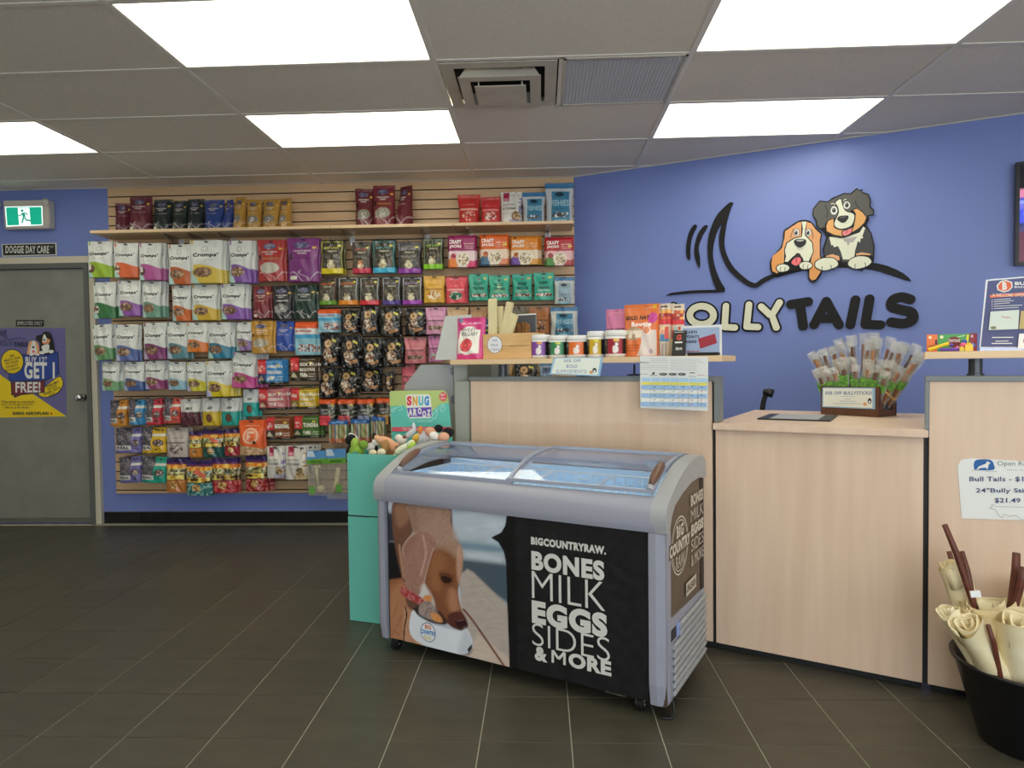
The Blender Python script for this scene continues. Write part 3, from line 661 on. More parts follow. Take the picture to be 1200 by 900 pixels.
def pouch(name, wd, ht, style, base, thick=.045, hang=True, film=GLOSS, res=1.55, pxw=30, pxh=44, seed=0, wav=.0016, narrow=0, **kw):
    """a filled bag; origin at the middle of its foot, print facing -Y"""
    nu, nv = max(8, int(pxw*res)), max(10, int(pxh*res)); rg = random.Random(seed*7+3)
    u = np.linspace(0, 1, nu+1); v = np.linspace(0, 1, nv+1); UU, VV = np.meshgrid(u, v); U, V = UU.ravel(), VV.ravel()
    ph = [(rg.uniform(4, 11), rg.uniform(3, 9), rg.uniform(0, 6)) for _ in range(4)]
    box = kw.get('boxy', 0)
    def surf(a, b):
        a, b = np.asarray(a, float), np.asarray(b, float)
        if box: gv = np.clip((1.02-b)*8, 0, 1)*np.ones_like(b); gu = np.clip(np.minimum(a, 1-a)*14, 0, 1)
        else:
            top = np.clip((.90-b)/.45, 0, 1); gv = top*top*(3-2*top)*np.where(b < .35, .80+.57*b, 1.0) if hang else np.clip((.92-b)/.7, 0, 1)**.8
            gu = np.clip(1-np.abs(2*a-1)**2.6, 0, 1)**.55
        d = .0025+thick*gu*gv+wav*sum(np.sin(f*a*PI*.6+g*b*PI*.5+h) for f, g, h in ph)*np.clip(np.minimum(a, 1-a)*8, 0, 1)
        w = wd*(1-narrow*(1-b)-(0 if box else .05*np.exp(-((b-.5)/.22)**2)))
        x = (a-.5)*w; z = b*ht; z = z+(.0 if box else (.02*ht*(np.abs(2*a-1)**2)*(b < .06)*0))
        return x, -np.maximum(d, .0015), z
    x, y, z = surf(U, V); L = []; acc = 0
    for du, dv in ((-.3, -.12), (.12, -.3), (.3, .12), (-.12, .3)):
        L.clear(); p = Paint(np.clip(U+du/nu, 0, 1), np.clip(V+dv/nv, 0, 1), base, wd/ht, seed); style(p, L, **kw); acc = acc+p.C/4
    p.C = acc
    nf = len(U); verts = [tuple(q) for q in np.c_[x, y, z]]
    faces = [(j*(nu+1)+i, j*(nu+1)+i+1, (j+1)*(nu+1)+i+1, (j+1)*(nu+1)+i) for j in range(nv) for i in range(nu)]
    per = [i for i in range(nu+1)]+[j*(nu+1)+nu for j in range(1, nv+1)]+[nv*(nu+1)+i for i in range(nu-1, -1, -1)]+[j*(nu+1) for j in range(nv-1, 0, -1)]
    nb_ = len(verts); verts += [(x[i], 0.0, z[i]) for i in per]; m = len(per)
    faces += [(per[(i+1) % m], per[i], nb_+i, nb_+(i+1) % m) for i in range(m)]; faces.append(tuple(nb_+i for i in range(m-1, -1, -1)))
    C = np.vstack([p.C, p.C[per]]); me = bpy.data.meshes.new(name); me.from_pydata(verts, [], faces)
    a = me.color_attributes.new('Col', 'FLOAT_COLOR', 'POINT'); a.data.foreach_set('color', np.c_[C, np.ones(len(C))].ravel())
    me.polygons.foreach_set('use_smooth', [True]*(nu*nv)+[False]*(len(faces)-nu*nv)); me.materials.append(film); me.update()
    o = bpy.data.objects.new(name, me); COL.objects.link(o)
    if L:
        tx = MB()
        for t, x0, y0, x1, y1, c, bd in L:
            Vg, Fg, _ = glyphs(t, bd)
            a_ = x0+(x1-x0)*Vg[:, 0]; b_ = y0+(y1-y0)*Vg[:, 1]; X, Y, Z = surf(a_, b_)
            tx.add(np.c_[X, Y-.0012, Z], Fg, tuple(srgb(c)))
        lt = tx.build('lettering', PRINT, None, fixn=False); lt.parent = o
    if hang and not box:
        MB().box((0, -.0045, ht*.955), (min(.03, wd*.2), .003, .008)).build('hang_hole', M_black, None).parent = o
    return o
def twin(o, loc, rz=0, ry=0):
    c = o.copy(); COL.objects.link(c); c.location = loc; c.rotation_euler = (0, ry, rz)
    for ch in o.children:
        d = ch.copy(); COL.objects.link(d); d.parent = c
    return c
ORD = ['first', 'second', 'third', 'fourth', 'fifth', 'sixth', 'seventh', 'eighth', 'ninth', 'tenth', 'eleventh', 'twelfth', 'thirteenth', 'fourteenth', 'fifteenth', 'sixteenth', 'seventeenth', 'eighteenth', 'nineteenth']
NPOUCH = [0]
def hang_row(group, depth, items, where, catn='pet treats'):
    """items: (x0, y0, x1, y1, style, base colour, look, options) measured on the photograph"""
    cnt = dict(left=0, right=0)
    for k, it in enumerate(items):
        x0, y0, x1, y1, stl, base, look = it[:7]; op = dict(it[7]) if len(it) > 7 else {}
        nb, dy, tilt, nm, lk = op.pop('nb', 1), op.pop('dy', 0), op.pop('tilt', 0), op.pop('nm', 'treat_pouch'), op.pop('lift', 0)
        Yf = YB-depth-dy-.0025*(k % 2)
        if stl is st_crumps: op['band'] = WAVE[look.split(' with ')[1].replace(' wave', '')]
        if stl is st_real: op['col'] = base
        cx = (x0+x1)/2; A = onY(cx, y1, Yf); B = onY(cx, y0, Yf); wl = onY(x1, (y0+y1)/2, Yf)[0]-onY(x0, (y0+y1)/2, Yf)[0]
        NPOUCH[0] += 1
        th = op.pop('thick', .035)
        o = pouch(nm, wl, B[2]-A[2], stl, base, thick=th, pxw=x1-x0, pxh=y1-y0, seed=NPOUCH[0], **op)
        o.location = (A[0], Yf+th, A[2]); o.rotation_euler = (0, math.radians(tilt), math.radians(random.Random(k+NPOUCH[0]).uniform(-2, 2)))
        half = 'left' if cx < 372 else 'right'; cnt[half] += 1
        pos = '%s bag, %s half, %s' % (ORD[cnt[half]-1], half, where)
        tag(o, '%s, %s' % (look, pos), catn, group)
        if len(o['label'].split()) > 16: print('LONG', o['label'])
        for b in range(nb):
            c = twin(o, (A[0]+(random.Random(b+k*3).uniform(.010, .024)*(b+1) if cx < 372 else random.Random(b+k).uniform(-.008, .014)), Yf+th+(.6*th+.006)*(b+1), A[2]+random.Random(b*3+k).uniform(-.004, .004)), o.rotation_euler[2], math.radians(tilt*.5)); c.scale[1] = .6
            tag(c, '%s %s %s' % (look.replace('treat bag', 'bag'), ['next behind', 'second behind', 'third behind', 'fourth behind'][b], pos), catn, group)
            if len(c['label'].split()) > 16: print('LONG', c['label'])
        # wire hook
        if op.get('hook', 1):
            hz = A[2]+(B[2]-A[2])*.955+.006; hk = MB()
            hk.tube([(A[0], YB, hz+.01), (A[0], Yf+.02, hz+.004), (A[0], Yf-.008, hz+.004), (A[0], Yf-.02, hz+.016)], .0028, 6); hk.box((A[0], YB-.002, hz+.010), (.02, .004, .02))
            tag(hk.build('wire_hook', M_hook), 'chrome wire hook carrying the '+pos, 'hook', 'wire hooks on the slatwall')
WAVE = {'lime green': '98b830', 'coral': 'e06c40', 'pink': 'b85c98', 'burnt orange': 'c0622c', 'yellow': 'd8bc48', 'violet': '8458a8', 'dark green': '3c7848', 'purple': '9458a8', 'sage': '6c9c84',
 'dark orange': 'd06a28', 'mustard': 'd4b038', 'lilac': '8e5cb0', 'green': '60945c', 'steel blue': '5c70a8', 'wine red': '843c70', 'grey teal': '5c8c94', 'orange': 'e07c28', 'ocean blue': '287c98', 'pale purple': '8868a0',
 'soft green': '7cac7c', 'navy': '405c94', 'plum': '944474', 'pale aqua': '90bcc8', 'lemon': 'd0c428', 'bright yellow': 'd8c018', 'hot pink': 'c84890'}
C_ = st_crumps; W1 = 'dcdfd8'
hang_row('hanging bags of the top row', .24, [
 (100.5, 282, 130, 325, C_, W1, 'white treat bag with lime green wave', dict(win='dog')), (131, 284, 160, 325, C_, W1, 'white treat bag with coral wave', dict(win='dog')),
 (161, 284, 187.5, 328, C_, W1, 'white treat bag with pink wave', dict(win='dog', nb=2)), (195.5, 285.5, 224, 333, C_, W1, 'white treat bag with burnt orange wave', {}),
 (221, 280.5, 260, 331.5, C_, W1, 'large white treat bag with yellow wave', dict(dy=.015, nb=2)), (267, 281, 294, 331, C_, W1, 'white treat bag with violet wave', dict(nb=2)),
 (300.5, 280, 332.5, 329.5, st_barn, 'a83434', 'red treat bag with pale oval window', dict(win='c0b8a8', num='9')), (336, 278, 373, 330, st_barn, '7a3478', 'large purple treat bag with white dog outline', dict(num='5', numc='5c2858', stick=1)),
 (374.5, 280.5, 402, 320.5, st_frame, '24241e', 'black framed treat bag with yellow foot', dict(nb=2, band='d8c420', frame='98923c', film=FOIL)),
 (412, 283, 434, 320, st_frame, '4a4444', 'grey treat bag with crimson foot', dict(band='c83a50', frame='60504c', title='b8605c', tag_='d88858')),
 (435.5, 280.5, 463, 319.5, st_frame, '1c2c2c', 'black framed treat bag with sky blue foot', dict(band='48b0d0', frame='4c8480', title='60a0a0', film=FOIL)),
 (465.5, 282.5, 493, 320, st_frame, '24202a', 'black framed treat bag with purple foot', dict(band='9040a0', frame='5a5460', title='a8a0b0', film=FOIL)),
 (495, 278.5, 519, 315, st_frame, '22281c', 'black framed treat bag with bright green foot', dict(band='88c830', frame='788a68', title='98c050', film=FOIL)),
 (524.5, 275, 559, 313, st_craft, '9a2860', 'magenta boxy treat bag with food bowl picture', dict(wash='e8d0d0', blob='e08038', blob2='d84878', boxy=1, price=0)),
 (562, 274, 597, 310, st_craft, 'dc6420', 'orange boxy treat bag with food bowl picture', dict(wash='ecd4b8', blob='406c88', blob2='e0885c', boxy=1)),
 (598, 276, 633, 310, st_craft, 'e08820', 'amber boxy treat bag with food bowl picture', dict(wash='ecdcc0', blob='7050a0', blob2='e0a040', boxy=1, price=0)),
 (638.5, 277, 673, 311, st_craft, 'b82430', 'red boxy treat bag with food bowl picture', dict(wash='e8b8b8', blob='4c8c3c', blob2='b04444', boxy=1))],
 'top row')
hang_row('hanging bags of the second row', .23, [
 (107, 330, 134, 373, C_, W1, 'white treat bag with dark green wave', dict(win='dog')), (137, 328, 163, 370, C_, W1, 'white treat bag with purple wave', {}),
 (165, 329, 187, 372, C_, W1, 'white treat bag with sage wave', dict(nb=2)), (200, 334, 222, 376, C_, W1, 'white treat bag with dark orange wave', {}),
 (223, 333, 253, 375, C_, W1, 'white treat bag with mustard wave', {}), (257, 332, 285.5, 374, C_, W1, 'white treat bag with lilac wave', dict(nb=2)),
 (295, 335, 316, 373, st_barn, '7e2a30', 'small red treat bag with yellow price tag', dict(stick=1)), (318, 334, 342, 374, st_barn, '26262a', 'black treat bag with grey oval window', dict(win='8c8c88', num='8', numc='d8d8d0')),
 (343, 333, 370, 373.5, st_barn, '263c34', 'dark green treat bag with dog outline', {}),
 (372.5, 325, 393.5, 357, st_frame, '38302c', 'brown framed treat bag with grass green foot', dict(band='6a9c30', frame='705048', title='d86030')),
 (395, 324, 419, 357, st_frame, '2c2a26', 'silver framed treat bag with orange foot', dict(band='e88c20', frame='a8a8a0', title='e07030')),
 (420.5, 324, 444, 357, st_frame, '2c2a28', 'silver framed treat bag with red foot', dict(band='d83840', frame='a8a8a0', title='8a6050')),
 (447, 323.5, 469, 357, st_frame, '282a34', 'silver framed treat bag with indigo foot', dict(band='5a4890', frame='a0a4a8', title='9090a0')),
 (470.5, 324, 494.5, 356.5, st_frame, '282428', 'silver framed treat bag with violet foot', dict(band='a044b0', frame='a8a4a8', title='a080b0')),
 (496, 323, 521, 354.5, st_flat, 'dcaa40', 'yellow treat bag with orange foot', dict(ink='a06020', win=2, photo=('e8d0a0', 'c8702c', 'f0e0b8'))),
 (522, 324, 546, 355, st_flat, 'e0505c', 'coral treat bag with green mountains', dict(ink='f0c0c0', win=2, photo=('2c6848', '30705c', 'd8d0b8'))),
 (549, 320.5, 572.5, 352, st_teal, '3aaa90', 'teal treat bag with yellow price tag', {}), (573, 322, 597, 352, st_teal, '44b496', 'teal treat bag with green name patch', dict(blot=1, bar='90c070')),
 (600.5, 320.5, 624, 351.5, st_teal, '30a890', 'teal treat bag with beige bar', dict(t1='BEEF', t2='BITES', bar='98b088')), (625.5, 319, 649, 351.5, st_teal, '38ac92', 'teal treat bag with white name patch', dict(t1='PUPPY', t2='TRAINERS', bar='a0c8a8')),
 (650, 324, 672, 356, st_fish, 'c8ccc8', 'small pale fish treat bag with blue foot', dict(panel='90a8b4'))],
 'second row')
hang_row('hanging bags of the third row', .23, [
 (108, 380, 131.5, 422, C_, W1, 'tilted white treat bag with green wave', dict(tilt=-4)), (133, 380, 160, 423, C_, W1, 'white treat bag with steel blue wave', dict(tint='c0c4e0')),
 (166, 378, 193, 421, C_, W1, 'white treat bag with wine red wave', dict(tint='d8c8e0')), (193.5, 377.5, 221, 420.5, C_, W1, 'white treat bag with grey teal wave', dict(tint='b8c4dc')),
 (217, 378, 241.5, 412.5, C_, W1, 'small white treat bag with orange wave', dict(dy=.03, tint='f0a050')), (241.5, 377.5, 269.5, 420, C_, W1, 'white treat bag with ocean blue wave', dict(nb=2)),
 (275, 377.5, 297, 411, C_, W1, 'small white treat bag with pale purple wave', {}), (293, 376, 319, 414, st_barn, 'c08c2c', 'gold treat bag with number six', dict(win='b0a890', num='6', numc='3c2c18', dy=.03)),
 (321, 376, 342, 411, st_barn, '3454a8', 'royal blue treat bag with price tag', dict(tilt=2)), (344.5, 377, 371, 416, st_ol, '8cc0cc', 'light blue bone bag with orange header', dict(b=1, boxy=1)),
 (371.5, 362, 396.5, 389.5, st_ol, '8cb8c8', 'small light blue bone bag with orange header', dict(boxy=1)),
 (399, 363, 420, 390, st_blackdog, '16161a', 'black chew bag with round wooden tag', dict(film=FOIL)), (421.5, 358, 443, 392, st_blackdog, '18181a', 'black chew bag with tag and silver neck', dict(film=FOIL, wav=.003)),
 (445, 360, 470, 394, st_blackdog, '1c1e1a', 'black chew bag with wide round wooden tag', dict(film=FOIL, wav=.003)), (474, 361, 499, 392, st_blackdog, '141416', 'black chew bag with white fluffy filling', dict(film=FOIL)),
 (498.5, 360, 522, 391.5, st_flat, 'd898b8', 'pink treat bag with black name strip', {}), (523.5, 360, 548.5, 392, st_flat, 'c8a478', 'plain kraft treat bag', dict(win=0)),
 (551, 360, 570, 396, st_flat, 'a87c4c', 'brown treat bag with orange print', dict(win=2, photo=('d86030', 'd8c050', '8a5030'))),
 (600, 359, 616, 394, st_flat, '6a6450', 'olive brown treat bag behind the cream sticks', dict(win=2, photo=('c08040', 'd0c060', '6a5038'))),
 (620.5, 359.5, 644, 391, st_flat, 'a86838', 'copper brown treat bag with black print', dict(ink='301c14', win=2, photo=('30241c', '8a4a20', 'c8a060'))),
 (645.5, 359.5, 676, 393, st_fish, 'c8ccc8', 'light blue fish treat bag with blue header', {})],
 'third row')
hang_row('hanging bags of the fourth row', .22, [
 (117, 424, 138, 458, C_, W1, 'small white treat bag with soft green wave', {}), (143, 424, 167, 458, C_, W1, 'small white treat bag with navy wave', dict(tint='b8c0e0')),
 (168, 423, 191, 456, C_, W1, 'small white treat bag with plum wave', dict(tint='c8c0e0')), (195, 424, 216, 457, C_, W1, 'small white treat bag with pale aqua wave', dict(tint='b8c8e8')),
 (217, 424, 241, 458.5, C_, W1, 'small white treat bag with lemon wave', dict(tint='c4c0e0')), (240, 423, 267.5, 465, C_, W1, 'white treat bag with bright yellow wave', dict(tint='c0c0e4', dy=.015, nb=3)),
 (269, 413, 298, 454.5, C_, W1, 'tilted white treat bag with hot pink wave', dict(tint='d868a8', tilt=2.5, nb=3)),
 (300.5, 421, 333, 450, st_kit, '3a8cc8', 'blue boxy treat pack with red square', dict(dark='20305c', bg='3a8cc8', t1='ORIJEN', t2='ORIGINAL', boxy=1, nb=1)),
 (338.5, 418.5, 372, 446, st_kit, '54422c', 'dark brown boxy treat pack with red square', dict(dark='443c24', bg='54422c', t1='SIX FISH', t2='REGIONAL', boxy=1)),
 (374.5, 391, 397, 429, st_blackdog, '16161a', 'crinkled black chew bag with upright tan chew', dict(film=FOIL, wav=.003)), (399, 393, 422, 431, st_blackdog, '18161c', 'crinkled black chew bag with pink chew', dict(film=FOIL, wav=.004)),
 (424, 397, 446.5, 431, st_blackdog, '16181a', 'crinkled black chew bag with brown chew', dict(film=FOIL, wav=.003)), (447.5, 396, 473.5, 430, st_blackdog, '1a1a18', 'wide crinkled black chew bag with pale chew', dict(film=FOIL, wav=.004)),
 (473.5, 395.5, 499, 426, st_flat, 'd07880', 'salmon pink treat bag with food photo', {}), (501.5, 393, 518, 424, st_flat, 'd080b0', 'orchid pink treat bag with pale blue foot', dict(photo=('a8c8d0', 'b0602c', 'c8d8d8')))],
 'fourth row')
RR = st_real
hang_row('hanging bags of the fifth row', .19, [
 (127, 469.5, 147, 499.5, RR, 'd08828', 'slim grey chew bag with orange side', {}), (149, 468.5, 167, 498, RR, '3c90c4', 'slim grey chew bag with blue side', {}),
 (169, 468, 188, 498, RR, 'c83044', 'slim grey chew bag with crimson side', {}), (190.5, 467, 209.5, 496, RR, 'd85848', 'slim grey chew bag with coral side', {}),
 (209.5, 468, 233, 499, st_half, 'd4d4cc', 'white treat bag with dark maroon lower half', dict(bot='5a2434', spk=1)), (235, 467, 256, 499, st_half, 'd4d6d0', 'white treat bag with yellow lower half', dict(bot='d0b020', nb=2)),
 (257.5, 467, 279, 498.5, st_half, 'd4d8d4', 'white treat bag with teal lower half', dict(bot='18a094', nb=2)), (283, 456.5, 302, 488, st_half, 'ccd4d4', 'white treat bag with turquoise lower half', dict(bot='20a8a0')),
 (302, 454.5, 336, 480, st_kit, 'c87078', 'rose pink boxy treat pack with red square', dict(dark='8c3c3c', bg='c87078', t1='SIX FISH', t2='REGIONAL', boxy=1, tilt=-2, nb=2)),
 (339.5, 455, 371.5, 479, st_kit, 'd0ac18', 'yellow boxy treat pack with red square', dict(dark='8a6c20', bg='d0ac18', t1='FREERUN', t2='POULTRY', boxy=1)),
 (372.5, 432, 393, 466, st_blackdog, '141416', 'shiny black chew bag with white tipped chew', dict(film=FOIL, wav=.003)), (395, 431, 419.5, 464, st_blackdog, '1a1c18', 'shiny black chew bag with creamy chew', dict(film=FOIL, wav=.004)),
 (422, 430, 446.5, 459, st_blackdog, '141418', 'shiny black chew bag with slanting chew', dict(film=FOIL, wav=.003)), (450, 437, 461, 459, st_blackdog, '181820', 'narrow black chew bag with tan chew', dict(film=FOIL, nb=0)),
 (470, 427, 486, 456, st_flat, 'd86878', 'pink and red treat bag behind the grey gate', dict(photo=('c83848', 'd88890', '5a6840'))),
 (575.5, 424, 601, 455, st_flat, 'a88850', 'tan treat bag seen under the counter ledge', dict(win=2, photo=('d8a030', '304030', 'c0a868'))), (603, 424, 630, 455, st_blackdog, '18181a', 'black treat bag seen under the counter ledge', dict(film=FOIL)),
 (632, 424, 648, 455, st_fish, '909cac', 'blue grey bag seen under the counter ledge', dict(panel='485c80'))],
 'fifth row')
hang_row('hanging bags of the sixth row', .18, [
 (133.5, 502, 163.5, 531, RR, '7870b0', 'wide grey chew bag with lavender side', dict(cut=.66)), (164.5, 501.5, 192.5, 531, RR, 'dcb020', 'wide grey chew bag with yellow side', dict(cut=.45, nb=2)),
 (193.5, 502, 219, 536, st_flat, 'c0b4ac', 'pale grey framed chew bag with photo window', dict(ink='605048', win=2, photo=('a09488', '5c4c48', 'd8ccc0'))),
 (220, 506, 235.5, 536, st_sunset, '3a3028', 'small gold and black treat bag with orange foot', dict(bot='d08430', film=FOIL)), (235.5, 504, 260.5, 536, st_sunset, '343028', 'sunset treat bag with deep teal foot', dict(bot='245854', fish='c8d0d0', film=FOIL)),
 (261.5, 503, 281, 534, st_sunset, '343028', 'sunset treat bag with red foot', dict(bot='a83038', film=FOIL)), (279, 493, 308, 533.5, st_zorange, 'ec6428', 'bright orange treat bag with round print', dict(dy=.03, nb=1)),
 (310.5, 489, 341.5, 515, st_kit, '8a4c28', 'rust brown boxy treat pack with red square', dict(dark='302c24', bg='8a4c28', t1='', t2='', boxy=1, reg=1)),
 (343, 488, 375.5, 513, st_kit, '4c7430', 'green boxy treat pack with red square', dict(dark='244028', bg='4c7430', t1='', t2='', boxy=1, reg=2)),
 (373, 467, 393, 499, st_tray, '24241f', 'black tray pack with red label', dict(lab='e04048', boxy=1)), (395, 467, 416, 499, st_tray, '24241f', 'black tray pack with rose label', dict(lab='c85058', boxy=1)),
 (417.5, 467, 438.5, 499, st_tray, '24241f', 'black tray pack with blue grey label', dict(lab='7888a8', boxy=1)), (440.5, 466, 461, 498, st_tray, '24241f', 'black tray pack with ochre label', dict(lab='c89448', boxy=1)),
 (462, 467, 482, 499, st_tray, '24241f', 'black tray pack with green label', dict(lab='6a9858', boxy=1, nb=0))],
 'sixth row')
hang_row('hanging bags of the bottom row', .20, [
 (138, 536, 164, 566, RR, '6c68a0', 'grey chew bag with blue violet side', dict(cut=.58, tilt=-2)), (163.5, 536, 192.5, 566, RR, '20a088', 'grey chew bag with sea green side', dict(cut=.55, tilt=2)),
 (193, 538, 216.5, 577, st_sunset, '3a3028', 'sunset treat bag with amber foot', dict(bot='c88040', film=FOIL)), (216.5, 540, 247.5, 581, st_sunset, '343028', 'sunset treat bag with blue green foot', dict(bot='2c6c6c', b2='88b8b0', fish='a8c8c8', film=FOIL, dy=.02)),
 (247, 537, 276.5, 578, st_sunset, '343028', 'large sunset treat bag with crimson foot', dict(bot='a82830', b2='d06860', film=FOIL)), (286, 535, 313, 576, st_sunset, '38302c', 'large sunset treat bag with dark red foot', dict(bot='8c2028', b2='c87068', film=FOIL, nb=2)),
 (311.5, 524, 331.5, 560.5, st_honest, 'd8d4c8', 'white cookie bag with lilac corner', dict(dy=.03, side='9088b8')), (333, 523, 358, 562.5, st_honest, 'd8d4c8', 'white cookie bag, gold corner', dict(dy=.02, nb=4, side='c8a060')),
 (384, 492, 409, 519, st_sticks, '909c78', 'blue topped stick bag with copper foot', dict(boxy=1)), (410, 491, 434, 518, st_sticks, '909c78', 'blue topped stick bag with red foot', dict(boxy=1, r=1, nb=0)),
 (434, 488, 452, 515, st_sticks, '909c78', 'blue topped stick bag beside the header board', dict(boxy=1, nb=0))],
 'bottom row')
# lettering that reads sharp on two packs
for o in list(COL.objects):
    if o.get('label', '').startswith(('rust brown boxy', 'green boxy')) and 'behind' not in o['label']:
        me = o.data; w_ = max(v.co.x for v in me.vertices)*2; h_ = max(v.co.z for v in me.vertices); y_ = min(v.co.y for v in me.vertices)-.002
        t_ = MB(); f_ = lambda a, b: (w_*(a-.5), y_, h_*b)
        t_.text('REGIONAL' if 'rust' in o['label'] else 'TUNDRA', f_, .40, .50, .95, .70, tuple(srgb('f0ecdc')), .05)
        t_.build('title', PRINT, None, fixn=False).parent = o

# clear bone bags hanging by the teal display
M_poly = clear('clear_bag', gloss=.10, rough=.18, haze=.16)
M_bone = mat('rawhide', S(222, 210, 168), .6, var=.12, vscale=15, bump=.3, bscale=40)
M_chewbrown = mat('brown_chew', S(150, 108, 70), .6, var=.3, vscale=20)
for k, (x0, y0, x1, y1, lab) in enumerate([(360.5, 528, 383.5, 581, 'clear bag of a white knotted bone under a blue card header'), (383, 526, 406, 585, 'clear bag of a long rawhide roll under a blue card header')]):
    Yf = YB-.20; A = onY((x0+x1)/2, y1, Yf); B = onY((x0+x1)/2, y0, Yf); w = onY(x1, 550, Yf)[0]-onY(x0, 550, Yf)[0]; h = B[2]-A[2]
    t = thing('bone_bag', (A[0], Yf, A[2]), lab, 'pet treats', 'clear bone bags')
    m = MB(); m.prism([(-w/2, 0), (w/2, 0), (w/2*.96, h*.8), (-w/2*.96, h*.8)], (A[0], Yf, A[2]), (1, 0, 0), (0, 0, 1), (0, 1, 0), .035); m.build('film', M_poly, t, bevel=.006)
    m = MB(); f_ = lambda a, b: (A[0]+w*(a-.5), Yf-.002, A[2]+h*b)
    m.box((A[0], Yf+.006, A[2]+h*.90), (w, .012, h*.2), col=tuple(srgb('5898d0'))); m.add([f_(0, .70), f_(1, .72), f_(1, .83), f_(0, .80)], [(0, 1, 2, 3)], tuple(srgb('68a838'))); m.add([f_(.02, .86), f_(.45, .86), f_(.30, .99), f_(.02, .99)], [(0, 1, 2, 3)], tuple(srgb('c8dce8')))
    m.text('NATURAL', f_, .2, .73, .8, .78, tuple(srgb('e8f0d8')), .03)
    m.build('header_card', PRINT, t)
    if k == 0:
        m = MB(); m.tube([(A[0]-.01, Yf+.018, A[2]+h*.60), (A[0], Yf+.018, A[2]+h*.22)], .013, 10); m.ell((A[0]-.018, Yf+.018, A[2]+h*.63), (.02, .014, .018)); m.ell((A[0]+.01, Yf+.018, A[2]+h*.63), (.02, .014, .018)); m.ell((A[0]+.018, Yf+.018, A[2]+h*.14), (.035, .015, .03))
        m.build('bone', M_bone, t, smooth=True)
    else: MB().tube([(A[0]+.012, Yf+.018, A[2]+h*.62), (A[0], Yf+.018, A[2]+h*.36), (A[0]-.04, Yf+.018, A[2]+h*.10)], [.016, .02, .018], 10).build('rawhide_roll', M_bone, t, smooth=True)
    m = MB(); m.box((A[0]+(.02 if k else -.042), Yf-.001, A[2]+h*(.22 if k else .12)), (.045, .002, .06), col=tuple(srgb('68a848'))); m.build('tag_label', PRINT, t)
    tag(MB().tube([(A[0], YB, B[2]-.005), (A[0], Yf-.01, B[2]-.012), (A[0], Yf-.02, B[2])], .0028, 6).build('wire_hook', M_hook), 'chrome wire hook carrying the clear bag of %s' % ('a long rawhide roll' if k else 'a knotted bone'), 'hook', 'wire hooks on the slatwall')

# bags standing on the wall shelf
def shelf_bag(k, x0, y0, x1, stl, base, look, **op):
    Yf = YB-.20-op.pop('dy', 0); A = onY((x0+x1)/2, 264, Yf); B = onY((x0+x1)/2, y0, Yf); wl = onY(x1, 245, Yf)[0]-onY(x0, 245, Yf)[0]
    rzz = op.pop('rz', 0); nb = op.pop('nb', 0); NPOUCH[0] += 1; th = op.pop('thick', .07)
    o = pouch('treat_pouch', wl, B[2]-SHZ, stl, base, thick=th, hang=False, pxw=x1-x0, pxh=264-y0, seed=NPOUCH[0], **op)
    o.location = (A[0], Yf+th*.6, SHZ+.0005); o.rotation_euler = (0, 0, math.radians(rzz)); tag(o, look, 'pet treats', 'bags standing on the wall shelf')
    return o
shelf_bag(0, 132.5, 237, 151, st_barn, '5c2430', 'small maroon treat bag at the left end of the wall shelf', narrow=.1, rz=10)
shelf_bag(0, 149.5, 229, 176, st_barn, '642834', 'tall maroon treat bag second from the left end of the wall shelf', stick=1)
shelf_bag(0, 178, 232.5, 200, st_barn, '24302e', 'dark green treat bag just right of the tall maroon one on the shelf', stick=1)
shelf_bag(0, 200.5, 234, 218, st_barn, '26322e', 'dark green treat bag in the middle of three on the shelf', stick=1, dy=.01)
shelf_bag(0, 218, 232, 237.5, st_barn, '252e30', 'dark green treat bag beside the blue one on the shelf', stick=1)
shelf_bag(0, 238, 233, 261, st_barn, '2c4484', 'blue treat bag with white dog on the wall shelf')
shelf_bag(0, 262.5, 233, 273, st_barn, '2c4080', 'blue treat bag turned sideways beside the gold ones on the shelf', rz=-25)
for i, (a, b, y) in enumerate([(273, 287, 230), (287.5, 305, 232.5), (306.5, 326.5, 232), (327, 340.5, 231)]):
    shelf_bag(0, a, y, b, st_barn, 'b48838', 'gold treat bag with grey window, %s of four on the wall shelf' % ['leftmost', 'second from left', 'third from left', 'rightmost'][i], win='807c74', rz=(-12, 6, -4, -14)[i], top='503844')
shelf_bag(0, 415.5, 220, 437, st_barn, '6a2a30', 'big maroon treat bag with grey window, left of the large one', win='8c8878', num='8', numc='6c3030', rz=8)
shelf_bag(0, 436.5, 216, 462.5, st_barn, '7a2c34', 'largest maroon treat bag with grey window and yellow tag', win='9c9888', num='8', dy=.02)
shelf_bag(0, 466, 216, 484.5, st_barn, '6a262e', 'large maroon treat bag turned sideways, right of the windowed ones', rz=-30, thick=.1)
shelf_bag(0, 536, 227, 563, st_flat, 'c43030', 'red treat bag with round emblem on the shelf, left of two', ink='e8c0b0', win=2, photo=('a84030', 'e0b8a8', 'c83838'), narrow=.12)
shelf_bag(0, 563.5, 229.5, 586.5, st_flat, 'c83036', 'red treat bag with pale patch on the shelf, right of two', ink='e8b0a8', win=2, photo=('d07060', '902428', 'e8c8c0'), dy=.01)
shelf_bag(0, 586.5, 223.5, 612, st_honest, 'dcdad2', 'white cookie bag with magenta square on the wall shelf', rz=-4)
shelf_bag(0, 611.5, 224, 640, st_fish, 'c4ccd0', 'blue fish treat bag on the wall shelf, the shorter one', narrow=.14)
shelf_bag(0, 639, 213, 673, st_fish, 'c4ccd0', 'tall blue fish treat bag at the right end of the wall shelf', narrow=.1, dy=.02)
print('pouches', NPOUCH[0], len([o for o in COL.objects if o.get('category') == 'pet treats']))
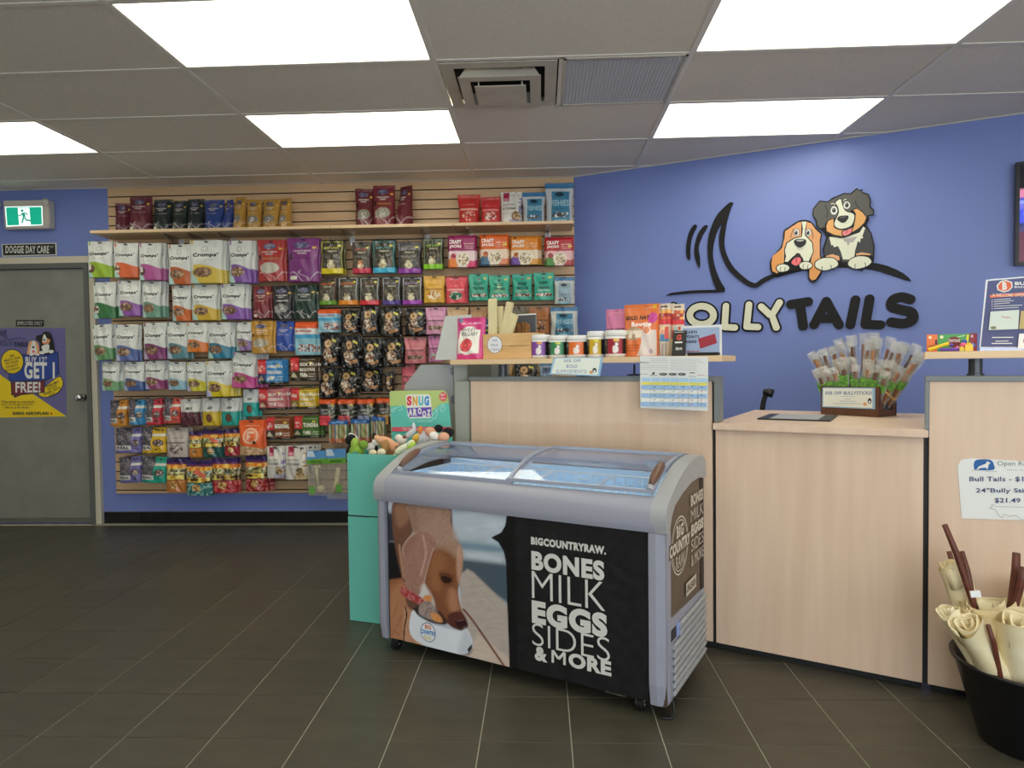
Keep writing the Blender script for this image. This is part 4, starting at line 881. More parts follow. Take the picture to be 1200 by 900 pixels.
# ------------------------------------------------------------------ service counter
AC = math.radians(28.2); EC = np.array([math.cos(AC), -math.sin(AC), 0]); NC = np.array([-math.sin(AC), -math.cos(AC), 0]); CO = np.array([.7483, 2.9497, 0]); ZZ = np.array([0, 0, 1.])
RC = np.array([EC, -NC, ZZ]).T                     # columns: along, inward, up
def cp(s, d, z): return CO+EC*s-NC*d+ZZ*z         # s along the counter, d behind its front, z height
def cloc(x, y, d=0):
    P = onp(x, y, CO-NC*d, NC); return (P-CO) @ EC, P[2]
def cbox(mb, s0, s1, d0, d1, z0, z1, col=None):
    return mb.box(cp((s0+s1)/2, (d0+d1)/2, (z0+z1)/2), (s1-s0, d1-d0, z1-z0), RC, col)
LZ, CT = 1.284, .995
M_kick = mat('kick_black', S(26, 26, 28), .6)
def unit(s0, s1, ztop, label, name='counter_unit'):
    return thing(name, cp((s0+s1)/2, .3, 0), label, 'counter')
tA = unit(-1.36, 0, 1.2, 'tall maple counter section with grey top trim behind the glass top freezer')
cbox(MB(), -1.266, -.010, 0, .028, .035, 1.172).build('front_panel', M_wood, tA, bevel=.001)
m = MB(); cbox(m, -1.272, .022, -.008, .07, 1.1735, 1.194); m.build('top_trim', M_grey, tA, bevel=.002)
m = MB(); cbox(m, .000, .022, -.008, .07, .997, 1.173); m.build('end_trim', M_grey, tA, bevel=.002)
cbox(MB(), -1.360, -1.2745, -.012, .06, .0, 1.169).build('end_post', mat('sage_grey', S(160, 165, 154), .45), tA, bevel=.003)
m = MB(); cbox(m, -.010, -.001, .012, .03, .03, 1.17); cbox(m, -1.2745, -1.266, .012, .03, .03, 1.17); m.build('shadow_gap', M_kick, tA)
m = MB(); cbox(m, -1.26, 0, .04, .06, 0, .034); m.build('kick_board', M_kick, tA)
cbox(MB(), -1.26, -.01, .03, .05, .04, 1.165).build('back_panel', M_wood, tA)
cbox(MB(), -1.26, -.01, .07, .66, .71, .74).build('desk_top', M_wood, tA)
tB = unit(0, .79, .96, 'low maple counter section under the pay desk worktop')
cbox(MB(), .005, .772, 0, .028, .035, .966).build('front_panel', M_wood, tB, bevel=.001)
m = MB(); cbox(m, .772, .790, .012, .03, .03, .966); m.build('shadow_gap', M_kick, tB)
cbox(MB(), .01, .77, .04, .06, 0, .034).build('kick_board', M_kick, tB)
for s_ in (.02, .75): cbox(MB(), s_, s_+.02, .065, .82, .0, .966).build('side_panel', M_wood, tB)
wt = MB(); cbox(wt, .0, .787, -.03, .86, .967, CT)
o = wt.build('worktop', M_wood, bevel=.002); tag(o, 'low maple worktop carrying the crate of wrapped chew sticks', 'worktop')
tC = unit(.78, 1.98, 1.2, 'tall maple counter section at the right edge with a price sheet')
cbox(MB(), .790, 1.98, 0, .028, .035, 1.174).build('front_panel', M_wood, tC, bevel=.001)
m = MB(); cbox(m, .7755, 1.98, -.008, .07, 1.175, 1.195); m.build('top_trim', M_grey, tC, bevel=.002)
cbox(MB(), .7755, .789, -.008, .07, .997, 1.1745).build('end_trim', M_grey, tC, bevel=.002)
cbox(MB(), .80, 1.97, .04, .06, 0, .034).build('kick_board', M_kick, tC)
cbox(MB(), .80, 1.97, .03, .05, .04, 1.17).build('back_panel', M_wood, tC)
M_post = mat('post_grey', S(72, 76, 80), .35, metal=.3)
def ledge(s0, s1, posts, label):
    t = thing('counter_ledge', cp((s0+s1)/2, .06, 1.195), label, 'shelf', 'raised counter ledges')
    cbox(MB(), s0, s1, -.06, .20, LZ-.026, LZ).build('board', M_edge, t, bevel=.002)
    for s_ in posts:
        m = MB(); m.lathe([(.027, 1.1955), (.027, 1.203), (.022, 1.204), (.022, LZ-.027)], cp(s_, .035, 0), 20); m.build('post', M_post, t, smooth=False)
ledge(-1.354, .047, (cloc(585, 434)[0], -.62, -.12), 'long maple ledge on posts holding tubs and bags above the tall counter')
ledge(.772, 1.98, (cloc(1144, 431)[0], 1.75), 'maple ledge on posts at the right edge holding crayons and a notice')

# papers on the counter
def paper(label, name, corners, d, cat='sign', off=.002, m=None, ptilt=0):
    t = thing(name, cp(cloc(*corners[0], d)[0], d, cloc(*corners[0], d)[1]), label, cat)
    pts = [cloc(*c, d) for c in corners]; MB().prism(pts, CO-NC*d, EC, ZZ, NC, .0012).build('paper', m or mat('white_paper', S(222, 224, 220), .6), t)
    conv = lambda x, y: cloc(x, y, d)
    return t, Sheet(CO-NC*d, EC, NC, conv, off=.0016)
t, s = paper('white price chart with blue rows taped under the ledge', 'price_chart', [(750, 417), (830, 418), (829.5, 481.5), (750.5, 478)], -.062)
LB = S(150, 185, 220); lx = lambda x: 750+x/1108*160-0; fx = lambda x: 700+x/6.925; fy = lambda y: 350+y/6.923
for k in range(6):
    y0 = 640+k*0; 
rows = [(640, 672, S(172, 205, 228)), (676, 698, S(225, 215, 90)), (702, 733, LB), (738, 766, WHITE), (770, 800, LB), (805, 835, WHITE), (838, 868, LB)]
for (a, b, c) in rows:
    for k in range(7):
        xa, xb = [(362, 436), (442, 512), (518, 588), (594, 664), (672, 742), (750, 816), (824, 894)][k]; q = (xa-362)*.012
        s.poly([(fx(xa), fy(a+q)), (fx(xb), fy(a+q+1)), (fx(xb), fy(b+q+1)), (fx(xa), fy(b+q))], c)
DK = S(50, 54, 60)
for r, y in enumerate([715, 748, 782, 820, 852]):
    for k, x in enumerate([475, 550, 628, 706, 780, 858]):
        if k < 3 or (r == 1 and k < 5): s.line([(fx(x-9), fy(y)), (fx(x-3), fy(y+7)), (fx(x+10), fy(y-8))], .42, DK)
        else:
            c = S(190, 60, 60) if (r == 3 or (k == 5 and r == 1) or (r == 4 and k == 4)) else DK
            s.line([(fx(x-6), fy(y-5)), (fx(x+6), fy(y+6))], .4, c); s.line([(fx(x-6), fy(y+6)), (fx(x+6), fy(y-5))], .4, c)
for y in (488, 502, 516, 540, 556, 572): s.line([(fx(365 if y > 520 else 450), fy(y)), (fx(592), fy(y+1))], .22, S(120, 122, 126))
for y in (490, 502, 516, 530, 545, 560, 575): s.line([(fx(612), fy(y)), (fx(885-(y % 3)*30), fy(y+2))], .22, S(120, 122, 126))
s.text('POLICY', fx(368), fy(524), fx(440), fy(512), DK, .03)
for k, x in enumerate([555, 630, 706]): s.ell(fx(x), fy(612), 4.6, 1.6, DK); s.text('BRAND' if 0 else 'RAW', fx(x-14), fy(616), fx(x+14), fy(606), WHITE, .02)
s.poly([(fx(462), fy(614)), (fx(470), fy(598)), (fx(488), fy(592)), (fx(484), fy(614))], DK); s.line([(fx(445), fy(620)), (fx(508), fy(622))], .5, DK); s.line([(fx(768), fy(600)), (fx(812), fy(601))], .9, DK); s.line([(fx(760), fy(628)), (fx(818), fy(630))], .4, DK); s.line([(fx(832), fy(620)), (fx(892), fy(622))], .5, S(200, 90, 70)); s.line([(fx(365), fy(610)), (fx(432), fy(612))], .4, DK)
s.build('print', t)
t, s = paper('trapezoid card offering half off bold supplements, taped under the tubs', 'offer_card', [(649, 419), (707, 418.5), (703, 441), (644, 438.5)], -.063, m=mat('card_blue', S(150, 190, 215), .6))
s.poly([(651, 420), (704, 419.5), (700.5, 439.5), (646.5, 437.5)], S(232, 236, 222))
for w, a, b, y0, y1 in (('50% OFF', 661, 681, 424.6, 421), ('BOLD', 664, 677, 431, 427.2), ('SUPPLEMENTS!', 652, 688, 437.3, 433.2)): s.text(w, a, y0, b, y1, S(140, 150, 180), .02)
s.ell(697, 434, 2.4, 2.8, BLACK); s.ell(697, 435, 1.3, 1.6, WHITE); s.ell(693, 436.2, 2, 2, S(222, 160, 110)); s.build('print', t)
t, s = paper('curled white sheet listing bull tails and bully sticks on the right counter', 'price_sheet', [(1122, 546), (1126, 539), (1138, 537), (1290, 545), (1290, 612), (1127, 607.5)], -.001, m=mat('white_paper2', S(226, 228, 224), .55, bump=.3, bscale=12))
qx, qy = lambda x: 1110+x/10.59, lambda y: 530+y/10.59
NVB = S(40, 60, 110); GY = S(90, 96, 100)
s.poly([(qx(335), qy(200)), (qx(330), qy(140)), (qx(370), qy(92)), (qx(530), qy(92)), (qx(578), qy(150)), (qx(570), qy(220)), (qx(350), qy(215))], S(28, 92, 160), 3)
s.poly([(qx(365), qy(212)), (qx(390), qy(175)), (qx(480), qy(140)), (qx(490), qy(110)), (qx(540), qy(130)), (qx(515), qy(150)), (qx(500), qy(215)), (qx(480), qy(190)), (qx(410), qy(195)), (qx(380), qy(214))], WHITE)
s.line([(qx(300), qy(228)), (qx(420), qy(220)), (qx(520), qy(240)), (qx(620), qy(238))], .3, GY)
s.text('Open Range', qx(622), qy(182), qx(1120), qy(108), GY, -.008); s.line([(qx(740), qy(216)), (qx(870), qy(220))], .3, GY); s.line([(qx(890), qy(220)), (qx(1050), qy(224))], .3, GY)
s.text('Bull Tails - $12.99', qx(275), qy(368), qx(1180), qy(300), NVB, .012); s.text('24"Bully Sticks', qx(355), qy(515), qx(1120), qy(442), NVB, .012); s.text('$21.49', qx(590), qy(632), qx(908), qy(564), NVB, .012)
s.line([(qx(p), qy(q)) for p, q in ((520, 690), (560, 700), (600, 712), (640, 780), (690, 815), (700, 765), (780, 795), (850, 775), (890, 820), (960, 830), (1000, 760), (1040, 690), (900, 678), (620, 672), (580, 655), (545, 640), (560, 670), (525, 688))], .35, S(120, 120, 116), 2)
s.build('print', t)

# things along the tall ledge; d = how far behind the counter front
def sup(x0, x1, ytop, d): a, b = cloc(x0, 410, d)[0], cloc(x1, 410, d)[0]; return a, b, cloc((x0+x1)/2, ytop, d)[1]
# leaning grey acrylic panel at the left end
a, b, zt_ = sup(510, 536, 369, .02)
t = MB(); P = [cloc(x, y, .02) for x, y in ((524, 370), (536, 371), (547, 400), (536, 424), (509, 424))]
a0 = cloc(510, 420, .0)[0]; b0 = cloc(535, 420, 0)[0]; zt_ = cloc(530, 370, .12)[1]; a1 = cloc(522, 400, .12)[0]; b1 = cloc(553, 400, .12)[0]
m = MB(); th = np.array([0, 0, 0])
for dd in (0, .006): m.v += [tuple(cp(s_, d_+dd, z_)) for s_, d_, z_ in ((a0, .0, LZ+.001), (b0+.05, .0, LZ+.001), (b1, .12, zt_), (a1, .12, zt_))]
m.f += [(0, 1, 2, 3), (7, 6, 5, 4), (0, 4, 5, 1), (1, 5, 6, 2), (2, 6, 7, 3), (3, 7, 4, 0)]; m.c += [(.5, .5, .5)]*8
tag(m.build('acrylic_panel', mat('frosted_acrylic', S(188, 192, 190), .3, var=.08, vscale=20)), 'leaning pale grey acrylic panel at the left end of the counter ledge', 'panel')
# pink gummy bag
def lbag(x0, x1, y0, d, stl, base, label, **op):
    a, b, z = sup(x0, x1, y0, d); NPOUCH[0] += 1; rz_ = op.pop('rz', 0); cat = op.pop('cat', 'bag'); th = op.pop('thick', .05); zb = op.pop('zb', LZ)
    o = pouch(op.pop('nm', 'candy_bag'), b-a, z-zb, stl, base, hang=False, thick=th, pxw=(x1-x0)*1.3, pxh=(418-y0)*1.3, seed=NPOUCH[0], **op)
    o.location = tuple(cp((a+b)/2, d+th*.6, zb+.0005)); o.rotation_euler = (0, 0, -AC+math.radians(rz_)); return tag(o, label, cat)
lbag(533, 566, 372, -.005, st_frost, 'd43c80', 'pink and white candy bag reading WILEY WALLABY on the ledge')
# wooden box of yak chews
a, b, z = sup(566, 622, 390.5, .0); M_box = mat('pine_box', S(226, 188, 134), .5, var=.15, vscale=6, stretch=(1, 1, 5), c2=S(206, 164, 108))
t = thing('wooden_box', cp((a+b)/2, .07, LZ), 'light wooden box with a round white label on the ledge', 'box')
zh = (z-LZ)
for k in range(2): cbox(MB(), a, b, 0, .012, LZ+.001+k*zh/2, LZ+(k+1)*zh/2-.001).build('front_board', M_box, t, bevel=.001)
cbox(MB(), a, b, .138, .15, LZ+.001, z).build('back_board', M_box, t)
for s_ in (a, b-.012): cbox(MB(), s_, s_+.012, .0125, .1375, LZ+.001, z).build('side_board', M_box, t)
cbox(MB(), a+.012, b-.012, .013, .137, LZ+.001, LZ+.01).build('base_board', M_box, t)
s = Sheet(CO, EC, NC, lambda x, y: cloc(x, y, 0), off=.0015); s.ell(580, 404, 8.8, 10.2, BLACK); s.ell(580, 404, 8.4, 9.8, S(228, 230, 232))
for w_, y in (('YAK', 399), ('MILK', 404.5), ('CHEWS', 410)): s.text(w_, 580-len(w_)*1.05, y+1.4, 580+len(w_)*1.05, y-1.6, S(120, 130, 170), .01)
s.build('round_label', t)
M_yak = mat('yak_chew', S(228, 216, 168), .55, var=.12, vscale=14, bump=.2, bscale=60)
for k, (x0, x1, yt, dd, tl, lab) in enumerate([(572.5, 583.5, 348.5, .03, 0, 'tall cream chew bar standing at the left of the wooden box'), (584, 592, 357.5, .06, -4, 'cream chew bar partly hidden in the middle of the wooden box'),
                                       (589, 598, 352, .045, 14, 'cream chew bar leaning right in the wooden box'), (592, 603, 365.5, .03, 20, 'short cream chew bar leaning far right in the wooden box')]):
    s0, s1, z1 = sup(x0, x1, yt, dd); w = s1-s0; zb = LZ+.012; h_ = z1-zb; Mt = RC @ rot(0, math.radians(tl), 0); sh = math.tan(math.radians(tl))*h_/2
    m = MB(); m.box(cp((s0+s1)/2+(-sh*.2), dd, zb+h_/2), (w*.85, .018, h_*.96), Mt); tag(m.build('chew_bar', M_yak, bevel=.003), lab, 'chew', 'cream chew bars in the wooden box')
for k in range(7):
    x = 589+k*4.6; s0, s1, z1 = sup(x, x+4.2, 379-(k % 3), .10); m = MB(); m.box(cp((s0+s1)/2, .095+.01*(k % 2), LZ+.012+(z1-LZ-.012)/2), (s1-s0, .022, z1-LZ-.012), RC)
    tag(m.build('chew_stick', mat('grain_chew', S(160, 110, 60), .8, var=.5, vscale=60, bump=.8, bscale=120), bevel=.003), 'brown grainy chew stick, %s from the left in the wooden box' % ORD[k], 'chew', 'brown chew sticks in the wooden box')
# dark card and magazines behind the box
def card(x0, x1, y0, d, col, label, name, lean=0, zb=LZ, items=(), m=None, y1=None, th=.004, cat='sign'):
    s0, s1, z1 = sup(x0, x1, y0, d); t = thing(name, cp((s0+s1)/2, d, zb), label, cat)
    Mt = RC @ rot(math.radians(-lean), 0, 0); h_ = z1-zb; c = cp((s0+s1)/2, d+math.sin(math.radians(lean))*h_/2, zb+.001+h_/2*math.cos(math.radians(lean)))
    MB().box(c, (s1-s0, th, h_), Mt).build('board', m or mat('card_'+name, col, .4), t)
    w = s1-s0; f = lambda a_, b_: c+Mt @ np.array([(a_-.5)*w, -th/2-.0008, (b_-.5)*h_])
    pm = MB(); n_ = 0
    for it in items:
        if it[0] == 'r':
            _, a_, b_, e_, g_, cc = it; n_ += 1; P = [f(a_, b_), f(e_, b_), f(e_, g_), f(a_, g_)]; P = [p - Mt @ np.array([0, .0002*n_, 0]) for p in P]; pm.add(P, [(0, 1, 2, 3)], cc)
        else:
            _, tx, a_, b_, e_, g_, cc, bo = it; n_ += 1; pm.text(tx, lambda x, y: f(x, y)-Mt @ np.array([0, .0002*n_, 0]), a_, b_, e_, g_, cc, bo)
    if items: pm.build('print', PRINT, t, fixn=False)
    return t
card(606, 629, 368, .175, S(84, 86, 92), 'dark grey card with white lettering standing behind the wooden box', 'notice_card', items=(('r', .0, .97, 1, 1, WHITE), ('r', .985, 0, 1, 1, WHITE), ('t', 'YAK MILK', .30, .62, .72, .70, WHITE, .02), ('t', 'CHEWS', .30, .42, .80, .54, WHITE, .03)))
card(566, 590, 374, .165, S(70, 80, 130), 'striped blue magazine leaning behind the wooden box', 'magazine', items=[('r', .1, .1+.12*k, .9, .15+.12*k, (S(200, 205, 220), S(160, 200, 60))[k % 2]) for k in range(7)])
# five supplement tubs
M_lid = mat('tub_white', S(226, 226, 222), .35)
for k, (x0, x1, y0, c1, c2, lab) in enumerate([(622, 643.5, 392, '8048a0', 'd89830', 'purple'), (643.5, 665, 393, '388858', 'c8c840', 'green'), (664.5, 688.5, 393, 'dc7030', 'dc7030', 'orange'), (688.5, 708, 388, 'c8a828', 'e0d040', 'yellow'), (709.5, 734, 387, '9c2838', 'e0b840', 'dark red')]):
    s0, s1, z1 = sup(x0, x1, y0, .05); r = (s1-s0)/2*.97; h_ = z1-LZ; c = cp((s0+s1)/2, .055, LZ)
    t = thing('supplement_tub', c, 'white supplement tub with black and %s dog label on the ledge' % lab, 'tub', 'supplement tubs on the ledge')
    MB().lathe([(r*.9, .001), (r, .006), (r, h_*.76), (r*.93, h_*.78)], c, 32).build('jar', M_lid, t, smooth=True)
    MB().lathe([(r*1.0, h_*.785), (r*1.03, h_*.80), (r*1.03, h_*.95), (r*.99, h_*.99), (.0001, h_)], c, 32).build('lid', M_lid, t, smooth=True)
    nU, nV = 72, 30; V = []; Cc = []
    U_, V_ = np.meshgrid(np.linspace(0, 1, nU+1), np.linspace(0, 1, nV+1)); U_, V_ = U_.ravel(), V_.ravel()
    p = Paint(U_, V_, '20221f', 2.2, k); p.rect(.42, 0, .66, 1, c1); p.rspk(.30, .60, .40, .85, ['c8c8c0', '30302c'], 26); p.rspk(.28, .25, .36, .40, [c1, '30302c'], 20); p.rect(.52, .82, .60, .98, c2)
    p.m((np.abs(U_-.545)/.045)**2+((V_-.30)/.26)**2 < 1, 'e4e0dc'); p.ell(.565, .62, .022, .14, 'e4e0dc'); p.rect(.72, .3, .80, .7, '484a46')
    ang = -PI/2+(U_-.5)*2*PI*.98-AC*0; ex_, ey_ = EC, -NC
    # label wraps the tub, printed side turned to the room
    PP = np.array(c)+np.outer(np.sin((U_-.5)*2*PI*.98), EC)*(r+.0006)+np.outer(np.cos((U_-.5)*2*PI*.98), NC)*(r+.0006)+np.outer(.016+V_*(h_*.56), ZZ)
    me = bpy.data.meshes.new('label'); me.from_pydata([tuple(q) for q in PP], [], [(j*(nU+1)+i, j*(nU+1)+i+1, (j+1)*(nU+1)+i+1, (j+1)*(nU+1)+i) for j in range(nV) for i in range(nU)])
    at_ = me.color_attributes.new('Col', 'FLOAT_COLOR', 'POINT'); at_.data.foreach_set('color', np.c_[p.C, np.ones(len(p.C))].ravel()); link('label', me, GLOSS, t, True)
lbag(708, 737, 362, .12, st_bold, 'd078a0', 'pink treat bag reading BOLD NATURAL behind the tubs', nm='treat_pouch')
lbag(729, 770, 356, .055, st_bold, 'e07438', 'large orange treat bag with a pale dog picture on the ledge', nm='treat_pouch', big=1, thick=.06)
lbag(769.5, 785.5, 355.5, .09, st_tube, 'd8c8b0', 'tall slim treat bag with red band beside the orange bag', nm='treat_pouch', thick=.035)
lbag(785, 801, 356, .10, st_tube, 'dccdb4', 'tall slim treat bag with red band behind the black card', nm='treat_pouch', thick=.035)
card(787, 803, 387, -.01, S(24, 24, 26), 'small black tilted review card with a coloured letter on the ledge', 'review_card', lean=12, items=(('r', .1, .93, .8, .95, WHITE), ('t', 'G', .30, .62, .66, .84, S(215, 80, 60), .06), ('r', .2, .50, .75, .56, WHITE), ('t', 'dogs', .28, .18, .75, .36, WHITE, .03)))
t = card(798, 846, 381.5, .03, S(228, 228, 224), 'white framed points card showing a red card picture on the ledge', 'points_card', items=(('r', .05, .06, .95, .92, S(160, 178, 208)), ('t', 'EARN', .14, .74, .40, .84, S(40, 46, 60), .03), ('t', 'POINTS', .12, .58, .46, .68, S(40, 46, 60), .03), ('t', 'HERE', .14, .42, .40, .52, S(40, 46, 60), .03), ('t', 'AEROPLAN', .12, .12, .46, .17, S(170, 60, 70), .03)))
s0, z0 = cloc(819, 396.5, .03); P = [cloc(x, y, .03) for x, y in ((818.5, 397), (838, 391), (840.5, 402), (821, 408.5))]
MB().prism(P, CO-NC*.0265, EC, ZZ, NC, .0015).build('card_picture', mat('card_red', S(165, 55, 70), .4), t)
m = MB(); s0, s1, _ = sup(806, 842, 412, -.005); cbox(m, s0, s1, -.015, .025, LZ+.0005, LZ+.014); tag(m.build('card_stand', M_black, bevel=.002), 'flat black stand in front of the white points card', 'stand')
m = MB(); c = cp(cloc(744, 440, .1)[0], .1, 0); s_, z_ = cloc(743.5, 441, .1)
c = cp(s_, .1, 0); m.lathe([(.035, 1.196), (.035, 1.202), (.01, 1.205)], c, 16); m.box(c+ZZ*1.225, (.008, .006, .05), RC); tag(m.build('aerial', M_black), 'small black aerial standing behind the tall counter trim', 'aerial')
# grey corner box behind ledge at the left, and hinged gate
s0, z0 = cloc(543.5, 441, .30); s1, z1 = cloc(575.5, 427, .30); m = MB(); cbox(m, s0, s1, .30, .5, .745, z1); tag(m.build('cabinet_box', mat('sage_box', S(130, 132, 118), .5), bevel=.002), 'sage grey cabinet standing behind the left end of the tall counter', 'cabinet')
yg = 3.72; t = thing('counter_gate', onY(505, 600, yg)*np.array([1, 1, 0]), 'grey hinged gate with a clipped corner left of the tall counter', 'gate')
P = [onY(x, y, yg) for x, y in ((474, 560), (474, 452), (493, 427.5), (531.5, 427), (531.5, 560))]; P = [(p[0], max(p[2], .02) if k not in (0, 4) else .12) for k, p in enumerate(P)]
MB().prism(P, (0, yg, 0), (1, 0, 0), (0, 0, 1), (0, 1, 0), .02).build('leaf', mat('gate_grey', S(150, 153, 152), .45), t, bevel=.002)
x0, x1 = onY(531.8, 430, yg)[0], onY(543.5, 430, yg)[0]; zt_ = onY(537, 427, yg)[2]
MB().span((x0+.003, yg-.02, 0), (x1+.02, yg+.05, zt_)).build('gate_post', mat('sage_grey', S(160, 165, 154), .45), t, bevel=.002)
for yy in (430, 463):
    za, zb = onY(531, yy+10, yg)[2], onY(531, yy, yg)[2]; m = MB(); m.tube([(x0, yg-.008, za), (x0, yg-.008, zb)], .008, 10); m.span((x0-.02, yg-.004, za+.005), (x0+.02, yg-.001, zb-.005)); m.build('hinge', mat('hinge_steel', S(110, 112, 112), .45, metal=.6), t)
# tall screen and things on the right ledge
s0, z0 = cloc(1149, 410, .0); P = [cloc(x, y, .02) for x, y in ((1148, 409.5), (1160, 327), (1290, 319), (1290, 409.5))]
t = thing('notice_holder', cp(s0+.2, .03, LZ), 'clear upright holder with a navy banking leaflet at the right edge', 'sign')
P[0] = (P[0][0], LZ+.001); P[3] = (P[3][0], LZ+.001)
MB().prism(P, CO-NC*.026, EC, ZZ, NC, .006).build('acrylic', clear('acrylic_clear', gloss=.08), t, bevel=.001)
zo = lambda x, y: (1120+x/9.0, 320+y/9.0)
s = Sheet(CO-NC*.0195, EC, NC, lambda x, y: cloc(*zo(x, y), .0195), off=.0012)
s.poly([(318, 72), (1300, -15), (1300, 785), (250, 785)], S(224, 226, 226)); s.poly([(338, 84), (1300, 0), (1300, 780), (262, 780)], S(78, 84, 128))
s.poly([(430, 130), (470, 85), (530, 72), (595, 95), (600, 150), (560, 190), (505, 205), (440, 180)], WHITE); s.poly([(445, 132), (478, 96), (528, 84), (582, 104), (588, 148), (552, 180), (505, 192), (452, 172)], S(222, 100, 60))
s.text('B', 490, 178, 540, 95, WHITE, .06); s.text('BUSINESS', 622, 128, 1000, 92, WHITE, .05); s.text('BANKING', 618, 158, 860, 138, WHITE, .03)
s.poly([(360, 232), (1200, 170), (1200, 205), (360, 262)], S(225, 120, 80)); s.text('A WELCOME OFFER FOR YOU', 385, 250, 900, 215, S(238, 200, 180), .02)
for k, y in enumerate((285, 305, 328, 352, 376)): s.line([(400, y), ([580, 610, 570, 700, 660][k], y-14)], 6, WHITE); s.ell(382, y+2, 5, 5, WHITE)
s.poly([(365, 408), (668, 388), (655, 592), (345, 602)], S(210, 220, 210)); s.text('Cheque', 480, 480, 575, 455, S(190, 90, 90), .01); s.ell(395, 578, 32, 16, S(120, 125, 90))
s.poly([(685, 400), (1100, 370), (1100, 580), (665, 590)], S(190, 170, 110)); s.line([(380, 680), (605, 678)], 9, WHITE); s.line([(415, 720), (555, 716)], 8, WHITE); s.line([(375, 743), (592, 742)], 10, WHITE)
s.poly([(665, 640), (1200, 620), (1200, 800), (650, 800)], S(232, 234, 230)); s.poly([(712, 690), (1000, 680), (1000, 730), (708, 735)], S(170, 50, 90))
s.build('leaflet', t)
def rb(x0, x1, y0, y1, d, dep, col, name, label, cat, grp=None, prints=()):
    s0, s1, z1 = cloc(x0, y0, d)[0], cloc(x1, y0, d)[0], cloc((x0+x1)/2, y0, d)[1]
    t = thing(name, cp((s0+s1)/2, d, LZ), label, cat, grp); cbox(MB(), s0, s1, d, d+dep, LZ+.0008, z1).build('carton', mat('c_'+name+label[:9].replace(' ', ''), srgb(col), .4), t, bevel=.001)
    s = Sheet(CO-NC*d, EC, NC, lambda x, y: cloc(x, y, d), off=.001)
    for pr in prints: getattr(s, pr[0])(*pr[1:])
    s.build('print', t); return t
rb(1086, 1098.5, 392, 411, .06, .03, 'e87838', 'crayon_box', 'orange crayon box at the left end of the right ledge', 'box', 'crayon boxes', [('ell', 1090, 395.5, 1.8, 1.8, S(232, 225, 190)), ('line', [(1088, 406), (1096, 405)], .8, S(60, 40, 40)), ('rect', 1096, 398, 1098, 404, S(60, 40, 60))])
rb(1099, 1136, 391.5, 411, .06, .03, '4ca050', 'crayon_box', 'green crayon box with red drawing behind the loose toys', 'box', 'crayon boxes', [('ell', 1103.5, 395, 2, 2, S(232, 225, 190)), ('ell', 1118, 401, 8, 6.5, S(120, 40, 50)), ('text', 'CRAYONS', 1111, 401, 1125, 397.5, WHITE, .03), ('poly', [(1133, 392), (1136, 392), (1133, 410), (1130, 410)], S(225, 215, 60)), ('line', [(1122, 395), (1131, 393)], .8, S(210, 230, 200))])
rb(1136.5, 1145, 390.5, 410, .065, .03, 'a83040', 'crayon_box', 'dark red box end beside the navy leaflet holder', 'box', 'crayon boxes', [('ell', 1139, 394, 1.6, 1.8, S(230, 200, 200))])
def toyc(x, y, rpx, d, col, label, shape='ball'):
    s_, z = cloc(x, y, d); r = rpx*np.linalg.norm(cp(s_, d, z)-EYE)/FOC; m = MB(); mt_ = mat('toy_'+col, srgb(col), .35)
    if shape == 'ball': m.ell(cp(s_, d, max(z, LZ+r+.001)), (r, r, r), n=16, m=10); o = m.build('toy_bead', mt_, smooth=True)
    elif shape == 'block': m.box(cp(s_, d, LZ+r+.001), (r*2, r*1.6, r*2), RC); m.lathe([(r*.5, 0), (r*.5, r*.5)], cp(s_, d, LZ+2*r+.001), 12); o = m.build('toy_brick', mt_)
    else:
        s2 = s_+r*2.6; m.tube([cp(s_-r*3, d, LZ+.008), cp(s2, d-.01, LZ+(.006 if shape == 'flat' else .030))], .006, 10); o = m.build('toy_crayon', mt_, smooth=False)
    tag(o, label, 'toy')
toyc(1101, 405, 3, -.02, 'e8c828', 'fat yellow crayon leaning at the left end of the right ledge', 'stick'); toyc(1114, 409, 3, -.03, '6840a0', 'purple crayon lying on the right ledge', 'flat')
toyc(1115, 404.5, 1.8, .0, '5a48a8', 'violet bead above the purple crayon'); toyc(1122, 409, 2, -.03, 'e878a0', 'pink toy brick beside the purple crayon', 'block'); toyc(1129, 405, 3, -.01, 'e05888', 'pink round bead between the toy bricks')
toyc(1130, 400.5, 2.4, .02, '3058a8', 'blue round bead behind the pink one'); toyc(1135.5, 406, 3.2, -.02, 'e8c030', 'yellow toy brick nearest the leaflet holder', 'block'); toyc(1127, 410, 1.8, -.045, 'e0c030', 'small yellow toy brick in front of the pink bead', 'block'); toyc(1140, 404.5, 2.2, .01, '3868b0', 'blue bead touching the leaflet holder')
# low worktop: clip mat, crate, wrapped sticks
def wp(s, d, z=0): return cp(s, d, CT+z)
def wz(x, y): P = onZ(x, y, CT+.001)-CO; return P @ EC, -(P @ NC)
t = thing('payment_mat', wp(.22, .17), 'flat black framed mat with a pale sheet on the low worktop', 'mat')
q = [(893, 490), (913, 486.5), (984, 489), (974, 496.5)]; cs = [wz(*p) for p in q]
s0 = sum(c[0] for c in cs)/4; lo_ = min(c[0] for c in cs); hi_ = max(c[0] for c in cs)
dm = .22; dM = .54
sL, sR = .135, .435
cbox(MB(), sL, sR, dm, dM, CT+.0005, CT+.006).build('frame', M_black, t, bevel=.001)
cbox(MB(), sL+.05, sR-.05, dm+.012, dM-.012, CT+.0062, CT+.007).build('sheet', mat('pale_sheet', S(180, 180, 172), .3), t)
AK = math.radians(53); EK = np.array([math.cos(AK), -math.sin(AK), 0]); NK = np.array([-math.sin(AK), -math.cos(AK), 0]); RK = np.array([EK, -NK, ZZ]).T
KO = cp(.35, .655, 0)
def kp(s, d, z): return KO+EK*s-NK*d+ZZ*z
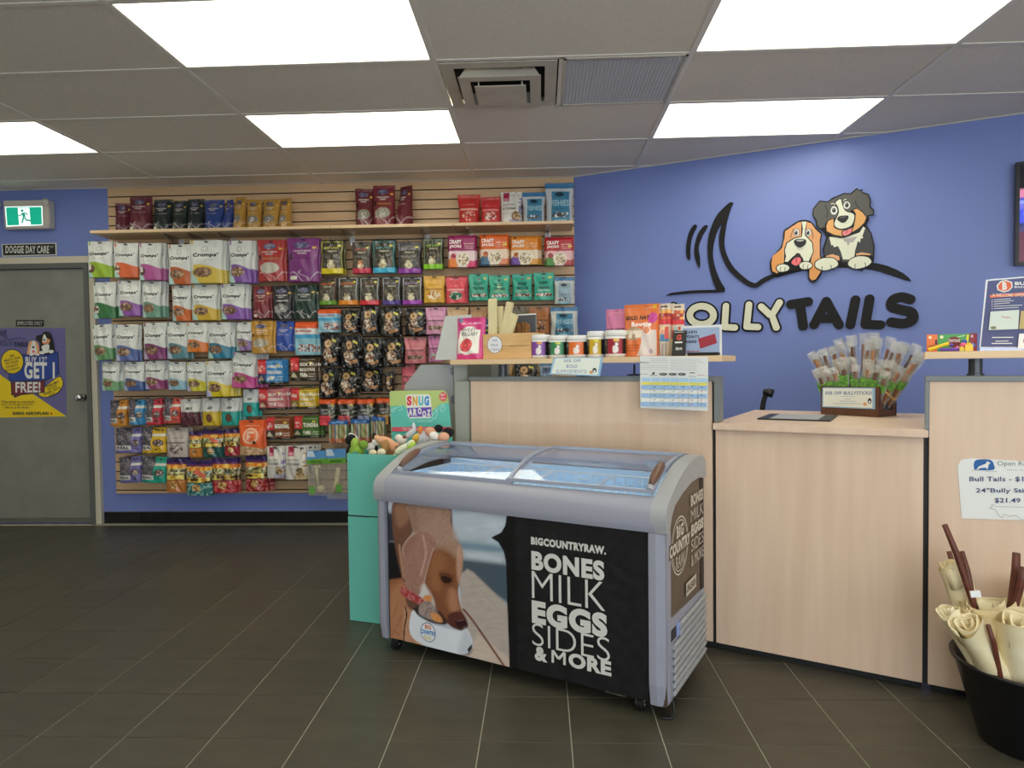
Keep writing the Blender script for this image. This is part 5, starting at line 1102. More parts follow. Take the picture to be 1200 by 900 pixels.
def kloc(x, y, d=0): P = onp(x, y, KO-NK*d, NK); return (P-KO) @ EK, P[2]
def kbox(mb, s0, s1, d0, d1, z0, z1): return mb.box(kp((s0+s1)/2, (d0+d1)/2, (z0+z1)/2), (s1-s0, d1-d0, z1-z0), RK)
cw = kloc(1030, 470)[0]; s0 = 0.; ch_ = kloc(962.5, 452)[1]-CT; cdep = .15; cd_ = 0.
M_crate = mat('dark_crate', S(104, 66, 44), .6, var=.35, vscale=8, stretch=(6, 6, 1), bump=.3, bscale=40)
t = thing('wooden_crate', kp(cw/2, .08, CT), 'dark brown wooden crate with a rope handle on the low worktop', 'crate')
for k in range(2): kbox(MB(), 0, cw, 0, .012, CT+.001+k*ch_/2, CT+(k+1)*ch_/2-.0015).build('slat', M_crate, t, bevel=.001)
for k in range(2): kbox(MB(), 0, cw, cdep, cdep+.012, CT+.001+k*ch_/2, CT+(k+1)*ch_/2-.0015).build('slat', M_crate, t, bevel=.001)
for s_ in (.001, cw-.013):
    m = MB(); kbox(m, s_, s_+.012, .0125, .035, CT+.001, CT+ch_); kbox(m, s_, s_+.012, cdep-.022, cdep-.0005, CT+.001, CT+ch_); kbox(m, s_, s_+.012, .035, cdep-.022, CT+.001, CT+.03); kbox(m, s_, s_+.012, .035, cdep-.022, CT+ch_-.012, CT+ch_); m.build('end_frame', M_crate, t)
    kbox(MB(), s_+.004, s_+.008, .035, cdep-.022, CT+.03, CT+ch_-.012).build('chalk_panel', M_black, t)
kbox(MB(), .014, cw-.014, .014, cdep-.002, CT+.001, CT+.012).build('base_board', M_crate, t)
sx = cw+.004
MB().tube(catmull([kp(sx, .035, CT+ch_-.02), kp(sx+.018, .06, CT+ch_-.045), kp(sx+.02, .095, CT+ch_-.06), kp(sx+.016, .125, CT+ch_-.035), kp(sx, .13, CT+ch_-.012)], False, 5), .005, 8).build('rope_handle', mat('rope', S(200, 165, 110), .9, bump=1, bscale=200), t, smooth=True)
t2 = thing('offer_card', kp(cw/2, -.003, CT), 'white card offering half off bullysticks on the front of the crate', 'sign')
P = [kloc(x, y, -.003) for x, y in ((964, 454), (1025.5, 454.5), (1025.5, 479.5), (963.5, 477))]; MB().prism(P, KO+NK*.002, EK, ZZ, NK, .0015).build('paper', mat('card_blue', S(150, 190, 215), .6), t2)
s = Sheet(KO+NK*.003, EK, NK, lambda x, y: kloc(x, y, -.003), off=.0012); s.poly([(965, 455), (1022.5, 455.5), (1022.5, 478), (964.8, 475.8)], S(232, 234, 222))
s.text('50% OFF BULLYSTICKS!', 967, 462.6, 1022, 458.4, S(120, 132, 165), .03)
for y, a_, b_ in ((464.5, 986, 1002), (467.2, 990, 998), (470, 984, 1003), (472.8, 977, 1010)): s.line([(a_, y), (b_, y+.3)], .5, S(150, 155, 170))
s.ell(1019.5, 470, 2.2, 3.4, BLACK); s.ell(1019.5, 471, 1.2, 1.6, WHITE); s.ell(1014, 473.5, 2.2, 2.2, S(222, 165, 120)); s.build('print', t2)
# wrapped chew sticks fanned out in the crate
M_bag2 = clear('stick_sleeve', tint=(.97, .98, .97), gloss=.08, rough=.2, haze=.13)
M_st = [mat('stick_a', S(120, 74, 52), .6, var=.3, vscale=30), mat('stick_b', S(158, 108, 72), .6, var=.3, vscale=30), mat('stick_c', S(96, 60, 46), .6, var=.3, vscale=30)]
M_green = mat('sleeve_green', S(130, 190, 80), .3, var=.5, vscale=70, c2=S(60, 112, 50), bump=.8, bscale=80); M_seal = clear('sleeve_seal', gloss=.12, rough=.2, haze=.24)
rg_ = random.Random(5); n = 0; top_z = kloc(1000, 396, .08)[1]-CT
ROWN = ['back row', 'second row', 'third row', 'front row']
for row, (cnt_, dd, zt0, zt1, spread) in enumerate([(12, .125, top_z*1.0, .03, .62), (10, .095, top_z*.96, .03, .56), (9, .055, top_z*.70, .015, .50), (8, .03, top_z*.62, .01, .38)]):
    for k in range(cnt_):
        u = (k+.5)/cnt_*2-1+rg_.uniform(-.04, .04); hgt = (zt0-zt1*abs(u)*1.5)+rg_.uniform(-.012, .014)
        lean = u*spread+rg_.uniform(-.05, .05); ll = (.10, .05, .0, -.03)[row]+rg_.uniform(-.05, .05)
        A = kp(cw/2+u*cw*.40, dd, CT+.014); D = EK*math.sin(lean)-NK*ll+ZZ*math.cos(lean); D /= np.linalg.norm(D); X = EK*math.cos(lean)-ZZ*math.sin(lean); X = X-(X @ D)*D; X /= np.linalg.norm(X); Nn = np.cross(X, D)
        n += 1; t = thing('wrapped_chew_stick', A, 'clear sleeve holding a brown bully stick, %s from left, crate %s' % (ORD[k], ROWN[row]), 'chew stick', 'wrapped bully sticks in the crate')
        w = .017+.005*rg_.random(); m = MB(); Vv = []; F = []; K = 8
        for j in range(K+1):
            f_ = j/K; ww = w*(1+.22*f_**2+.12*math.sin(j*2.1+n)); tt = .0105*max(0, math.sin(PI*min(1, f_*1.1)))**.5 if f_ < .9 else .0012; off_ = .004*math.sin(j*1.7+n*2)
            P = A+D*hgt*f_+Nn*off_; Vv += [P-X*ww, P+Nn*tt, P+X*ww, P-Nn*tt]
        for j in range(K):
            for q_ in range(4): F.append((j*4+q_, j*4+(q_+1) % 4, j*4+4+(q_+1) % 4, j*4+4+q_))
        m.add(Vv, F); m.build('sleeve', M_bag2, t, smooth=False)
        r_ = .0105; MB().tube([A+D*.01, A+D*hgt*.45+X*.002, A+D*hgt*(.82+.07*rg_.random())], [r_, r_*.95, r_*.85], 8).build('stick', M_st[n % 3], t, smooth=True)
        m = MB(); P0_, P1_ = A+D*hgt*.87, A+D*hgt*1.02; m.add([P0_-X*w*1.15, P0_+X*w*1.15, P1_+X*w*1.3+Nn*.006, P1_+X*w*.3-Nn*.004, P1_-X*w*.4+Nn*.004, P1_-X*w*1.3+Nn*.005], [(0, 1, 2, 3, 4, 5)]); m.build('seal', M_seal, t)
        if row >= 2 or k in (0, cnt_-1):
            m = MB(); f0_ = .42 if row < 2 else .52; f1_ = .55 if row < 2 else .76-.12*rg_.random(); m.add([A+D*hgt*f0_-X*w*1.1+Nn*.0115, A+D*hgt*f0_+X*w*1.1+Nn*.0115, A+D*hgt*f1_+X*w*1.12+Nn*.012, A+D*hgt*f1_-X*w*1.12+Nn*.012], [(0, 1, 2, 3)]); m.build('green_label', M_green, t)
# black hooked handle behind the low worktop
s_, z_ = cloc(893, 483, 1.1); m = MB(); P = [cp(cloc(x, y, 1.1)[0], 1.1, cloc(x, y, 1.1)[1]) for x, y in ((892, 500), (893, 482), (895.5, 468), (898, 462))]
P = [P[0]*np.array([1, 1, 0])+ZZ*.02]+P; m.tube(catmull(P, False, 4), .014, 10); h = [cp(cloc(x, y, 1.1)[0], 1.1, cloc(x, y, 1.1)[1]) for x, y in ((894.5, 460), (906, 461.5))]; m.tube([h[0], (h[0]+h[1])/2+ZZ*.004, h[1]], [.018, .024, .024], 10)
m.lathe([(.16, 0), (.16, .015), (.02, .025)], P[0]*np.array([1, 1, 0]), 20)
tag(m.build('hooked_stand', M_black, smooth=True), 'black hooked stand rising behind the low worktop', 'stand')
# television on the right wall
s0 = C0; TVN = NR; P = onp(1190, 250, C0+NR*.07, NR); sA = (P-C0) @ ER; z1 = onp(1190, 190, C0+NR*.07, NR)[2]; z0 = onp(1192, 311, C0+NR*.07, NR)[2]
Rw = np.array([ER, -NR, ZZ]).T; t = thing('television', C0+ER*(sA+.45)+ZZ*z0, 'black wall television cut by the right edge of the picture', 'television')
wv = 1.0
MB().box(C0+ER*(sA+wv/2)+NR*.05+ZZ*(z0+z1)/2, (wv, .04, z1-z0), Rw).build('housing', M_black, t, bevel=.004)
MB().box(C0+ER*(sA+.5)+NR*.015+ZZ*(z0+z1)/2, (.3, .028, .25), Rw).build('wall_bracket', M_steel, t)
nU, nV = 60, 34; U_, V_ = np.meshgrid(np.linspace(0, 1, nU+1), np.linspace(0, 1, nV+1)); U_, V_ = U_.ravel(), V_.ravel(); p = Paint(U_, V_, '0c0c14', 1.6, 3)
p.rect(0, .30, 1, .72, '2030a0'); p.rspk(0, .32, 1, .62, ['3040c0', '6060c0', '101430', '8090e0'], 20); p.rect(0, .66, 1, .74, 'c07090'); p.rect(0, 0, 1, .30, '501830'); p.rect(0, .30, 1, .38, '303060')
PP = np.array([C0+ER*(sA+.02+u_*(wv-.04))+NR*.0708+ZZ*(z0+.02+v_*(z1-z0-.04)) for u_, v_ in zip(U_, V_)])
me = bpy.data.meshes.new('screen'); me.from_pydata([tuple(q) for q in PP], [], [(j*(nU+1)+i, j*(nU+1)+i+1, (j+1)*(nU+1)+i+1, (j+1)*(nU+1)+i) for j in range(nV) for i in range(nU)])
at_ = me.color_attributes.new('Col', 'FLOAT_COLOR', 'POINT'); at_.data.foreach_set('color', np.c_[p.C, np.ones(len(p.C))].ravel())
scm = mat('lit_screen', rough=.2, vcol=True); _n = scm.node_tree; _a = [x for x in _n.nodes if x.type == 'ATTRIBUTE'][0]; _n.links.new(_a.outputs['Color'], _n.nodes['Principled BSDF'].inputs['Emission Color']); _n.nodes['Principled BSDF'].inputs['Emission Strength'].default_value = .5
link('screen', me, scm, t)
# ------------------------------------------------------------------ glass top chest freezer
AF = math.radians(27.8); EF = np.array([math.cos(AF), -math.sin(AF), 0]); IF = np.array([math.sin(AF), math.cos(AF), 0]); FO = np.array([.429, 2.341, 0]); RF = np.array([EF, IF, ZZ]).T
def fp(s, d, z): return FO+EF*s+IF*d+ZZ*z
def fbox(m, s0, s1, d0, d1, z0, z1): return m.box(fp((s0+s1)/2, (d0+d1)/2, (z0+z1)/2), (s1-s0, d1-d0, z1-z0), RF)
def floc(x, y, d=0): P = onp(x, y, FO+IF*d, IF); return (P-FO) @ EF, P[2]
def sloc(x, y): P = onp(x, y, FO, EF); return (P-FO) @ IF, P[2]
WF = 1.305
fz = thing('chest_freezer', fp(-WF/2, .25, 0), 'grey curved glass top chest freezer with a dog picture on its front', 'freezer')
M_fg = mat('freezer_grey', S(148, 150, 163), .42); M_fcap = mat('freezer_cap', S(158, 160, 162), .4, bump=.05, bscale=300)
M_liner = mat('freezer_liner', S(192, 222, 244), .35); M_brown = mat('freezer_brown', S(92, 76, 62), .4, metal=.3)
ZB, ZL = .055, .665
# body shell parts
m = MB(); fbox(m, -WF+.02, -.02, .012, .04, ZB, ZL); m.build('front_wall', M_black, fz)
m = MB(); fbox(m, -WF+.02, -.02, .47, .50, ZB, .80); m.build('rear_wall', M_fg, fz)
fbox(MB(), -WF+.02, -.02, .041, .469, ZB, ZB+.02).build('base', M_black, fz)
prof = [(.0, ZB), (.0, .66), (.03, .71), (.07, .755), (.18, .785), (.30, .804), (.498, .808), (.498, ZB)]
for s_, nm_ in ((-.018, 'right'), (-WF, 'left')):
    MB().prism(prof, fp(s_, .001, 0), IF, ZZ, EF, .016).build('side_panel', M_brown, fz)
# corner posts
for s_, sg in ((-.062, 1), (-WF+.001, -1)):
    m = MB(); P = []
    for k in range(9):
        z = .052+(ZL-.052)*k/8; off = .012*(1-(z/.66))**2 if 0 else 0; P.append(z)
    pr = [(0, -.014), (.028, -.016), (.052, -.010), (.061, .004), (.061, .055), (.0, .055)] if sg == 1 else [(0, .055), (0, .004), (.006, -.010), (.022, -.016), (.045, -.014), (.045, .055)]
    V = []; F = []; n_ = len(pr)
    for k, z in enumerate(P):
        tuck = .014*max(0, 1-(z-.05)/.10)**2
        for a_, b_ in pr: V.append(fp(s_+a_*(1) , b_+tuck*(b_ < .01), z))
    for k in range(8):
        for i in range(n_): F.append((k*n_+i, k*n_+(i+1) % n_, (k+1)*n_+(i+1) % n_, (k+1)*n_+i))
    F += [tuple(range(n_-1, -1, -1)), tuple(8*n_+i for i in range(n_))]; m.add(V, F); m.build('corner_post', M_fg, fz, bevel=.003)
# front lip
lp = [(-.014, ZL+.001), (-.020, .69), (-.018, .725), (-.008, .752), (.012, .772), (.040, .782), (.055, .776), (.055, .70), (.0, ZL+.001)]
MB().prism([tuple(q) for q in catmull(lp[:-2], False, 4)]+lp[-2:], fp(-WF+.035, 0, 0), IF, ZZ, EF, WF-.07).build('front_lip', M_fg, fz, smooth=.6)
# end caps
outer = [(-.014, ZL+.001), (-.021, .70), (-.018, .735), (.0, .765), (.05, .794), (.11, .822), (.18, .850), (.25, .870), (.33, .881), (.42, .885), (.47, .878), (.505, .856), (.515, .81), (.515, .79)]
inner = [(.498, .785), (.40, .800), (.30, .797), (.18, .776), (.085, .748), (.045, .715), (.02, ZL+.001)]
for s_ in (-.052, -WF-.006):
    MB().prism([tuple(q) for q in catmull(outer, False, 3)]+inner, fp(s_, 0, 0), IF, ZZ, EF, .058).build('end_cap', M_fcap, fz, bevel=.010, seg=3, smooth=.5)
fbox(MB(), -WF+.05, -.052, .462, .512, .80, .876).build('rear_rail', M_fg, fz, bevel=.006)
# inner liner, open at the top
m = MB()
for a_ in ((-WF+.075, -.075, .065, .070, .24, .765), (-WF+.075, -.075, .455, .460, .24, .80), (-WF+.070, -.0+-1.23, .065, .46, .24, .775)): fbox(m, *a_)
fbox(m, -.075, -.070, .065, .46, .24, .775); fbox(m, -WF+.075, -.075, .065, .46, .235, .24)
tag(m.build('liner', M_liner, fz))
# glass lids following the curve of the caps
gl = [(.043, .784), (.08, .803), (.13, .825), (.19, .846), (.25, .860), (.31, .868), (.37, .871), (.42, .870), (.462, .866)]
M_gl = clear('lid_glass', tint=(.90, .92, .97), gloss=.10, rough=.03)
M_fr = mat('lid_frame', S(150, 156, 172), .35)
M_hd = mat('handle_brown', S(104, 74, 58), .45)
for nm_, s0, s1, dz in (('left', -WF+.062, -.640, 0), ('right', -.665, -.060, .010)):
    lid = MB()
    V = []; n_ = len(gl)
    for s_ in (s0+.012, s1-.012):
        for d_, z_ in gl: V.append(fp(s_, d_, z_+dz))
    lid.add(V, [(i, i+1, n_+i+1, n_+i) for i in range(n_-1)]); g = lid.build('glass_lid', M_gl, fz, smooth=True)
    for s_ in (s0, s1-.014): MB().prism([(d_, z_+dz-.006) for d_, z_ in gl]+[(d_, z_+dz+.006) for d_, z_ in reversed(gl)], fp(s_, 0, 0), IF, ZZ, EF, .014).build('side_frame', M_fr, g)
    f = MB(); fbox(f, s0, s1, .036, .050, .782+dz, .794+dz); f.build('front_frame', M_fr, g); f = MB(); fbox(f, s0, s1, .455, .47, .862+dz, .876+dz); f.build('rear_frame', M_fr, g)
    sh = (s0+.016) if nm_ == 'left' else (s1-.016)
    hp_ = [(.068, .800), (.10, .817), (.145, .836), (.185, .850), (.205, .856)]
    f = MB(); f.tube([fp(sh, d_, z_+dz+.012) for d_, z_ in hp_], [.010, .016, .018, .015, .007], 12); f.build('handle', M_hd, g, smooth=True)
    f = MB(); f.tube([fp(sh, .046, .792+dz), fp(sh, .066, .803+dz)], [.013, .011], 10); f.build('handle_grip', mat('grip_grey', S(170, 174, 180), .5, bump=1, bscale=400), g)
fbox(MB(), -WF+.10, -.10, .071, .079, .735, .743).build('light_strip', mat('led_strip', (.9, .95, 1), .4, emit=(.75, .9, 1), estr=7), fz)
# wire baskets at the back wall
M_wire = mat('white_wire', S(228, 232, 236), .35)
for k in range(4):
    a_ = -WF+.09+k*.285; b_ = a_+.275; bk = MB(); r_ = .0026
    for z_ in (.775, .62, .52): bk.tube([fp(a_, .25, z_-.012*(z_ > .7)), fp(b_, .25, z_-.012*(z_ > .7)), fp(b_, .445, z_), fp(a_, .445, z_)], r_*(1.5 if z_ > .7 else 1), 6, closed=True)
    for i in range(8):
        s_ = a_+(b_-a_)*i/7; bk.tube([fp(s_, .445, .775), fp(s_, .445, .50), fp(s_, .25, .50), fp(s_, .25, .763)], r_*.7, 5)
    bk.tube(catmull([fp(a_+.09, .445, .775), fp(a_+.11, .44, .752), fp(b_-.11, .44, .752), fp(b_-.09, .445, .775)], False, 4), r_, 6)
    tag(bk.build('basket', M_wire, None, fixn=False), 'white wire basket inside the freezer, %s of four' % ['leftmost', 'second from left', 'third from left', 'rightmost'][k], 'basket', 'white wire freezer baskets')
M_froz = mat('frozen_pack', S(235, 228, 205), .3, bump=.6, bscale=25, var=.12, vscale=12)
for k, (s_, d_, z_, a_, w_) in enumerate([(-1.05, .16, .60, .1, .15), (-.88, .15, .64, -.1, .16), (-.70, .16, .655, .05, .15), (-.52, .15, .60, -.2, .13), (-.34, .16, .53, .1, .13), (-.18, .17, .50, .0, .10)]):
    m = MB(); m.ell(fp(s_, d_, z_), (w_*.55, .085, .035), RF @ rot(0, .05, a_), n=16, m=8, lump=.10, seed=k)
    m.ell(fp(s_+.02, d_+.01, z_-.075), (w_*.6, .08, .045), RF @ rot(0, 0, -a_), n=12, m=7, lump=.1, seed=k+9); fbox(m, s_-w_*.4, s_+w_*.4, .10, .22, .2405, z_-.08)
    tag(m.build('frozen_pack', M_froz, smooth=True), 'cream frozen food pack under the freezer glass, %s from the left' % ORD[k], 'frozen food', 'frozen packs in the freezer')
m = MB(); P = [floc(x, y, .445) for x, y in ((762, 551), (777, 553), (776, 559), (761, 557))]; s_, z_ = -.19, .80
fbox(MB(), -.22, -.13, .449, .4545, .74, .775).build('care_label', mat('white_label', S(225, 230, 232), .5), fz)
# right side grille with louvres
M_lv = mat('louvre_grey', S(158, 159, 162), .45)
zg = .335
fr_ = MB(); fr_.prism([(.018, ZB+.01), (.49, ZB+.01), (.49, zg), (.018, zg+.02)], fp(-.002, 0, 0), IF, ZZ, EF, .006); fr_.build('grille_plate', M_fg, fz)
for k in range(9):
    z_ = ZB+.03+k*.0275; m = MB(); m.box(fp(.010, .265 if k < 7 else .30, z_), (.012, .42 if k < 7 else .35, .021), RF @ rot(0, .35, 0)); m.build('louvre', M_lv, fz, bevel=.001, seg=1)
m = MB()
for k in range(4): fbox(m, .004, .006, .035+k*.016, .043+k*.016, .275, .315)
m.build('vent_slot', M_dark, fz); fbox(MB(), .0045, .007, .10, .135, .27, .318).build('switch', mat('switch_blue', S(140, 160, 215), .4), fz)
# castors
for s_, d_ in ((-WF+.07, .03), (-.11, .045), (-WF+.07, .44), (-.11, .44)):
    c = MB(); q = fp(s_, d_, .0265); c.tube([q-EF*.011, q+EF*.011], .0262, 20); w_ = c.build('castor', M_black, fz)
    c = MB(); fbox(c, s_-.018, s_-.013, d_-.014, d_+.014, .022, .055); fbox(c, s_+.013, s_+.018, d_-.014, d_+.014, .022, .055); fbox(c, s_-.018, s_+.018, d_-.016, d_+.016, .0505, .0545); c.tube([q-EF*.019, q+EF*.019], .006, 10); c.build('fork', M_chrome, w_)
m = MB(); m.tube(catmull([fp(.0, .05, .07), fp(.012, .04, .04), fp(.006, .03, .008), fp(-.03, .02, .006), fp(-.01, .06, .006)], False, 5), .004, 6); m.build('power_cord', M_black, fz, smooth=True)
fbox(MB(), -.24, -.16, .02, .06, .045, .055).build('drain_tray', M_steel, fz)

# front print: photograph half (painted on a fine grid) and black half
def pmask(X, Y, P, fe=1.0):
    P = np.array(P, float); inside = np.zeros(len(X), bool); d2 = np.full(len(X), 1e9); n = len(P)
    for i in range(n):
        x0, y0 = P[i]; x1, y1 = P[(i+1) % n]
        c = ((y0 > Y) != (y1 > Y)) & (X < (x1-x0)*(Y-y0)/(y1-y0+1e-9)+x0); inside ^= c
        L2 = (x1-x0)**2+(y1-y0)**2+1e-9; t = np.clip(((X-x0)*(x1-x0)+(Y-y0)*(y1-y0))/L2, 0, 1)
        d2 = np.minimum(d2, (X-x0-t*(x1-x0))**2+(Y-y0-t*(y1-y0))**2)
    d = np.sqrt(d2)*np.where(inside, 1, -1); return np.clip(d/fe*.5+.5, 0, 1)
sA, sB = -1.243, -.600; zA, zB_ = .062, .663
nU, nV = 170, 160; U_, V_ = np.meshgrid(np.linspace(sA, sB, nU+1), np.linspace(zA, zB_, nV+1)); U_, V_ = U_.ravel(), V_.ravel()
PP = FO+np.outer(U_, EF)+np.outer(V_, ZZ)+IF*.0105
dq = PP-EYE; ww = dq @ FWD; X = (600+FOC*(dq @ RGT)/ww-440)*4.2875; Y = (450-FOC*(dq @ UPV)/ww-580)*4.2875
C = np.tile(G('b4c0ca'), (len(X), 1))
def hsh(sc, sx=1, sy=1, sd=0):
    def lat(i, j): h = np.sin(i*127.1+j*311.7+sd*74.7)*43758.5453; return h-np.floor(h)
    x, y = X/sc*sx, Y/sc*sy; i, j = np.floor(x), np.floor(y); fx_, fy_ = x-i, y-j; fx_, fy_ = fx_*fx_*(3-2*fx_), fy_*fy_*(3-2*fy_)
    return (lat(i, j)*(1-fx_)+lat(i+1, j)*fx_)*(1-fy_)+(lat(i, j+1)*(1-fx_)+lat(i+1, j+1)*fx_)*fy_
def mixc(w, c):
    global C
    c = G(c) if isinstance(c, str) else np.asarray(c); w = np.clip(w, 0, 1)[:, None]; C = C*(1-w)+c*w
def shape(P, c, fe=3, a=1.0, sm=4, nz=None):
    w = pmask(X, Y, catmull(P, True, sm) if sm else P, fe)*a
    mixc(w, c)
    if nz: mixc(w*(hsh(nz[0], nz[2] if len(nz) > 2 else 1, nz[3] if len(nz) > 3 else 1, 5)-.35)*nz[1], nz[4] if len(nz) > 4 else '6a4838')
mixc(np.clip((hsh(60, .6, 1.4)-.4)*1.6, 0, 1)*.6, 'd8e0e6'); mixc(np.clip((hsh(45, .5, 1.6, 3)-.55)*2, 0, 1)*.5, '98a6b2')
shape([(380, 225), (520, 235), (700, 262), (700, 300), (380, 275)], '6c8898', 14, .9, 0); shape([(380, 262), (700, 290), (700, 345), (380, 305)], 'a8b4be', 10, .7, 0)
shape([(380, 310), (480, 318), (700, 345), (700, 560), (560, 470), (380, 440)], '3c4c58', 16, .95, 0); shape([(470, 290), (540, 285), (640, 310), (640, 335), (480, 312)], 'c0c8d0', 8, .7, 0)
shape([(0, 20), (180, 35), (180, 80), (0, 60)], 'c8ccdc', 6, 1, 0); shape([(0, 72), (150, 100), (170, 230), (0, 235)], '303440', 8, 1, 0); shape([(0, 228), (150, 236), (160, 430), (0, 445)], '16161a', 5, 1, 0)
# deck
shape([(-10, 438), (150, 412), (210, 560), (250, 900), (-10, 900)], '9c6444', 6, 1, 0, (26, .9, .5, 2.2, '8a5438')); shape([(40, 560), (100, 470), (150, 440), (190, 560), (150, 740), (45, 720)], 'b88460', 14, .7)
shape([(150, 560), (200, 580), (250, 760), (400, 800), (400, 900), (140, 900)], 'c09070', 5, 1, 0, (20, .5, 2, .6, '9c6a4a'))
shape([(430, 400), (470, 368), (500, 385), (700, 580), (760, 960), (400, 800), (440, 600)], 'b4a89e', 6, 1, 0, (18, .6, .5, 1.6, '9c8c84'))
shape([(395, 780), (500, 740), (520, 690), (760, 880), (720, 960), (390, 830)], 'd8c4b0', 8, .6, 0, (14, .5, .6, 2, 'a88c78'))
def stroke(P, w_, c, fe=1.5, a=1.0):
    P = catmull(P, False, 4); d = np.full(len(X), 1e9)
    for i in range(len(P)-1):
        (x0, y0), (x1, y1) = P[i], P[i+1]; t = np.clip(((X-x0)*(x1-x0)+(Y-y0)*(y1-y0))/((x1-x0)**2+(y1-y0)**2+1e-9), 0, 1); d = np.minimum(d, np.hypot(X-x0-t*(x1-x0), Y-y0-t*(y1-y0)))
    mixc(np.clip((w_-d)/fe+.5, 0, 1)*a, c)
stroke([(158, 560), (166, 600), (155, 660), (150, 750)], 3, '2c1c18'); stroke([(450, 570), (500, 630), (590, 760), (665, 870)], 4.5, '6c3024', 3); stroke([(445, 380), (560, 500), (690, 640)], 2, 'a09890', 3, .6)
stroke([(120, 540), (100, 600), (60, 660)], 3, '8a5438', 6, .5); stroke([(140, 600), (120, 650), (90, 700)], 3, '8a5438', 6, .5); stroke([(60, 700), (90, 672), (130, 700)], 2, '7a4c34', 3, .5)
# dog
shape([(98, 35), (185, 42), (200, 170), (160, 250), (160, 420), (142, 410), (110, 270), (94, 150)], '74503e', 4, 1, 4, (14, .9)); shape([(112, 40), (165, 45), (175, 120), (130, 160), (108, 110)], 'a87c60', 10, .6)
stroke([(128, 250), (140, 340), (150, 410)], 5, 'c89878', 5, .7); shape([(362, 60), (390, 66), (395, 175), (375, 165)], '685048', 4)
shape([(176, 44), (370, 62), (382, 140), (395, 190), (330, 240), (250, 230), (205, 195), (185, 120)], 'a48470', 3, 1, 4, (6, 1.1, 1, 1, '8c6a5a')); shape([(176, 44), (215, 48), (220, 150), (205, 190)], '8a6a5a', 12, .5)
shape([(285, 262), (340, 238), (395, 225), (425, 240), (446, 290), (445, 360), (428, 440), (424, 500), (440, 570), (470, 640), (466, 664), (430, 672), (375, 645), (318, 575), (278, 500), (256, 430), (272, 330)], '8c5838', 2.5, 1, 4, (8, .8))
shape([(240, 170), (300, 115), (360, 112), (392, 160), (428, 235), (445, 305), (420, 312), (380, 280), (330, 262), (270, 268)], 'ac8c78', 16, .95, 4, (6, 1.0, 1, 1, '96705c'))
shape([(425, 250), (447, 300), (440, 400), (425, 440), (415, 350)], 'c8a088', 6, .7); shape([(290, 300), (350, 300), (350, 400), (320, 480), (285, 440)], '9c6844', 18, .7)
shape([(330, 380), (400, 400), (395, 445), (350, 450)], '6c4028', 12, .8); shape([(335, 408), (360, 402), (392, 418), (385, 436), (352, 436)], '2c1814', 4, 1); stroke([(330, 400), (360, 392), (398, 412)], 3, '5a3420', 4)
shape([(300, 480), (345, 520), (370, 600), (400, 660), (340, 600), (300, 540)], '7c4c34', 8, .7); shape([(380, 470), (415, 480), (425, 560), (400, 590), (375, 540)], 'bc8668', 14, .7)
shape([(372, 600), (420, 580), (455, 600), (470, 640), (466, 664), (430, 672), (385, 650)], '5a3028', 6); shape([(410, 628), (448, 618), (470, 642), (464, 664), (425, 668)], '381c20', 4); stroke([(420, 628), (448, 622)], 3, '8c6068', 4, .7)
stroke([(330, 580), (380, 640), (440, 674)], 3, '4a2820', 3)
# ear
shape([(146, 262), (172, 215), (215, 182), (258, 184), (300, 210), (312, 255), (290, 300), (262, 400), (252, 450), (225, 500), (190, 490), (160, 440), (142, 330)], 'a47c6c', 2.5, 1, 4, (6, 1.0, 1, 1, '8c6458'))
shape([(150, 262), (200, 205), (225, 210), (190, 260), (165, 300)], '94685a', 10, .7); stroke([(150, 300), (146, 262), (172, 218), (215, 184)], 2.5, 'd0b8a8', 3, .6); stroke([(262, 190), (275, 230), (330, 250), (420, 262)], 3, '84584a', 8, .3); stroke([(300, 262), (285, 310), (262, 395), (248, 450)], 2.5, 'ccb4a4', 3, .6); stroke([(246, 200), (262, 290), (235, 400)], 4, 'd4b4a4', 10, .6); stroke([(205, 240), (195, 340), (205, 440)], 5, '9c7464', 10, .6)
shape([(255, 445), (300, 520), (300, 560), (245, 520), (235, 470)], 'd8d0c8', 8, .8)
# meat, bowl
shape([(165, 490), (245, 520), (245, 560), (190, 570), (165, 540)], '68483c', 6); shape([(135, 462), (152, 455), (200, 488), (252, 520), (246, 548), (190, 528), (138, 492)], 'a83c3c', 3, 1, 4, (8, .8, 1, 1, 'e0b0a8'))
shape([(196, 572), (245, 548), (300, 560), (370, 640), (300, 640), (230, 605)], '38302e', 4); shape([(238, 540), (285, 528), (310, 575), (345, 632), (290, 625), (228, 592)], 'a09088', 3, 1, 4, (9, .9, 1, 1, '5c4038')); shape([(285, 585), (330, 600), (345, 635), (300, 625)], 'd89858', 3, 1, 4, (7, .8, 1, 1, 'c05838')); shape([(250, 505), (285, 500), (290, 530), (255, 525)], 'd88c50', 4)
shape([(185, 735), (390, 812), (500, 770), (480, 800), (390, 818)], '50342a', 6, .8, 0)
shape([(196, 574), (230, 610), (300, 645), (385, 668), (440, 678), (470, 668), (497, 738), (488, 772), (470, 790), (392, 795), (260, 752), (195, 712), (178, 650)], 'dde2e8', 2, 1, 3); shape([(450, 680), (470, 670), (497, 738), (472, 788), (420, 795)], 'b8bcc6', 14, .6); shape([(470, 770), (494, 742), (494, 765), (476, 790)], '28242a', 2, 1, 0)
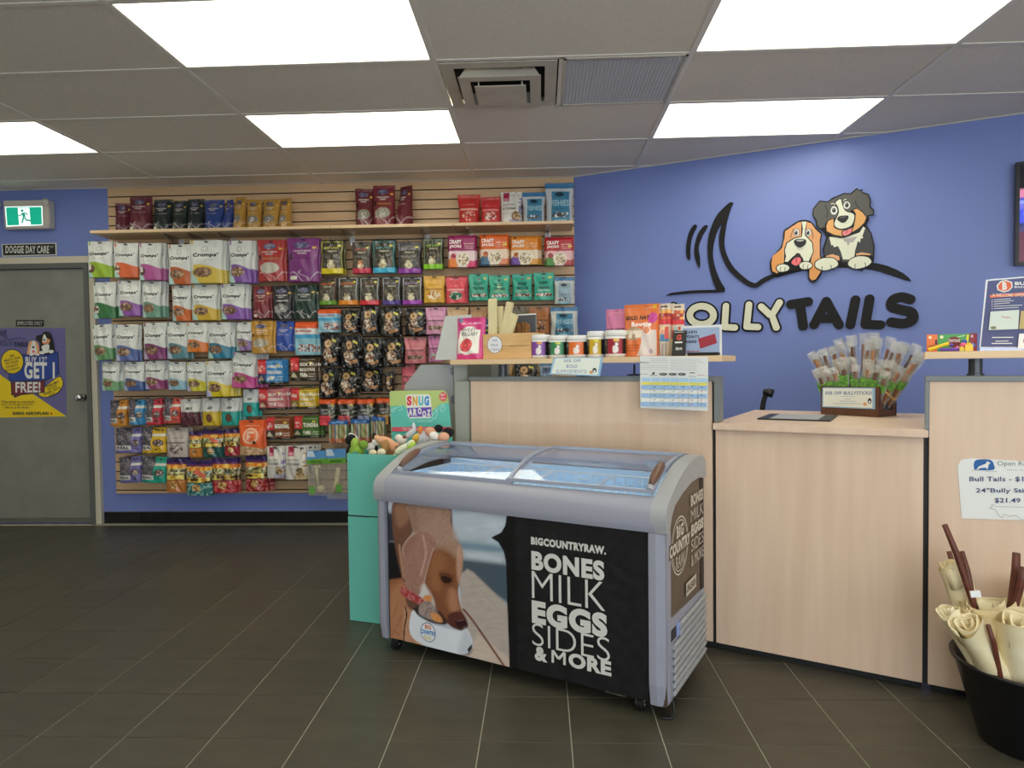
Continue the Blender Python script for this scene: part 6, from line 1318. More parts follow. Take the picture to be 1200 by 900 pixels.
# black brace edge on the right
BE = [(670, -60), (668, 90), (660, 150), (640, 185), (588, 211), (625, 235), (652, 280), (664, 340), (668, 500), (676, 700), (684, 960), (900, 960), (900, -60)]
shape(BE, '141416', 1.5, 1, 0)
me = bpy.data.meshes.new('dog_photograph'); me.from_pydata([tuple(q) for q in (PP-IF*.012)], [], [(j*(nU+1)+i, j*(nU+1)+i+1, (j+1)*(nU+1)+i+1, (j+1)*(nU+1)+i) for j in range(nV) for i in range(nU)])
at_ = me.color_attributes.new('Col', 'FLOAT_COLOR', 'POINT'); at_.data.foreach_set('color', np.c_[C, np.ones(len(C))].ravel()); dogp = link('dog_photograph', me, mat('photo_film', rough=.3, vcol=True), fz)
MB().add([fp(sB, -.0015, zA), fp(-.066, -.0015, zA), fp(-.066, -.0015, zB_), fp(sB, -.0015, zB_)], [(0, 1, 2, 3)], tuple(G('141416'))).build('black_film', mat('black_film', S(20, 20, 22), .34, var=.5, vscale=30, c2=S(34, 34, 36)), fz)
s = Sheet(FO, EF, -IF, lambda x, y: floc(x, y, -.002), off=.0026)
cxy = floc(440+265/4.2875, 580+690/4.2875, -.002)
s2 = Sheet(FO, EF, -IF, None, off=.003); fs = s2
for r_, c_ in ((.040, S(60, 80, 110)), (.037, S(225, 228, 232))): s2.ell(cxy[0], cxy[1], r_, r_*1.05, c_)
s2.text('BIG', cxy[0]-.016, cxy[1]+.014, cxy[0]+.016, cxy[1]+.032, S(215, 110, 40), .05, rotd=0); s2.text('COUNTRY', cxy[0]-.040, cxy[1]-.010, cxy[0]+.040, cxy[1]+.009, S(40, 130, 185), .06); s2.text('RAW', cxy[0]-.019, cxy[1]-.033, cxy[0]+.019, cxy[1]-.014, S(205, 180, 40), .05)
LT = S(205, 205, 198)
def fline(t_, xl, yt, yb_, xr, bold=0., sheet=None):
    a0, zt = floc(xl, yt, -.002); zb = floc(xl, yb_, -.002)[1]; a1 = floc(xr, yt+(xr-xl)*.19, -.002)[0]; s2.text(t_, a0, zb, a1, zt, LT, bold)
fline('BIGCOUNTRYRAW.', 622.5, 628.5, 637.8, 710.5, .055); fline('BONES', 623, 645, 667.2, 708.5, .05); fline('MILK', 623.5, 668.5, 700, 709.5, -.012)
fline('EGGS', 623.5, 702.5, 729.5, 712, .06); fline('SIDES', 624, 729, 755, 715, -.012); fline('&', 627, 756, 773, 642, .05); ms_ = [floc(x, y, -.002) for x, y in ((648.3, 776), (648.3, 761.5), (655.2, 771.5), (662.2, 764.2), (662.2, 778.8))]
for i_ in range(4): s2.line([ms_[i_], ms_[i_+1]], .0105, LT)
fline('ORE', 667, 763.5, 780.5, 717, .05)
s2.build('lettering', fz)
# right side print
ss = Sheet(fp(.0, 0, 0), IF, EF, lambda x, y: sloc(x, y), off=-.0008); ss.k = .0006
LS = S(200, 192, 176)
c0 = sloc(796, 640); R0 = abs(sloc(796, 604)[1]-c0[1])
s3 = Sheet(fp(-.002, 0, 0), IF, EF, None, off=.001)
n_ = 40; cd2 = (.165, c0[1]); R0 = .105
s3.line([(cd2[0]+R0*math.cos(2*PI*i/n_), cd2[1]+R0*math.sin(2*PI*i/n_)) for i in range(n_)], .006, LS, closed=True); s3.line([(cd2[0]+R0*.88*math.cos(2*PI*i/n_), cd2[1]+R0*.88*math.sin(2*PI*i/n_)) for i in range(n_)], .004, LS, closed=True)
s3.rect(cd2[0]-.135, cd2[1]-.026, cd2[0]+.135, cd2[1]+.028, S(92, 76, 62)); s3.text('BIG', cd2[0]-.045, cd2[1]+.032, cd2[0]+.045, cd2[1]+.078, LS, .05); s3.text('COUNTRY', cd2[0]-.13, cd2[1]-.022, cd2[0]+.13, cd2[1]+.024, LS, .06); s3.text('RAW', cd2[0]-.055, cd2[1]-.078, cd2[0]+.055, cd2[1]-.032, LS, .05)
s3.rect(.45, zg, .495, .80, S(24, 24, 26))
for k, (w_, b_) in enumerate((('BONES', .05), ('MILK', -.01), ('EGGS', .07), ('SIDES', -.01), ('& MORE', .05))): s3.text(w_, .305, .70-k*.058, .485, .745-k*.058, LS, b_)
s3.rect(.23, .375, .37, .425, LS); s3.text('UNLEASH', .24, .385, .36, .415, S(92, 76, 62), .05)
s3.build('side_lettering', fz)

# ------------------------------------------------------------------ teal toy display
AB = math.radians(16.15); EB = np.array([math.cos(AB), -math.sin(AB), 0]); IB = np.array([math.sin(AB), math.cos(AB), 0]); BO = np.array([-.955, 3.276, 0]); RB = np.array([EB, IB, ZZ]).T
def bp(s, d, z): return BO+EB*s+IB*d+ZZ*z
def bbx(m, s0, s1, d0, d1, z0, z1): return m.box(bp((s0+s1)/2, (d0+d1)/2, (z0+z1)/2), (s1-s0, d1-d0, z1-z0), RB)
bw, bd = .345, .43
tb = thing('toy_display', bp(bw/2, bd/2, 0), 'teal cardboard toy bin on a matching base beside the freezer', 'display bin')
M_teal = mat('teal_card', S(104, 190, 174), .5)
bbx(MB(), 0, bw, 0, bd, .001, .520).build('base_box', M_teal, tb, bevel=.002)
for q_ in (.002, bd-.006): bbx(MB(), .002, bw-.002, q_, q_+.004, .526, .828).build('tray_panel', M_teal, tb)
for q_ in (.002, bw-.006): bbx(MB(), q_, q_+.004, .006, bd-.006, .526, .828).build('tray_side', M_teal, tb)
bbx(MB(), .006, bw-.006, .006, bd-.006, .526, .70).build('tray_floor', M_teal, tb)
bbx(MB(), .004, .12, -.001, .004, .5205, .5255).build('tuck_slot', M_dark, tb)
def hl(x, y): P = onp(x, y, BO+IB*(bd-.012), IB); return (P-BO) @ EB, P[2]
H = lambda x, y: hl(350+x/6, 450+y/6)
hb = [H(*p) for p in ((640, 60), (650, 48), (1020, 44), (1042, 60), (1055, 110), (1082, 380), (1080, 600), (665, 620))]
MB().prism(hb, bp(0, bd-.012, 0), EB, ZZ, -IB, .003).build('header_board', mat('header_lime', S(186, 208, 128), .5), tb)
s = Sheet(bp(0, bd-.012, 0), EB, -IB, H, off=.0036)
s.poly([(648, 158), (740, 148), (760, 175), (800, 160), (930, 200), (1000, 140), (1058, 132), (1082, 380), (1080, 600), (665, 620)], S(98, 196, 182))
for P_ in ([(655, 190), (680, 165), (672, 195), (655, 180), (700, 165), (720, 150), (728, 180), (700, 185)], [(960, 170), (975, 200), (960, 245), (940, 225), (990, 170), (1020, 140), (1030, 180), (1000, 190), (1020, 150)]): s.line(P_, 5, S(170, 225, 215), 4)
s.poly([(755, 85), (770, 74), (915, 72), (930, 90), (942, 215), (930, 238), (785, 242), (770, 225)], S(235, 236, 228)); s.poly([(765, 168), (936, 162), (938, 228), (780, 232)], S(112, 84, 180))
for i, (ch, c) in enumerate((('S', S(225, 70, 80)), ('N', S(225, 170, 60)), ('U', S(90, 190, 200)), ('G', S(60, 150, 210)))): s.text(ch, 764+i*41, 152, 764+i*41+34, 84, c, .06)
for i, (ch, dy) in enumerate((('A', 0), ('R', 0), ('O', -12), ('O', 8), ('Z', 0))): s.text(ch, 777+i*32, 223+dy*(i > 1), 777+i*32+27, 172+dy+(0 if i < 2 else 8), S(238, 238, 232), .06)
s.text('HUG, CUDDLE, EAT', 782, 274, 945, 250, S(160, 215, 205), .03); s.ell(1020, 88, 27, 31, S(222, 70, 80)); s.text('EST', 1003, 84, 1035, 68, WHITE, .03); s.text('2014', 1003, 108, 1037, 92, WHITE, .03); s.poly([(660, 302), (1078, 300), (1079, 330), (662, 332)], S(220, 90, 105)); s.text('THE NEW SOFT TOY', 735, 326, 900, 308, S(240, 200, 200), .02)
s.build('header_print', tb)
# plush toys heaped in the bin
def PLP(x, y, d): P = onp(x, y, BO+IB*d, IB); return P
zf = .70
def plush(label, parts):
    """parts: (name, list of (x, y, rx_px, ry_px, depth, colour, tilt))"""
    t = None
    for nm_, L in parts:
        m = MB()
        for (x, y, rx, ry, d, c, tl) in L:
            P = PLP(x, y, d); k = np.linalg.norm(P-EYE)/FOC; m.ell(P, (rx*k, min(rx, ry)*k*.9, ry*k), RB @ rot(0, math.radians(tl), 0), col=tuple(G(c)), n=14, m=9)
        if t is None: P0_ = PLP(L[0][0], L[0][1], L[0][4]); t = thing('plush_toy', P0_-ZZ*.03, label, 'plush toy', 'plush toys in the teal bin')
        m.build(nm_, PLUSH, t, smooth=True)
plush('green frog plush with round head near the bin left corner', [('body', [(418, 529, 9, 8, .12, '8cae3c', 0), (416, 520, 5, 7, .12, '9cbc48', 10)]), ('head', [(426, 521, 5.5, 5, .11, '7ca034', 0)]), ('foot', [(412, 535, 6, 6, .12, '88aa38', 0)])])
plush('black and white plush lying behind the green frog', [('body', [(411, 515, 7, 6, .18, '18181a', -30), (416, 522, 6, 6, .2, '18181a', 0), (412, 530, 6, 10, .22, '202022', 0)]), ('ear', [(414, 513, 7.5, 4, .19, 'e8e8e4', 35)])])
plush('white and grey plush lying under the tan giraffe', [('body', [(436, 525, 8, 6, .2, 'dcd8d0', 0), (438, 534, 10, 7, .22, 'd0ccc4', 0)]), ('head', [(440, 519, 4.5, 4.5, .2, 'e4e2dc', 0)]), ('spot', [(441, 526, 2.2, 4, .17, '1c1c1e', 0)])])
plush('peach and brown giraffe plush on its back with dark hoof', [('body', [(452, 518, 13, 6, .15, 'e0a880', 15), (462, 524, 10, 6, .15, 'd89c74', 20), (456, 534, 14, 8, .2, 'c88c60', 0)]), ('leg', [(443, 514, 6, 3.6, .13, 'e4b088', 30)]), ('mane', [(451, 524, 5, 9, .12, 'b08450', 12)]), ('hoof', [(438.5, 511, 2.6, 4, .13, '241c1c', 0)]), ('muzzle', [(467, 524, 4, 3, .11, '8a6a58', 0)])])
plush('cream plush paws sticking up at the bin front', [('paw', [(437, 531, 5, 4, .06, 'ecdcb8', 0)]), ('paw', [(447, 530, 5.4, 4.4, .06, 'ecdcbc', 0)]), ('body', [(442, 538, 11, 6, .10, 'e8d8b4', 0)])])
plush('white plush with small brown nose above the giraffe', [('body', [(471, 516, 7, 5, .22, 'e8e0d4', -20), (474, 528, 8, 9, .26, 'e0d8cc', 0)]), ('head', [(467, 513, 4.5, 4, .22, 'efe8dc', 0)]), ('nose', [(474, 512, 2.4, 2, .18, '8a4c34', 0)])])
plush('grey goose plush with orange beak lying across the bin', [('body', [(490, 518, 8, 15, .22, 'c4c4c8', 35), (499, 517, 10, 12, .24, 'c0bcc0', 20), (494, 530, 10, 10, .3, 'b8b4b8', 0)]), ('neck', [(481, 508, 3.5, 9, .22, 'd4d4d8', 50)]), ('tail', [(485, 500, 2.2, 4.5, .22, 'dce0e4', -10)]), ('beak', [(492.5, 504, 2.6, 5, .20, 'e8883c', 10)]), ('foot', [(487, 514, 4, 6, .19, 'e0b040', 30)])])
plush('pale yellow duck plush with lime feet at the front', [('body', [(472, 527, 12, 5.5, .10, 'eeeed0', -28), (470, 536, 12, 6, .14, 'e8e8c8', 0)]), ('wing', [(481, 520, 6, 3.6, .09, 'f0f0d8', -35)]), ('foot', [(481, 524, 5, 3, .07, 'b8dc50', -30)]), ('foot', [(484, 520, 3.5, 2.6, .08, 'c4e060', 0)])])
plush('tan and white dog plush with black ears nearest the header', [('body', [(507, 514, 9, 6, .24, 'f0ebe0', 20), (510, 528, 12, 11, .28, 'e0d6c8', 0)]), ('head', [(505, 507, 8, 6, .23, 'dca080', 25), (520, 512, 7, 5.5, .20, 'e0a888', 0)]), ('belly', [(509, 511, 6.5, 5, .205, 'f2ece2', 25)]), ('ear', [(514, 502, 5.5, 4.5, .24, '121214', 10)]), ('ear', [(525, 507, 7, 6, .23, '121214', 0)]), ('muzzle', [(496, 512, 4, 6, .22, 'd8a888', 0)])])

# ------------------------------------------------------------------ black tub of rawhide rolls
bc = np.array([1.58, 2.24, 0]); rb_, rt_, hb_ = .14, .215, .275
t = thing('black_tub', bc, 'round black plastic tub of rawhide rolls at the lower right corner', 'bucket')
MB().lathe([(rb_-.01, .001), (rb_, .006), (rt_-.004, hb_-.012), (rt_+.006, hb_-.010), (rt_+.008, hb_), (rt_-.002, hb_+.001), (rt_-.012, hb_-.012), (rb_-.008, .016), (.0001, .014)], bc, 56).build('shell', mat('tub_black', S(24, 24, 27), .38), t, smooth=True)
M_raw = mat('rawhide_wrap', S(240, 230, 196), .5, var=.16, vscale=10, bump=.35, bscale=18, c2=S(220, 202, 156))
def roll(px0, py0, px1, py1, rpx, d0, d1, label, seed):
    """px0,py0 = top end seen in the photograph at depth Y=d0; px1,py1 = where it enters the tub at depth d1"""
    A = onY(px0, py0, d0); B = onY(px1, py1, d1); k = d0/FOC; r = rpx*k
    q = (B-bc)*np.array([1, 1, 0]); dq_ = np.linalg.norm(q); lim = .175-r
    if dq_ > lim: B = B-q*(1-max(lim, .01)/dq_)
    D = B-A; L_ = np.linalg.norm(D); D /= L_; B = B+D*max(.02, min(.10, (B[2]-.05)/max(.2, -D[2])))
    t = thing('rawhide_roll', B, label, 'rawhide', 'rawhide rolls in the black tub'); rg = random.Random(seed)
    u = np.cross(D, [0, 1, 0]); u /= np.linalg.norm(u); w = np.cross(D, u); n_ = 28; K = 12; V = []; F = []
    for j in range(K+1):
        f_ = j/K; c = A+(B-A)*f_+u*.004*math.sin(f_*5+seed)
        for i in range(n_):
            a_ = 2*PI*i/n_; ra = r*(1+.07*math.sin(a_*2+seed+f_*2)+.05*math.sin(a_*3+seed*2+f_*6)+.05*math.sin(f_*7+seed))*(1.10 if j == 0 else 1.04 if j == 1 else 1)*(.93+.10*min(1, f_*2))
            V.append(c+ra*(math.cos(a_)*u+math.sin(a_)*w)+D*(.012*math.sin(a_*2+seed) if j == 0 else 0))
    for j in range(K):
        for i in range(n_): F.append((j*n_+i, j*n_+(i+1) % n_, (j+1)*n_+(i+1) % n_, (j+1)*n_+i))
    m = MB(); m.add(V, F); m.build('outer_wrap', M_raw, t, smooth=True)
    # spiral of folded hide in the open end
    m = MB(); V = []; M_ = 60
    for i in range(M_+1):
        f_ = i/M_; a_ = f_*2*PI*2.4+seed; ra = r*(1.04-.85*f_)*(1+.10*math.sin(a_*3+seed)); p0 = A+ra*(math.cos(a_)*u+math.sin(a_)*w)-D*(.010*math.sin(a_*2)+.004); V += [p0, p0+D*.07]
    m.add(V, [(2*i, 2*i+1, 2*i+3, 2*i+2) for i in range(M_)]); o = m.build('inner_fold', M_raw, t, smooth=True)
    sm = o.modifiers.new('thick', 'SOLIDIFY'); sm.thickness = .0035
roll(1115, 662, 1128, 752, 13.5, 2.36, 2.34, 'tall thin rawhide roll at the left rear of the tub', 1)
roll(1110, 717, 1141, 790, 10.5, 2.20, 2.22, 'small rawhide roll nearest the left rim of the tub', 2)
roll(1128, 716, 1148, 790, 10, 2.26, 2.28, 'rawhide roll squeezed between the two front left rolls', 5)
roll(1133, 730, 1158, 800, 17, 2.14, 2.17, 'short wide rawhide roll with a torn open end in front', 3)
roll(1160, 708, 1178, 790, 30, 2.26, 2.24, 'thickest rawhide roll with a small paper tag, middle of the tub', 4)
roll(1196, 726, 1200, 800, 23, 2.12, 2.16, 'rawhide roll with a curled lip cut by the right edge', 6)
roll(1212, 690, 1208, 790, 18, 2.32, 2.30, 'rawhide roll at the right rear behind the dark sticks', 7)
M_bs = mat('bully_brown', S(104, 52, 36), .45, var=.4, vscale=30, bump=.4, bscale=60)
for k, (x0, y0, x1, y1, r_, d0, d1, lab) in enumerate([(1107, 615, 1140, 705, 3.6, 2.30, 2.28, 'long dark bully stick leaning out over the left rawhide roll'), (1112, 646, 1130, 720, 3.2, 2.42, 2.36, 'dark bully stick tip behind the tall left rawhide roll'), (1127, 646, 1142, 712, 3.2, 2.33, 2.30, 'dark bully stick close right of the long leaning one'),
                                                   (1191, 648, 1185, 712, 4.6, 2.24, 2.24, 'thick upright bully stick at the right of the tub'), (1199, 665, 1188, 715, 4.0, 2.20, 2.22, 'shorter bully stick crossing the thick upright one'), (1158, 733, 1172, 792, 3.2, 2.10, 2.13, 'dark bully stick wedged between the front rawhide rolls')]):
    A = onY(x0, y0, d0); B = onY(x1, y1, d1); D = (B-A)/np.linalg.norm(B-A); r = r_*d0/FOC
    tag(MB().tube([A, A+(B-A)*.35+np.array([.004, 0, 0]), B, B+D*.12], [r*.85, r, r, r], 8).build('bully_stick', M_bs, smooth=True), lab, 'chew stick', 'bully sticks in the black tub')
P = onY(1143, 696, 2.235); tag(MB().box(P, (.028, .012, .018), rot(0, -.2, -.3)).build('paper_tag', mat('white_label', S(225, 230, 232), .5)), 'small white paper tag resting on the thickest rawhide roll', 'tag')

# ------------------------------------------------------------------ JOLLYTAILS sign on the blue wall
def rloc(x, y, off=.0): P = onp(x, y, C0+NR*off, NR); return (P-C0) @ ER, P[2]
sg = thing('wall_logo', C0+ER*rloc(930, 350)[0]+ZZ*rloc(930, 350)[1], 'wall logo of two cartoon dogs over OLLYTAILS lettering on the blue wall', 'sign')
OFF = .012
LG = lambda x, y: rloc(770+x/3.75, 210+y/3.75, OFF)     # crop A
DG = lambda x, y: rloc(890+x/7.5, 215+y/7.5, OFF)       # crop B
M_sb = mat('sign_black', S(17, 17, 18), .6, spec=.3); M_sc = mat('sign_cream', S(222, 222, 196), .45)
def cut(name, pts, conv, m, off, th, sm=0, parent=sg):
    if sm: pts = catmull(pts, True, sm)
    return MB().prism([conv(float(p[0]), float(p[1])) for p in pts], C0+NR*off, ER, ZZ, NR, th).build(name, m, parent)
def ribbon(name, P, w, conv, m, off, th, cap=True, parent=sg, mb=None):
    """rounded stroke cut from board: one outline per segment run"""
    P = [np.array(conv(*p)) for p in P]; own = mb is None; mb = mb or MB()
    w = w if isinstance(w, (list, tuple)) else [w]*len(P)
    Lf, Rt = [], []
    for i, p in enumerate(P):
        tt = P[min(i+1, len(P)-1)]-P[max(i-1, 0)]; tt /= np.linalg.norm(tt); q = np.array([-tt[1], tt[0]]); Lf.append(p+q*w[i]/2); Rt.append(p-q*w[i]/2)
    outl = list(Lf)
    if cap:
        e = P[-1]; tt = P[-1]-P[-2]; a0 = math.atan2(*(Lf[-1]-e)[::-1]); outl += [e+w[-1]/2*np.array([math.cos(a0-PI*k/9), math.sin(a0-PI*k/9)]) for k in range(1, 9)]
    outl += Rt[::-1]
    if cap:
        e = P[0]; a0 = math.atan2(*(Rt[0]-e)[::-1]); outl += [e+w[0]/2*np.array([math.cos(a0-PI*k/9), math.sin(a0-PI*k/9)]) for k in range(1, 9)]
    mb.prism(outl, C0+NR*off, ER, ZZ, NR, th)
    return mb.build(name, m, parent) if own else mb
kpx = abs(LG(400, 300)[0]-LG(300, 300)[0])/100
sm_ = lambda P, n=6: [tuple(p) for p in catmull(P, False, n)]
# sweeping tail lines
tl_ = (sm_([(335, 104), (320, 140), (302, 215), (297, 300), (332, 380), (395, 440), (432, 458)], 5)+sm_([(434, 457), (470, 432), (530, 408)], 4)+sm_([(540, 420), (475, 452), (432, 476), (385, 460), (318, 402), (282, 330), (272, 260), (285, 195)], 5)
       + sm_([(281, 197), (262, 235), (246, 300), (248, 360), (270, 430), (298, 480)], 5)+[(296, 495), (270, 497)]+sm_([(250, 498), (150, 501), (38, 511)], 3)+sm_([(60, 500), (150, 489), (262, 486)], 3)+sm_([(260, 484), (243, 440), (226, 365), (222, 290), (235, 220), (262, 160), (300, 118), (322, 100)], 5))
cut('tail_line', tl_, LG, M_sb, .0, .014)
for P_ in ([(175, 206), (160, 202), (138, 240), (128, 300), (132, 345), (145, 352), (146, 300), (155, 250)], [(222, 208), (208, 204), (180, 240), (164, 300), (168, 350), (186, 390), (188, 345), (182, 300), (198, 250)]): cut('wag_line', P_, LG, M_sb, .0, .014, 3)
cut('back_line', [(505, 428), (560, 405), (640, 388), (760, 370), (860, 362), (940, 366), (1010, 380), (1080, 412), (1118, 448), (1060, 432), (980, 406), (900, 392), (800, 388), (640, 402), (530, 430)], LG, M_sb, .0, .014, 2)
# lettering
def letter(strokes, wpx, cream, nm_):
    L_ = []
    if cream:
        mb = MB()
        for P_ in strokes: ribbon('', P_, (wpx+11)*kpx, LG, None, 0, .012, mb=mb)
        bk = mb.build(nm_, M_sb, sg); mb = MB()
        for i, P_ in enumerate(strokes): ribbon('', P_, (wpx-5)*kpx, LG, None, .012, .003+.0001*i, mb=mb)
        mb.build('cream_face', M_sc, bk)
    else:
        mb = MB()
        for i, P_ in enumerate(strokes): ribbon('', P_, wpx*kpx, LG, None, 0, .016+.0001*i, mb=mb)
        mb.build(nm_, M_sb, sg)
oc = [(196+52*math.cos(2*PI*i/28), 598+40*math.sin(2*PI*i/28)*1.0) for i in range(29)]
letter([[(72, 560), (72, 640), (60, 655), (40, 650)]], 36, True, 'letter_j')
letter([oc[:15], oc[14:]], 36, True, 'letter_o'); letter([[(302, 556), (298, 650), (340, 652)]][:0]+[[(303, 557), (297, 648)], [(297, 650), (342, 652)]], 34, True, 'letter_l'); letter([[(404, 551), (394, 648)], [(394, 648), (444, 650)]], 34, True, 'letter_l')
letter([[(458, 560), (495, 595)], [(538, 542), (505, 598), (524, 652)]], 34, True, 'letter_y')
letter([[(588, 550), (664, 538)], [(628, 546), (642, 645)]], 40, False, 'letter_t')
letter([[(690, 640), (744, 536)], [(744, 536), (800, 640)], [(715, 612), (780, 612)]], 38, False, 'letter_a'); letter([[(872, 530), (850, 640)]], 38, False, 'letter_i')
letter([[(934, 526), (916, 636)], [(916, 638), (982, 640)]], 38, False, 'letter_l')
letter([sm_([(1112, 528), (1075, 518), (1038, 530), (1032, 560), (1075, 574), (1118, 586), (1122, 618), (1085, 634), (1030, 628)])], 40, False, 'letter_s')
# dogs
TAN, CR, CHK, PNK, LGY = S(226, 164, 108), S(226, 228, 204), S(86, 84, 78), S(232, 130, 135), S(176, 170, 165)
K_ = S(26, 26, 28)
big = [(500, 185), (530, 152), (600, 160), (640, 128), (745, 85), (800, 88), (855, 42), (880, 62), (905, 48), (905, 78), (960, 95), (980, 150), (975, 205), (1010, 235), (1005, 280), (960, 285), (965, 320), (940, 365), (985, 440), (1012, 550), (1008, 640), (1005, 690), (900, 770), (780, 740), (700, 700), (650, 760), (560, 770), (488, 730), (490, 680), (565, 640), (555, 580), (590, 470), (560, 420), (500, 380), (495, 330), (465, 280), (470, 225)]
small = [(215, 415), (260, 385), (340, 332), (400, 322), (460, 340), (500, 395), (550, 440), (540, 500), (540, 620), (560, 760), (500, 860), (460, 870), (430, 840), (425, 765), (340, 765), (270, 770), (150, 805), (105, 780), (92, 700), (120, 640), (190, 560), (210, 480)]
cut('large_dog', big, DG, M_sb, .014, .006); cut('small_dog', small, DG, M_sb, .0145, .009, 2)
OFFD = .0205
def dsheet(off): return Sheet(C0, ER, NR, lambda x, y: rloc(890+x/7.5, 215+y/7.5, off), off=off, step=.0002)
s = dsheet(.0204)
s.poly([(505, 190), (532, 160), (600, 168), (650, 135), (748, 92), (805, 96), (857, 52), (882, 72), (898, 62), (898, 85), (952, 102), (970, 150), (966, 210), (1000, 238), (996, 272), (950, 278), (945, 300), (900, 235), (830, 225), (690, 300), (600, 320), (575, 360), (575, 385), (530, 395), (512, 370), (505, 325), (474, 280), (478, 228)], CHK)
s.line([(575, 190), (598, 240), (590, 300)], 7, K_, 3); s.line([(845, 150), (850, 190), (880, 215)], 7, K_, 3)
s.poly([(600, 480), (640, 460), (870, 460), (935, 380), (975, 440), (1000, 550), (995, 640), (960, 620), (840, 620), (820, 690), (730, 690), (705, 640), (570, 630), (568, 580)], S(60, 60, 60))
s.poly([(612, 470), (740, 480), (880, 430), (912, 378), (930, 392), (905, 460), (912, 480), (888, 485), (885, 520), (865, 505), (840, 590), (830, 668), (735, 668), (715, 600), (690, 550), (655, 562), (645, 540), (632, 545)], CR)
s.poly([(735, 490), (860, 465), (820, 520), (800, 515), (778, 552), (765, 515), (745, 512)], LGY)
s.poly([(600, 320), (650, 305), (660, 380), (730, 402), (825, 380), (840, 260), (820, 225), (850, 215), (905, 245), (945, 295), (930, 350), (880, 400), (830, 430), (730, 472), (650, 460), (585, 425), (580, 370)], K_); s.poly([(606, 328), (650, 310), (652, 385), (730, 412), (830, 386), (848, 265), (825, 232), (855, 222), (900, 250), (938, 297), (920, 345), (872, 392), (825, 422), (730, 463), (655, 450), (592, 418), (588, 372)], S(230, 170, 100))
s.poly([(650, 350), (690, 260), (680, 200), (660, 165), (712, 130), (730, 170), (760, 235), (830, 262), (840, 310), (815, 375), (740, 405), (680, 398)], K_, 3); s.poly([(658, 350), (697, 262), (688, 200), (668, 170), (712, 138), (725, 180), (755, 242), (825, 268), (832, 310), (808, 368), (740, 397), (684, 390)], CR, 3)
s.poly([(625, 240), (640, 205), (670, 205), (685, 240), (668, 272), (638, 270)], WHITE, 3); s.poly([(738, 190), (755, 160), (785, 165), (798, 195), (778, 222), (748, 218)], WHITE, 3); s.ell(654, 236, 17, 22, S(80, 80, 76)); s.ell(768, 190, 17, 22, S(80, 80, 76)); s.ell(655, 236, 11, 14, K_); s.ell(769, 189, 11, 14, K_); s.ell(650, 228, 4, 5, WHITE); s.ell(764, 181, 4, 5, WHITE)
s.line([(628, 182), (650, 176), (662, 188)], 6, CR, 2); s.line([(738, 152), (752, 140), (765, 142)], 6, CR, 2)
s.poly([(682, 315), (700, 290), (745, 282), (780, 285), (778, 312), (750, 342), (720, 345), (700, 332)], K_, 3); s.poly([(705, 298), (740, 289), (765, 291), (755, 300), (720, 308)], CHK, 2)
s.line([(660, 385), (700, 405), (770, 402), (822, 372), (842, 300), (835, 275)], 6, K_, 3); s.line([(590, 425), (650, 462), (730, 478), (830, 440), (905, 385)], 8, K_, 3)
s.poly([(725, 420), (770, 402), (815, 385), (820, 410), (800, 448), (750, 468), (725, 455)], K_, 3); s.poly([(732, 424), (772, 408), (810, 394), (813, 412), (795, 442), (752, 460), (733, 450)], PNK, 3); s.line([(770, 412), (762, 438)], 4, K_)
s.poly([(580, 640), (640, 622), (700, 640), (705, 675), (680, 680), (600, 660)], S(226, 170, 120)); s.poly([(845, 622), (900, 605), (975, 620), (975, 632), (900, 628), (850, 634)], S(226, 170, 120))
s.poly([(482, 715), (495, 680), (560, 650), (640, 650), (690, 680), (697, 720), (660, 752), (560, 775), (495, 748)], K_, 3); s.poly([(490, 715), (502, 685), (562, 658), (640, 658), (682, 685), (688, 718), (655, 742), (565, 765), (502, 740)], CR, 3)
s.poly([(772, 700), (800, 660), (870, 632), (950, 640), (985, 670), (990, 700), (940, 740), (850, 760), (785, 735)], K_, 3); s.poly([(780, 700), (806, 666), (872, 641), (948, 649), (977, 674), (980, 698), (935, 731), (850, 750), (792, 728)], CR, 3)
for P_ in ([(550, 765), (548, 740), (556, 730)], [(628, 752), (632, 730), (624, 718)], [(842, 752), (838, 722), (846, 708)], [(930, 735), (932, 710), (924, 698)]): s.line(P_, 6, K_, 2)
s.build('large_dog_face', sg)
s = dsheet(.0238)
s.poly([(225, 420), (262, 395), (342, 342), (400, 333), (455, 350), (495, 405), (540, 445), (530, 500), (530, 620), (548, 758), (495, 842), (462, 852), (440, 830), (440, 740), (470, 600), (460, 500), (300, 500), (220, 560), (215, 690), (160, 790), (115, 772), (104, 700), (130, 645), (200, 562), (220, 480)], TAN)
s.poly([(115, 640), (200, 570), (205, 690), (150, 790), (112, 765), (106, 700)], S(226, 156, 84)); s.poly([(455, 690), (530, 640), (545, 758), (492, 840), (462, 850), (442, 828)], S(226, 156, 84))
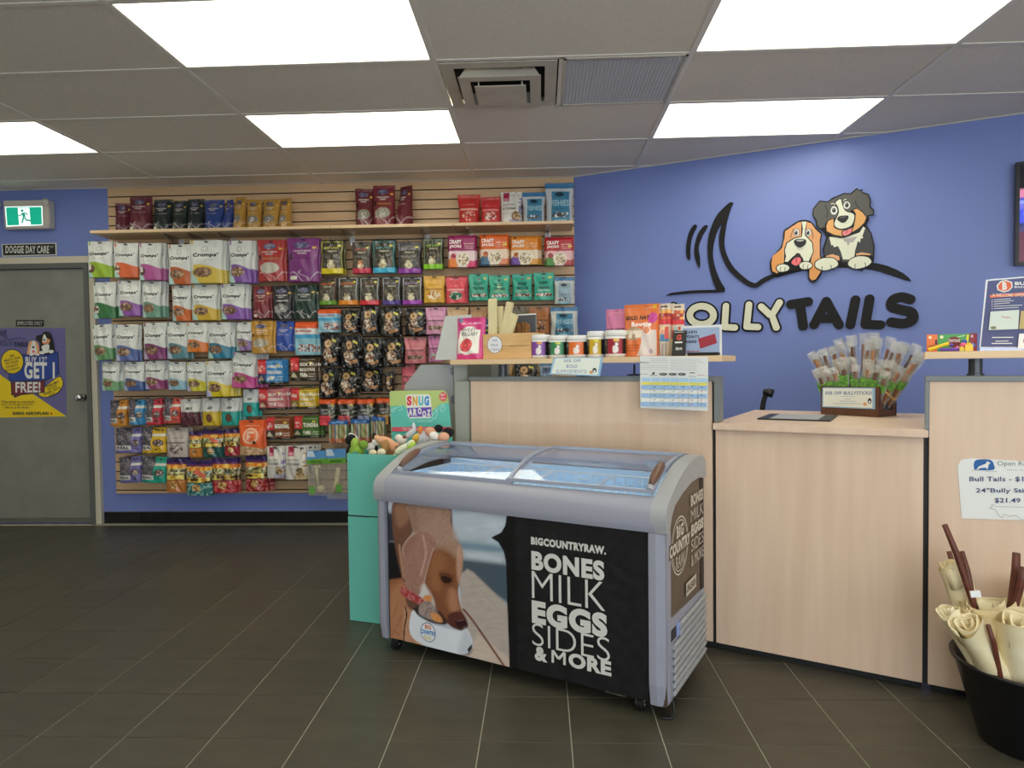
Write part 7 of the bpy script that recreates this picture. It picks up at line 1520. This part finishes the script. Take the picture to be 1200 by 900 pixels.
s.line([(272, 480), (290, 420), (300, 395)], 5, K_, 2); s.line([(455, 400), (470, 440), (468, 490)], 5, K_, 2)
s.poly([(370, 335), (418, 335), (410, 400), (405, 450), (470, 520), (478, 600), (440, 690), (400, 720), (370, 650), (335, 618), (300, 650), (250, 695), (215, 690), (225, 640), (215, 590), (235, 520), (300, 478), (365, 465)], K_); s.poly([(372, 335), (415, 337), (402, 400), (398, 455), (462, 522), (470, 600), (432, 685), (400, 710), (378, 650), (338, 610), (295, 642), (250, 688), (222, 688), (234, 640), (224, 590), (243, 526), (305, 486), (372, 470), (382, 400)], CR)
for x0 in (326, 430): s.ell(x0, 432, 27, 36, K_); s.ell(x0, 432, 23, 32, WHITE); s.ell(x0-4, 434, 15, 21, S(110, 104, 104)); s.ell(x0-4, 434, 9, 14, K_); s.ell(x0-8, 424, 4, 5, WHITE)
s.poly([(302, 510), (320, 492), (360, 487), (400, 492), (412, 508), (400, 540), (360, 566), (320, 548)], K_, 3); s.poly([(318, 502), (360, 493), (395, 500), (360, 512)], LGY, 2); s.line([(330, 572), (360, 580), (388, 566)], 6, LGY, 3)
s.poly([(300, 655), (320, 620), (340, 612), (358, 622), (372, 655), (365, 700), (320, 728), (290, 715), (272, 690)], K_, 3); s.poly([(310, 658), (340, 650), (362, 660), (358, 700), (322, 722), (292, 710), (282, 692)], S(236, 110, 115), 3); s.line([(325, 655), (322, 695)], 5, K_)
for cx_, cy_ in ((204, 742), (404, 720)):
    s.poly([(cx_-60, cy_+5), (cx_-40, cy_-28), (cx_+10, cy_-38), (cx_+58, cy_-20), (cx_+64, cy_+12), (cx_+30, cy_+36), (cx_-30, cy_+40)], K_, 3); s.poly([(cx_-52, cy_+4), (cx_-35, cy_-22), (cx_+10, cy_-31), (cx_+51, cy_-15), (cx_+57, cy_+10), (cx_+27, cy_+29), (cx_-27, cy_+33)], CR, 3)
    for q_ in (-18, 22): s.line([(cx_+q_, cy_+30), (cx_+q_-4, cy_+8), (cx_+q_+6, cy_-6)], 5, K_, 2)
s.build('small_dog_face', sg)
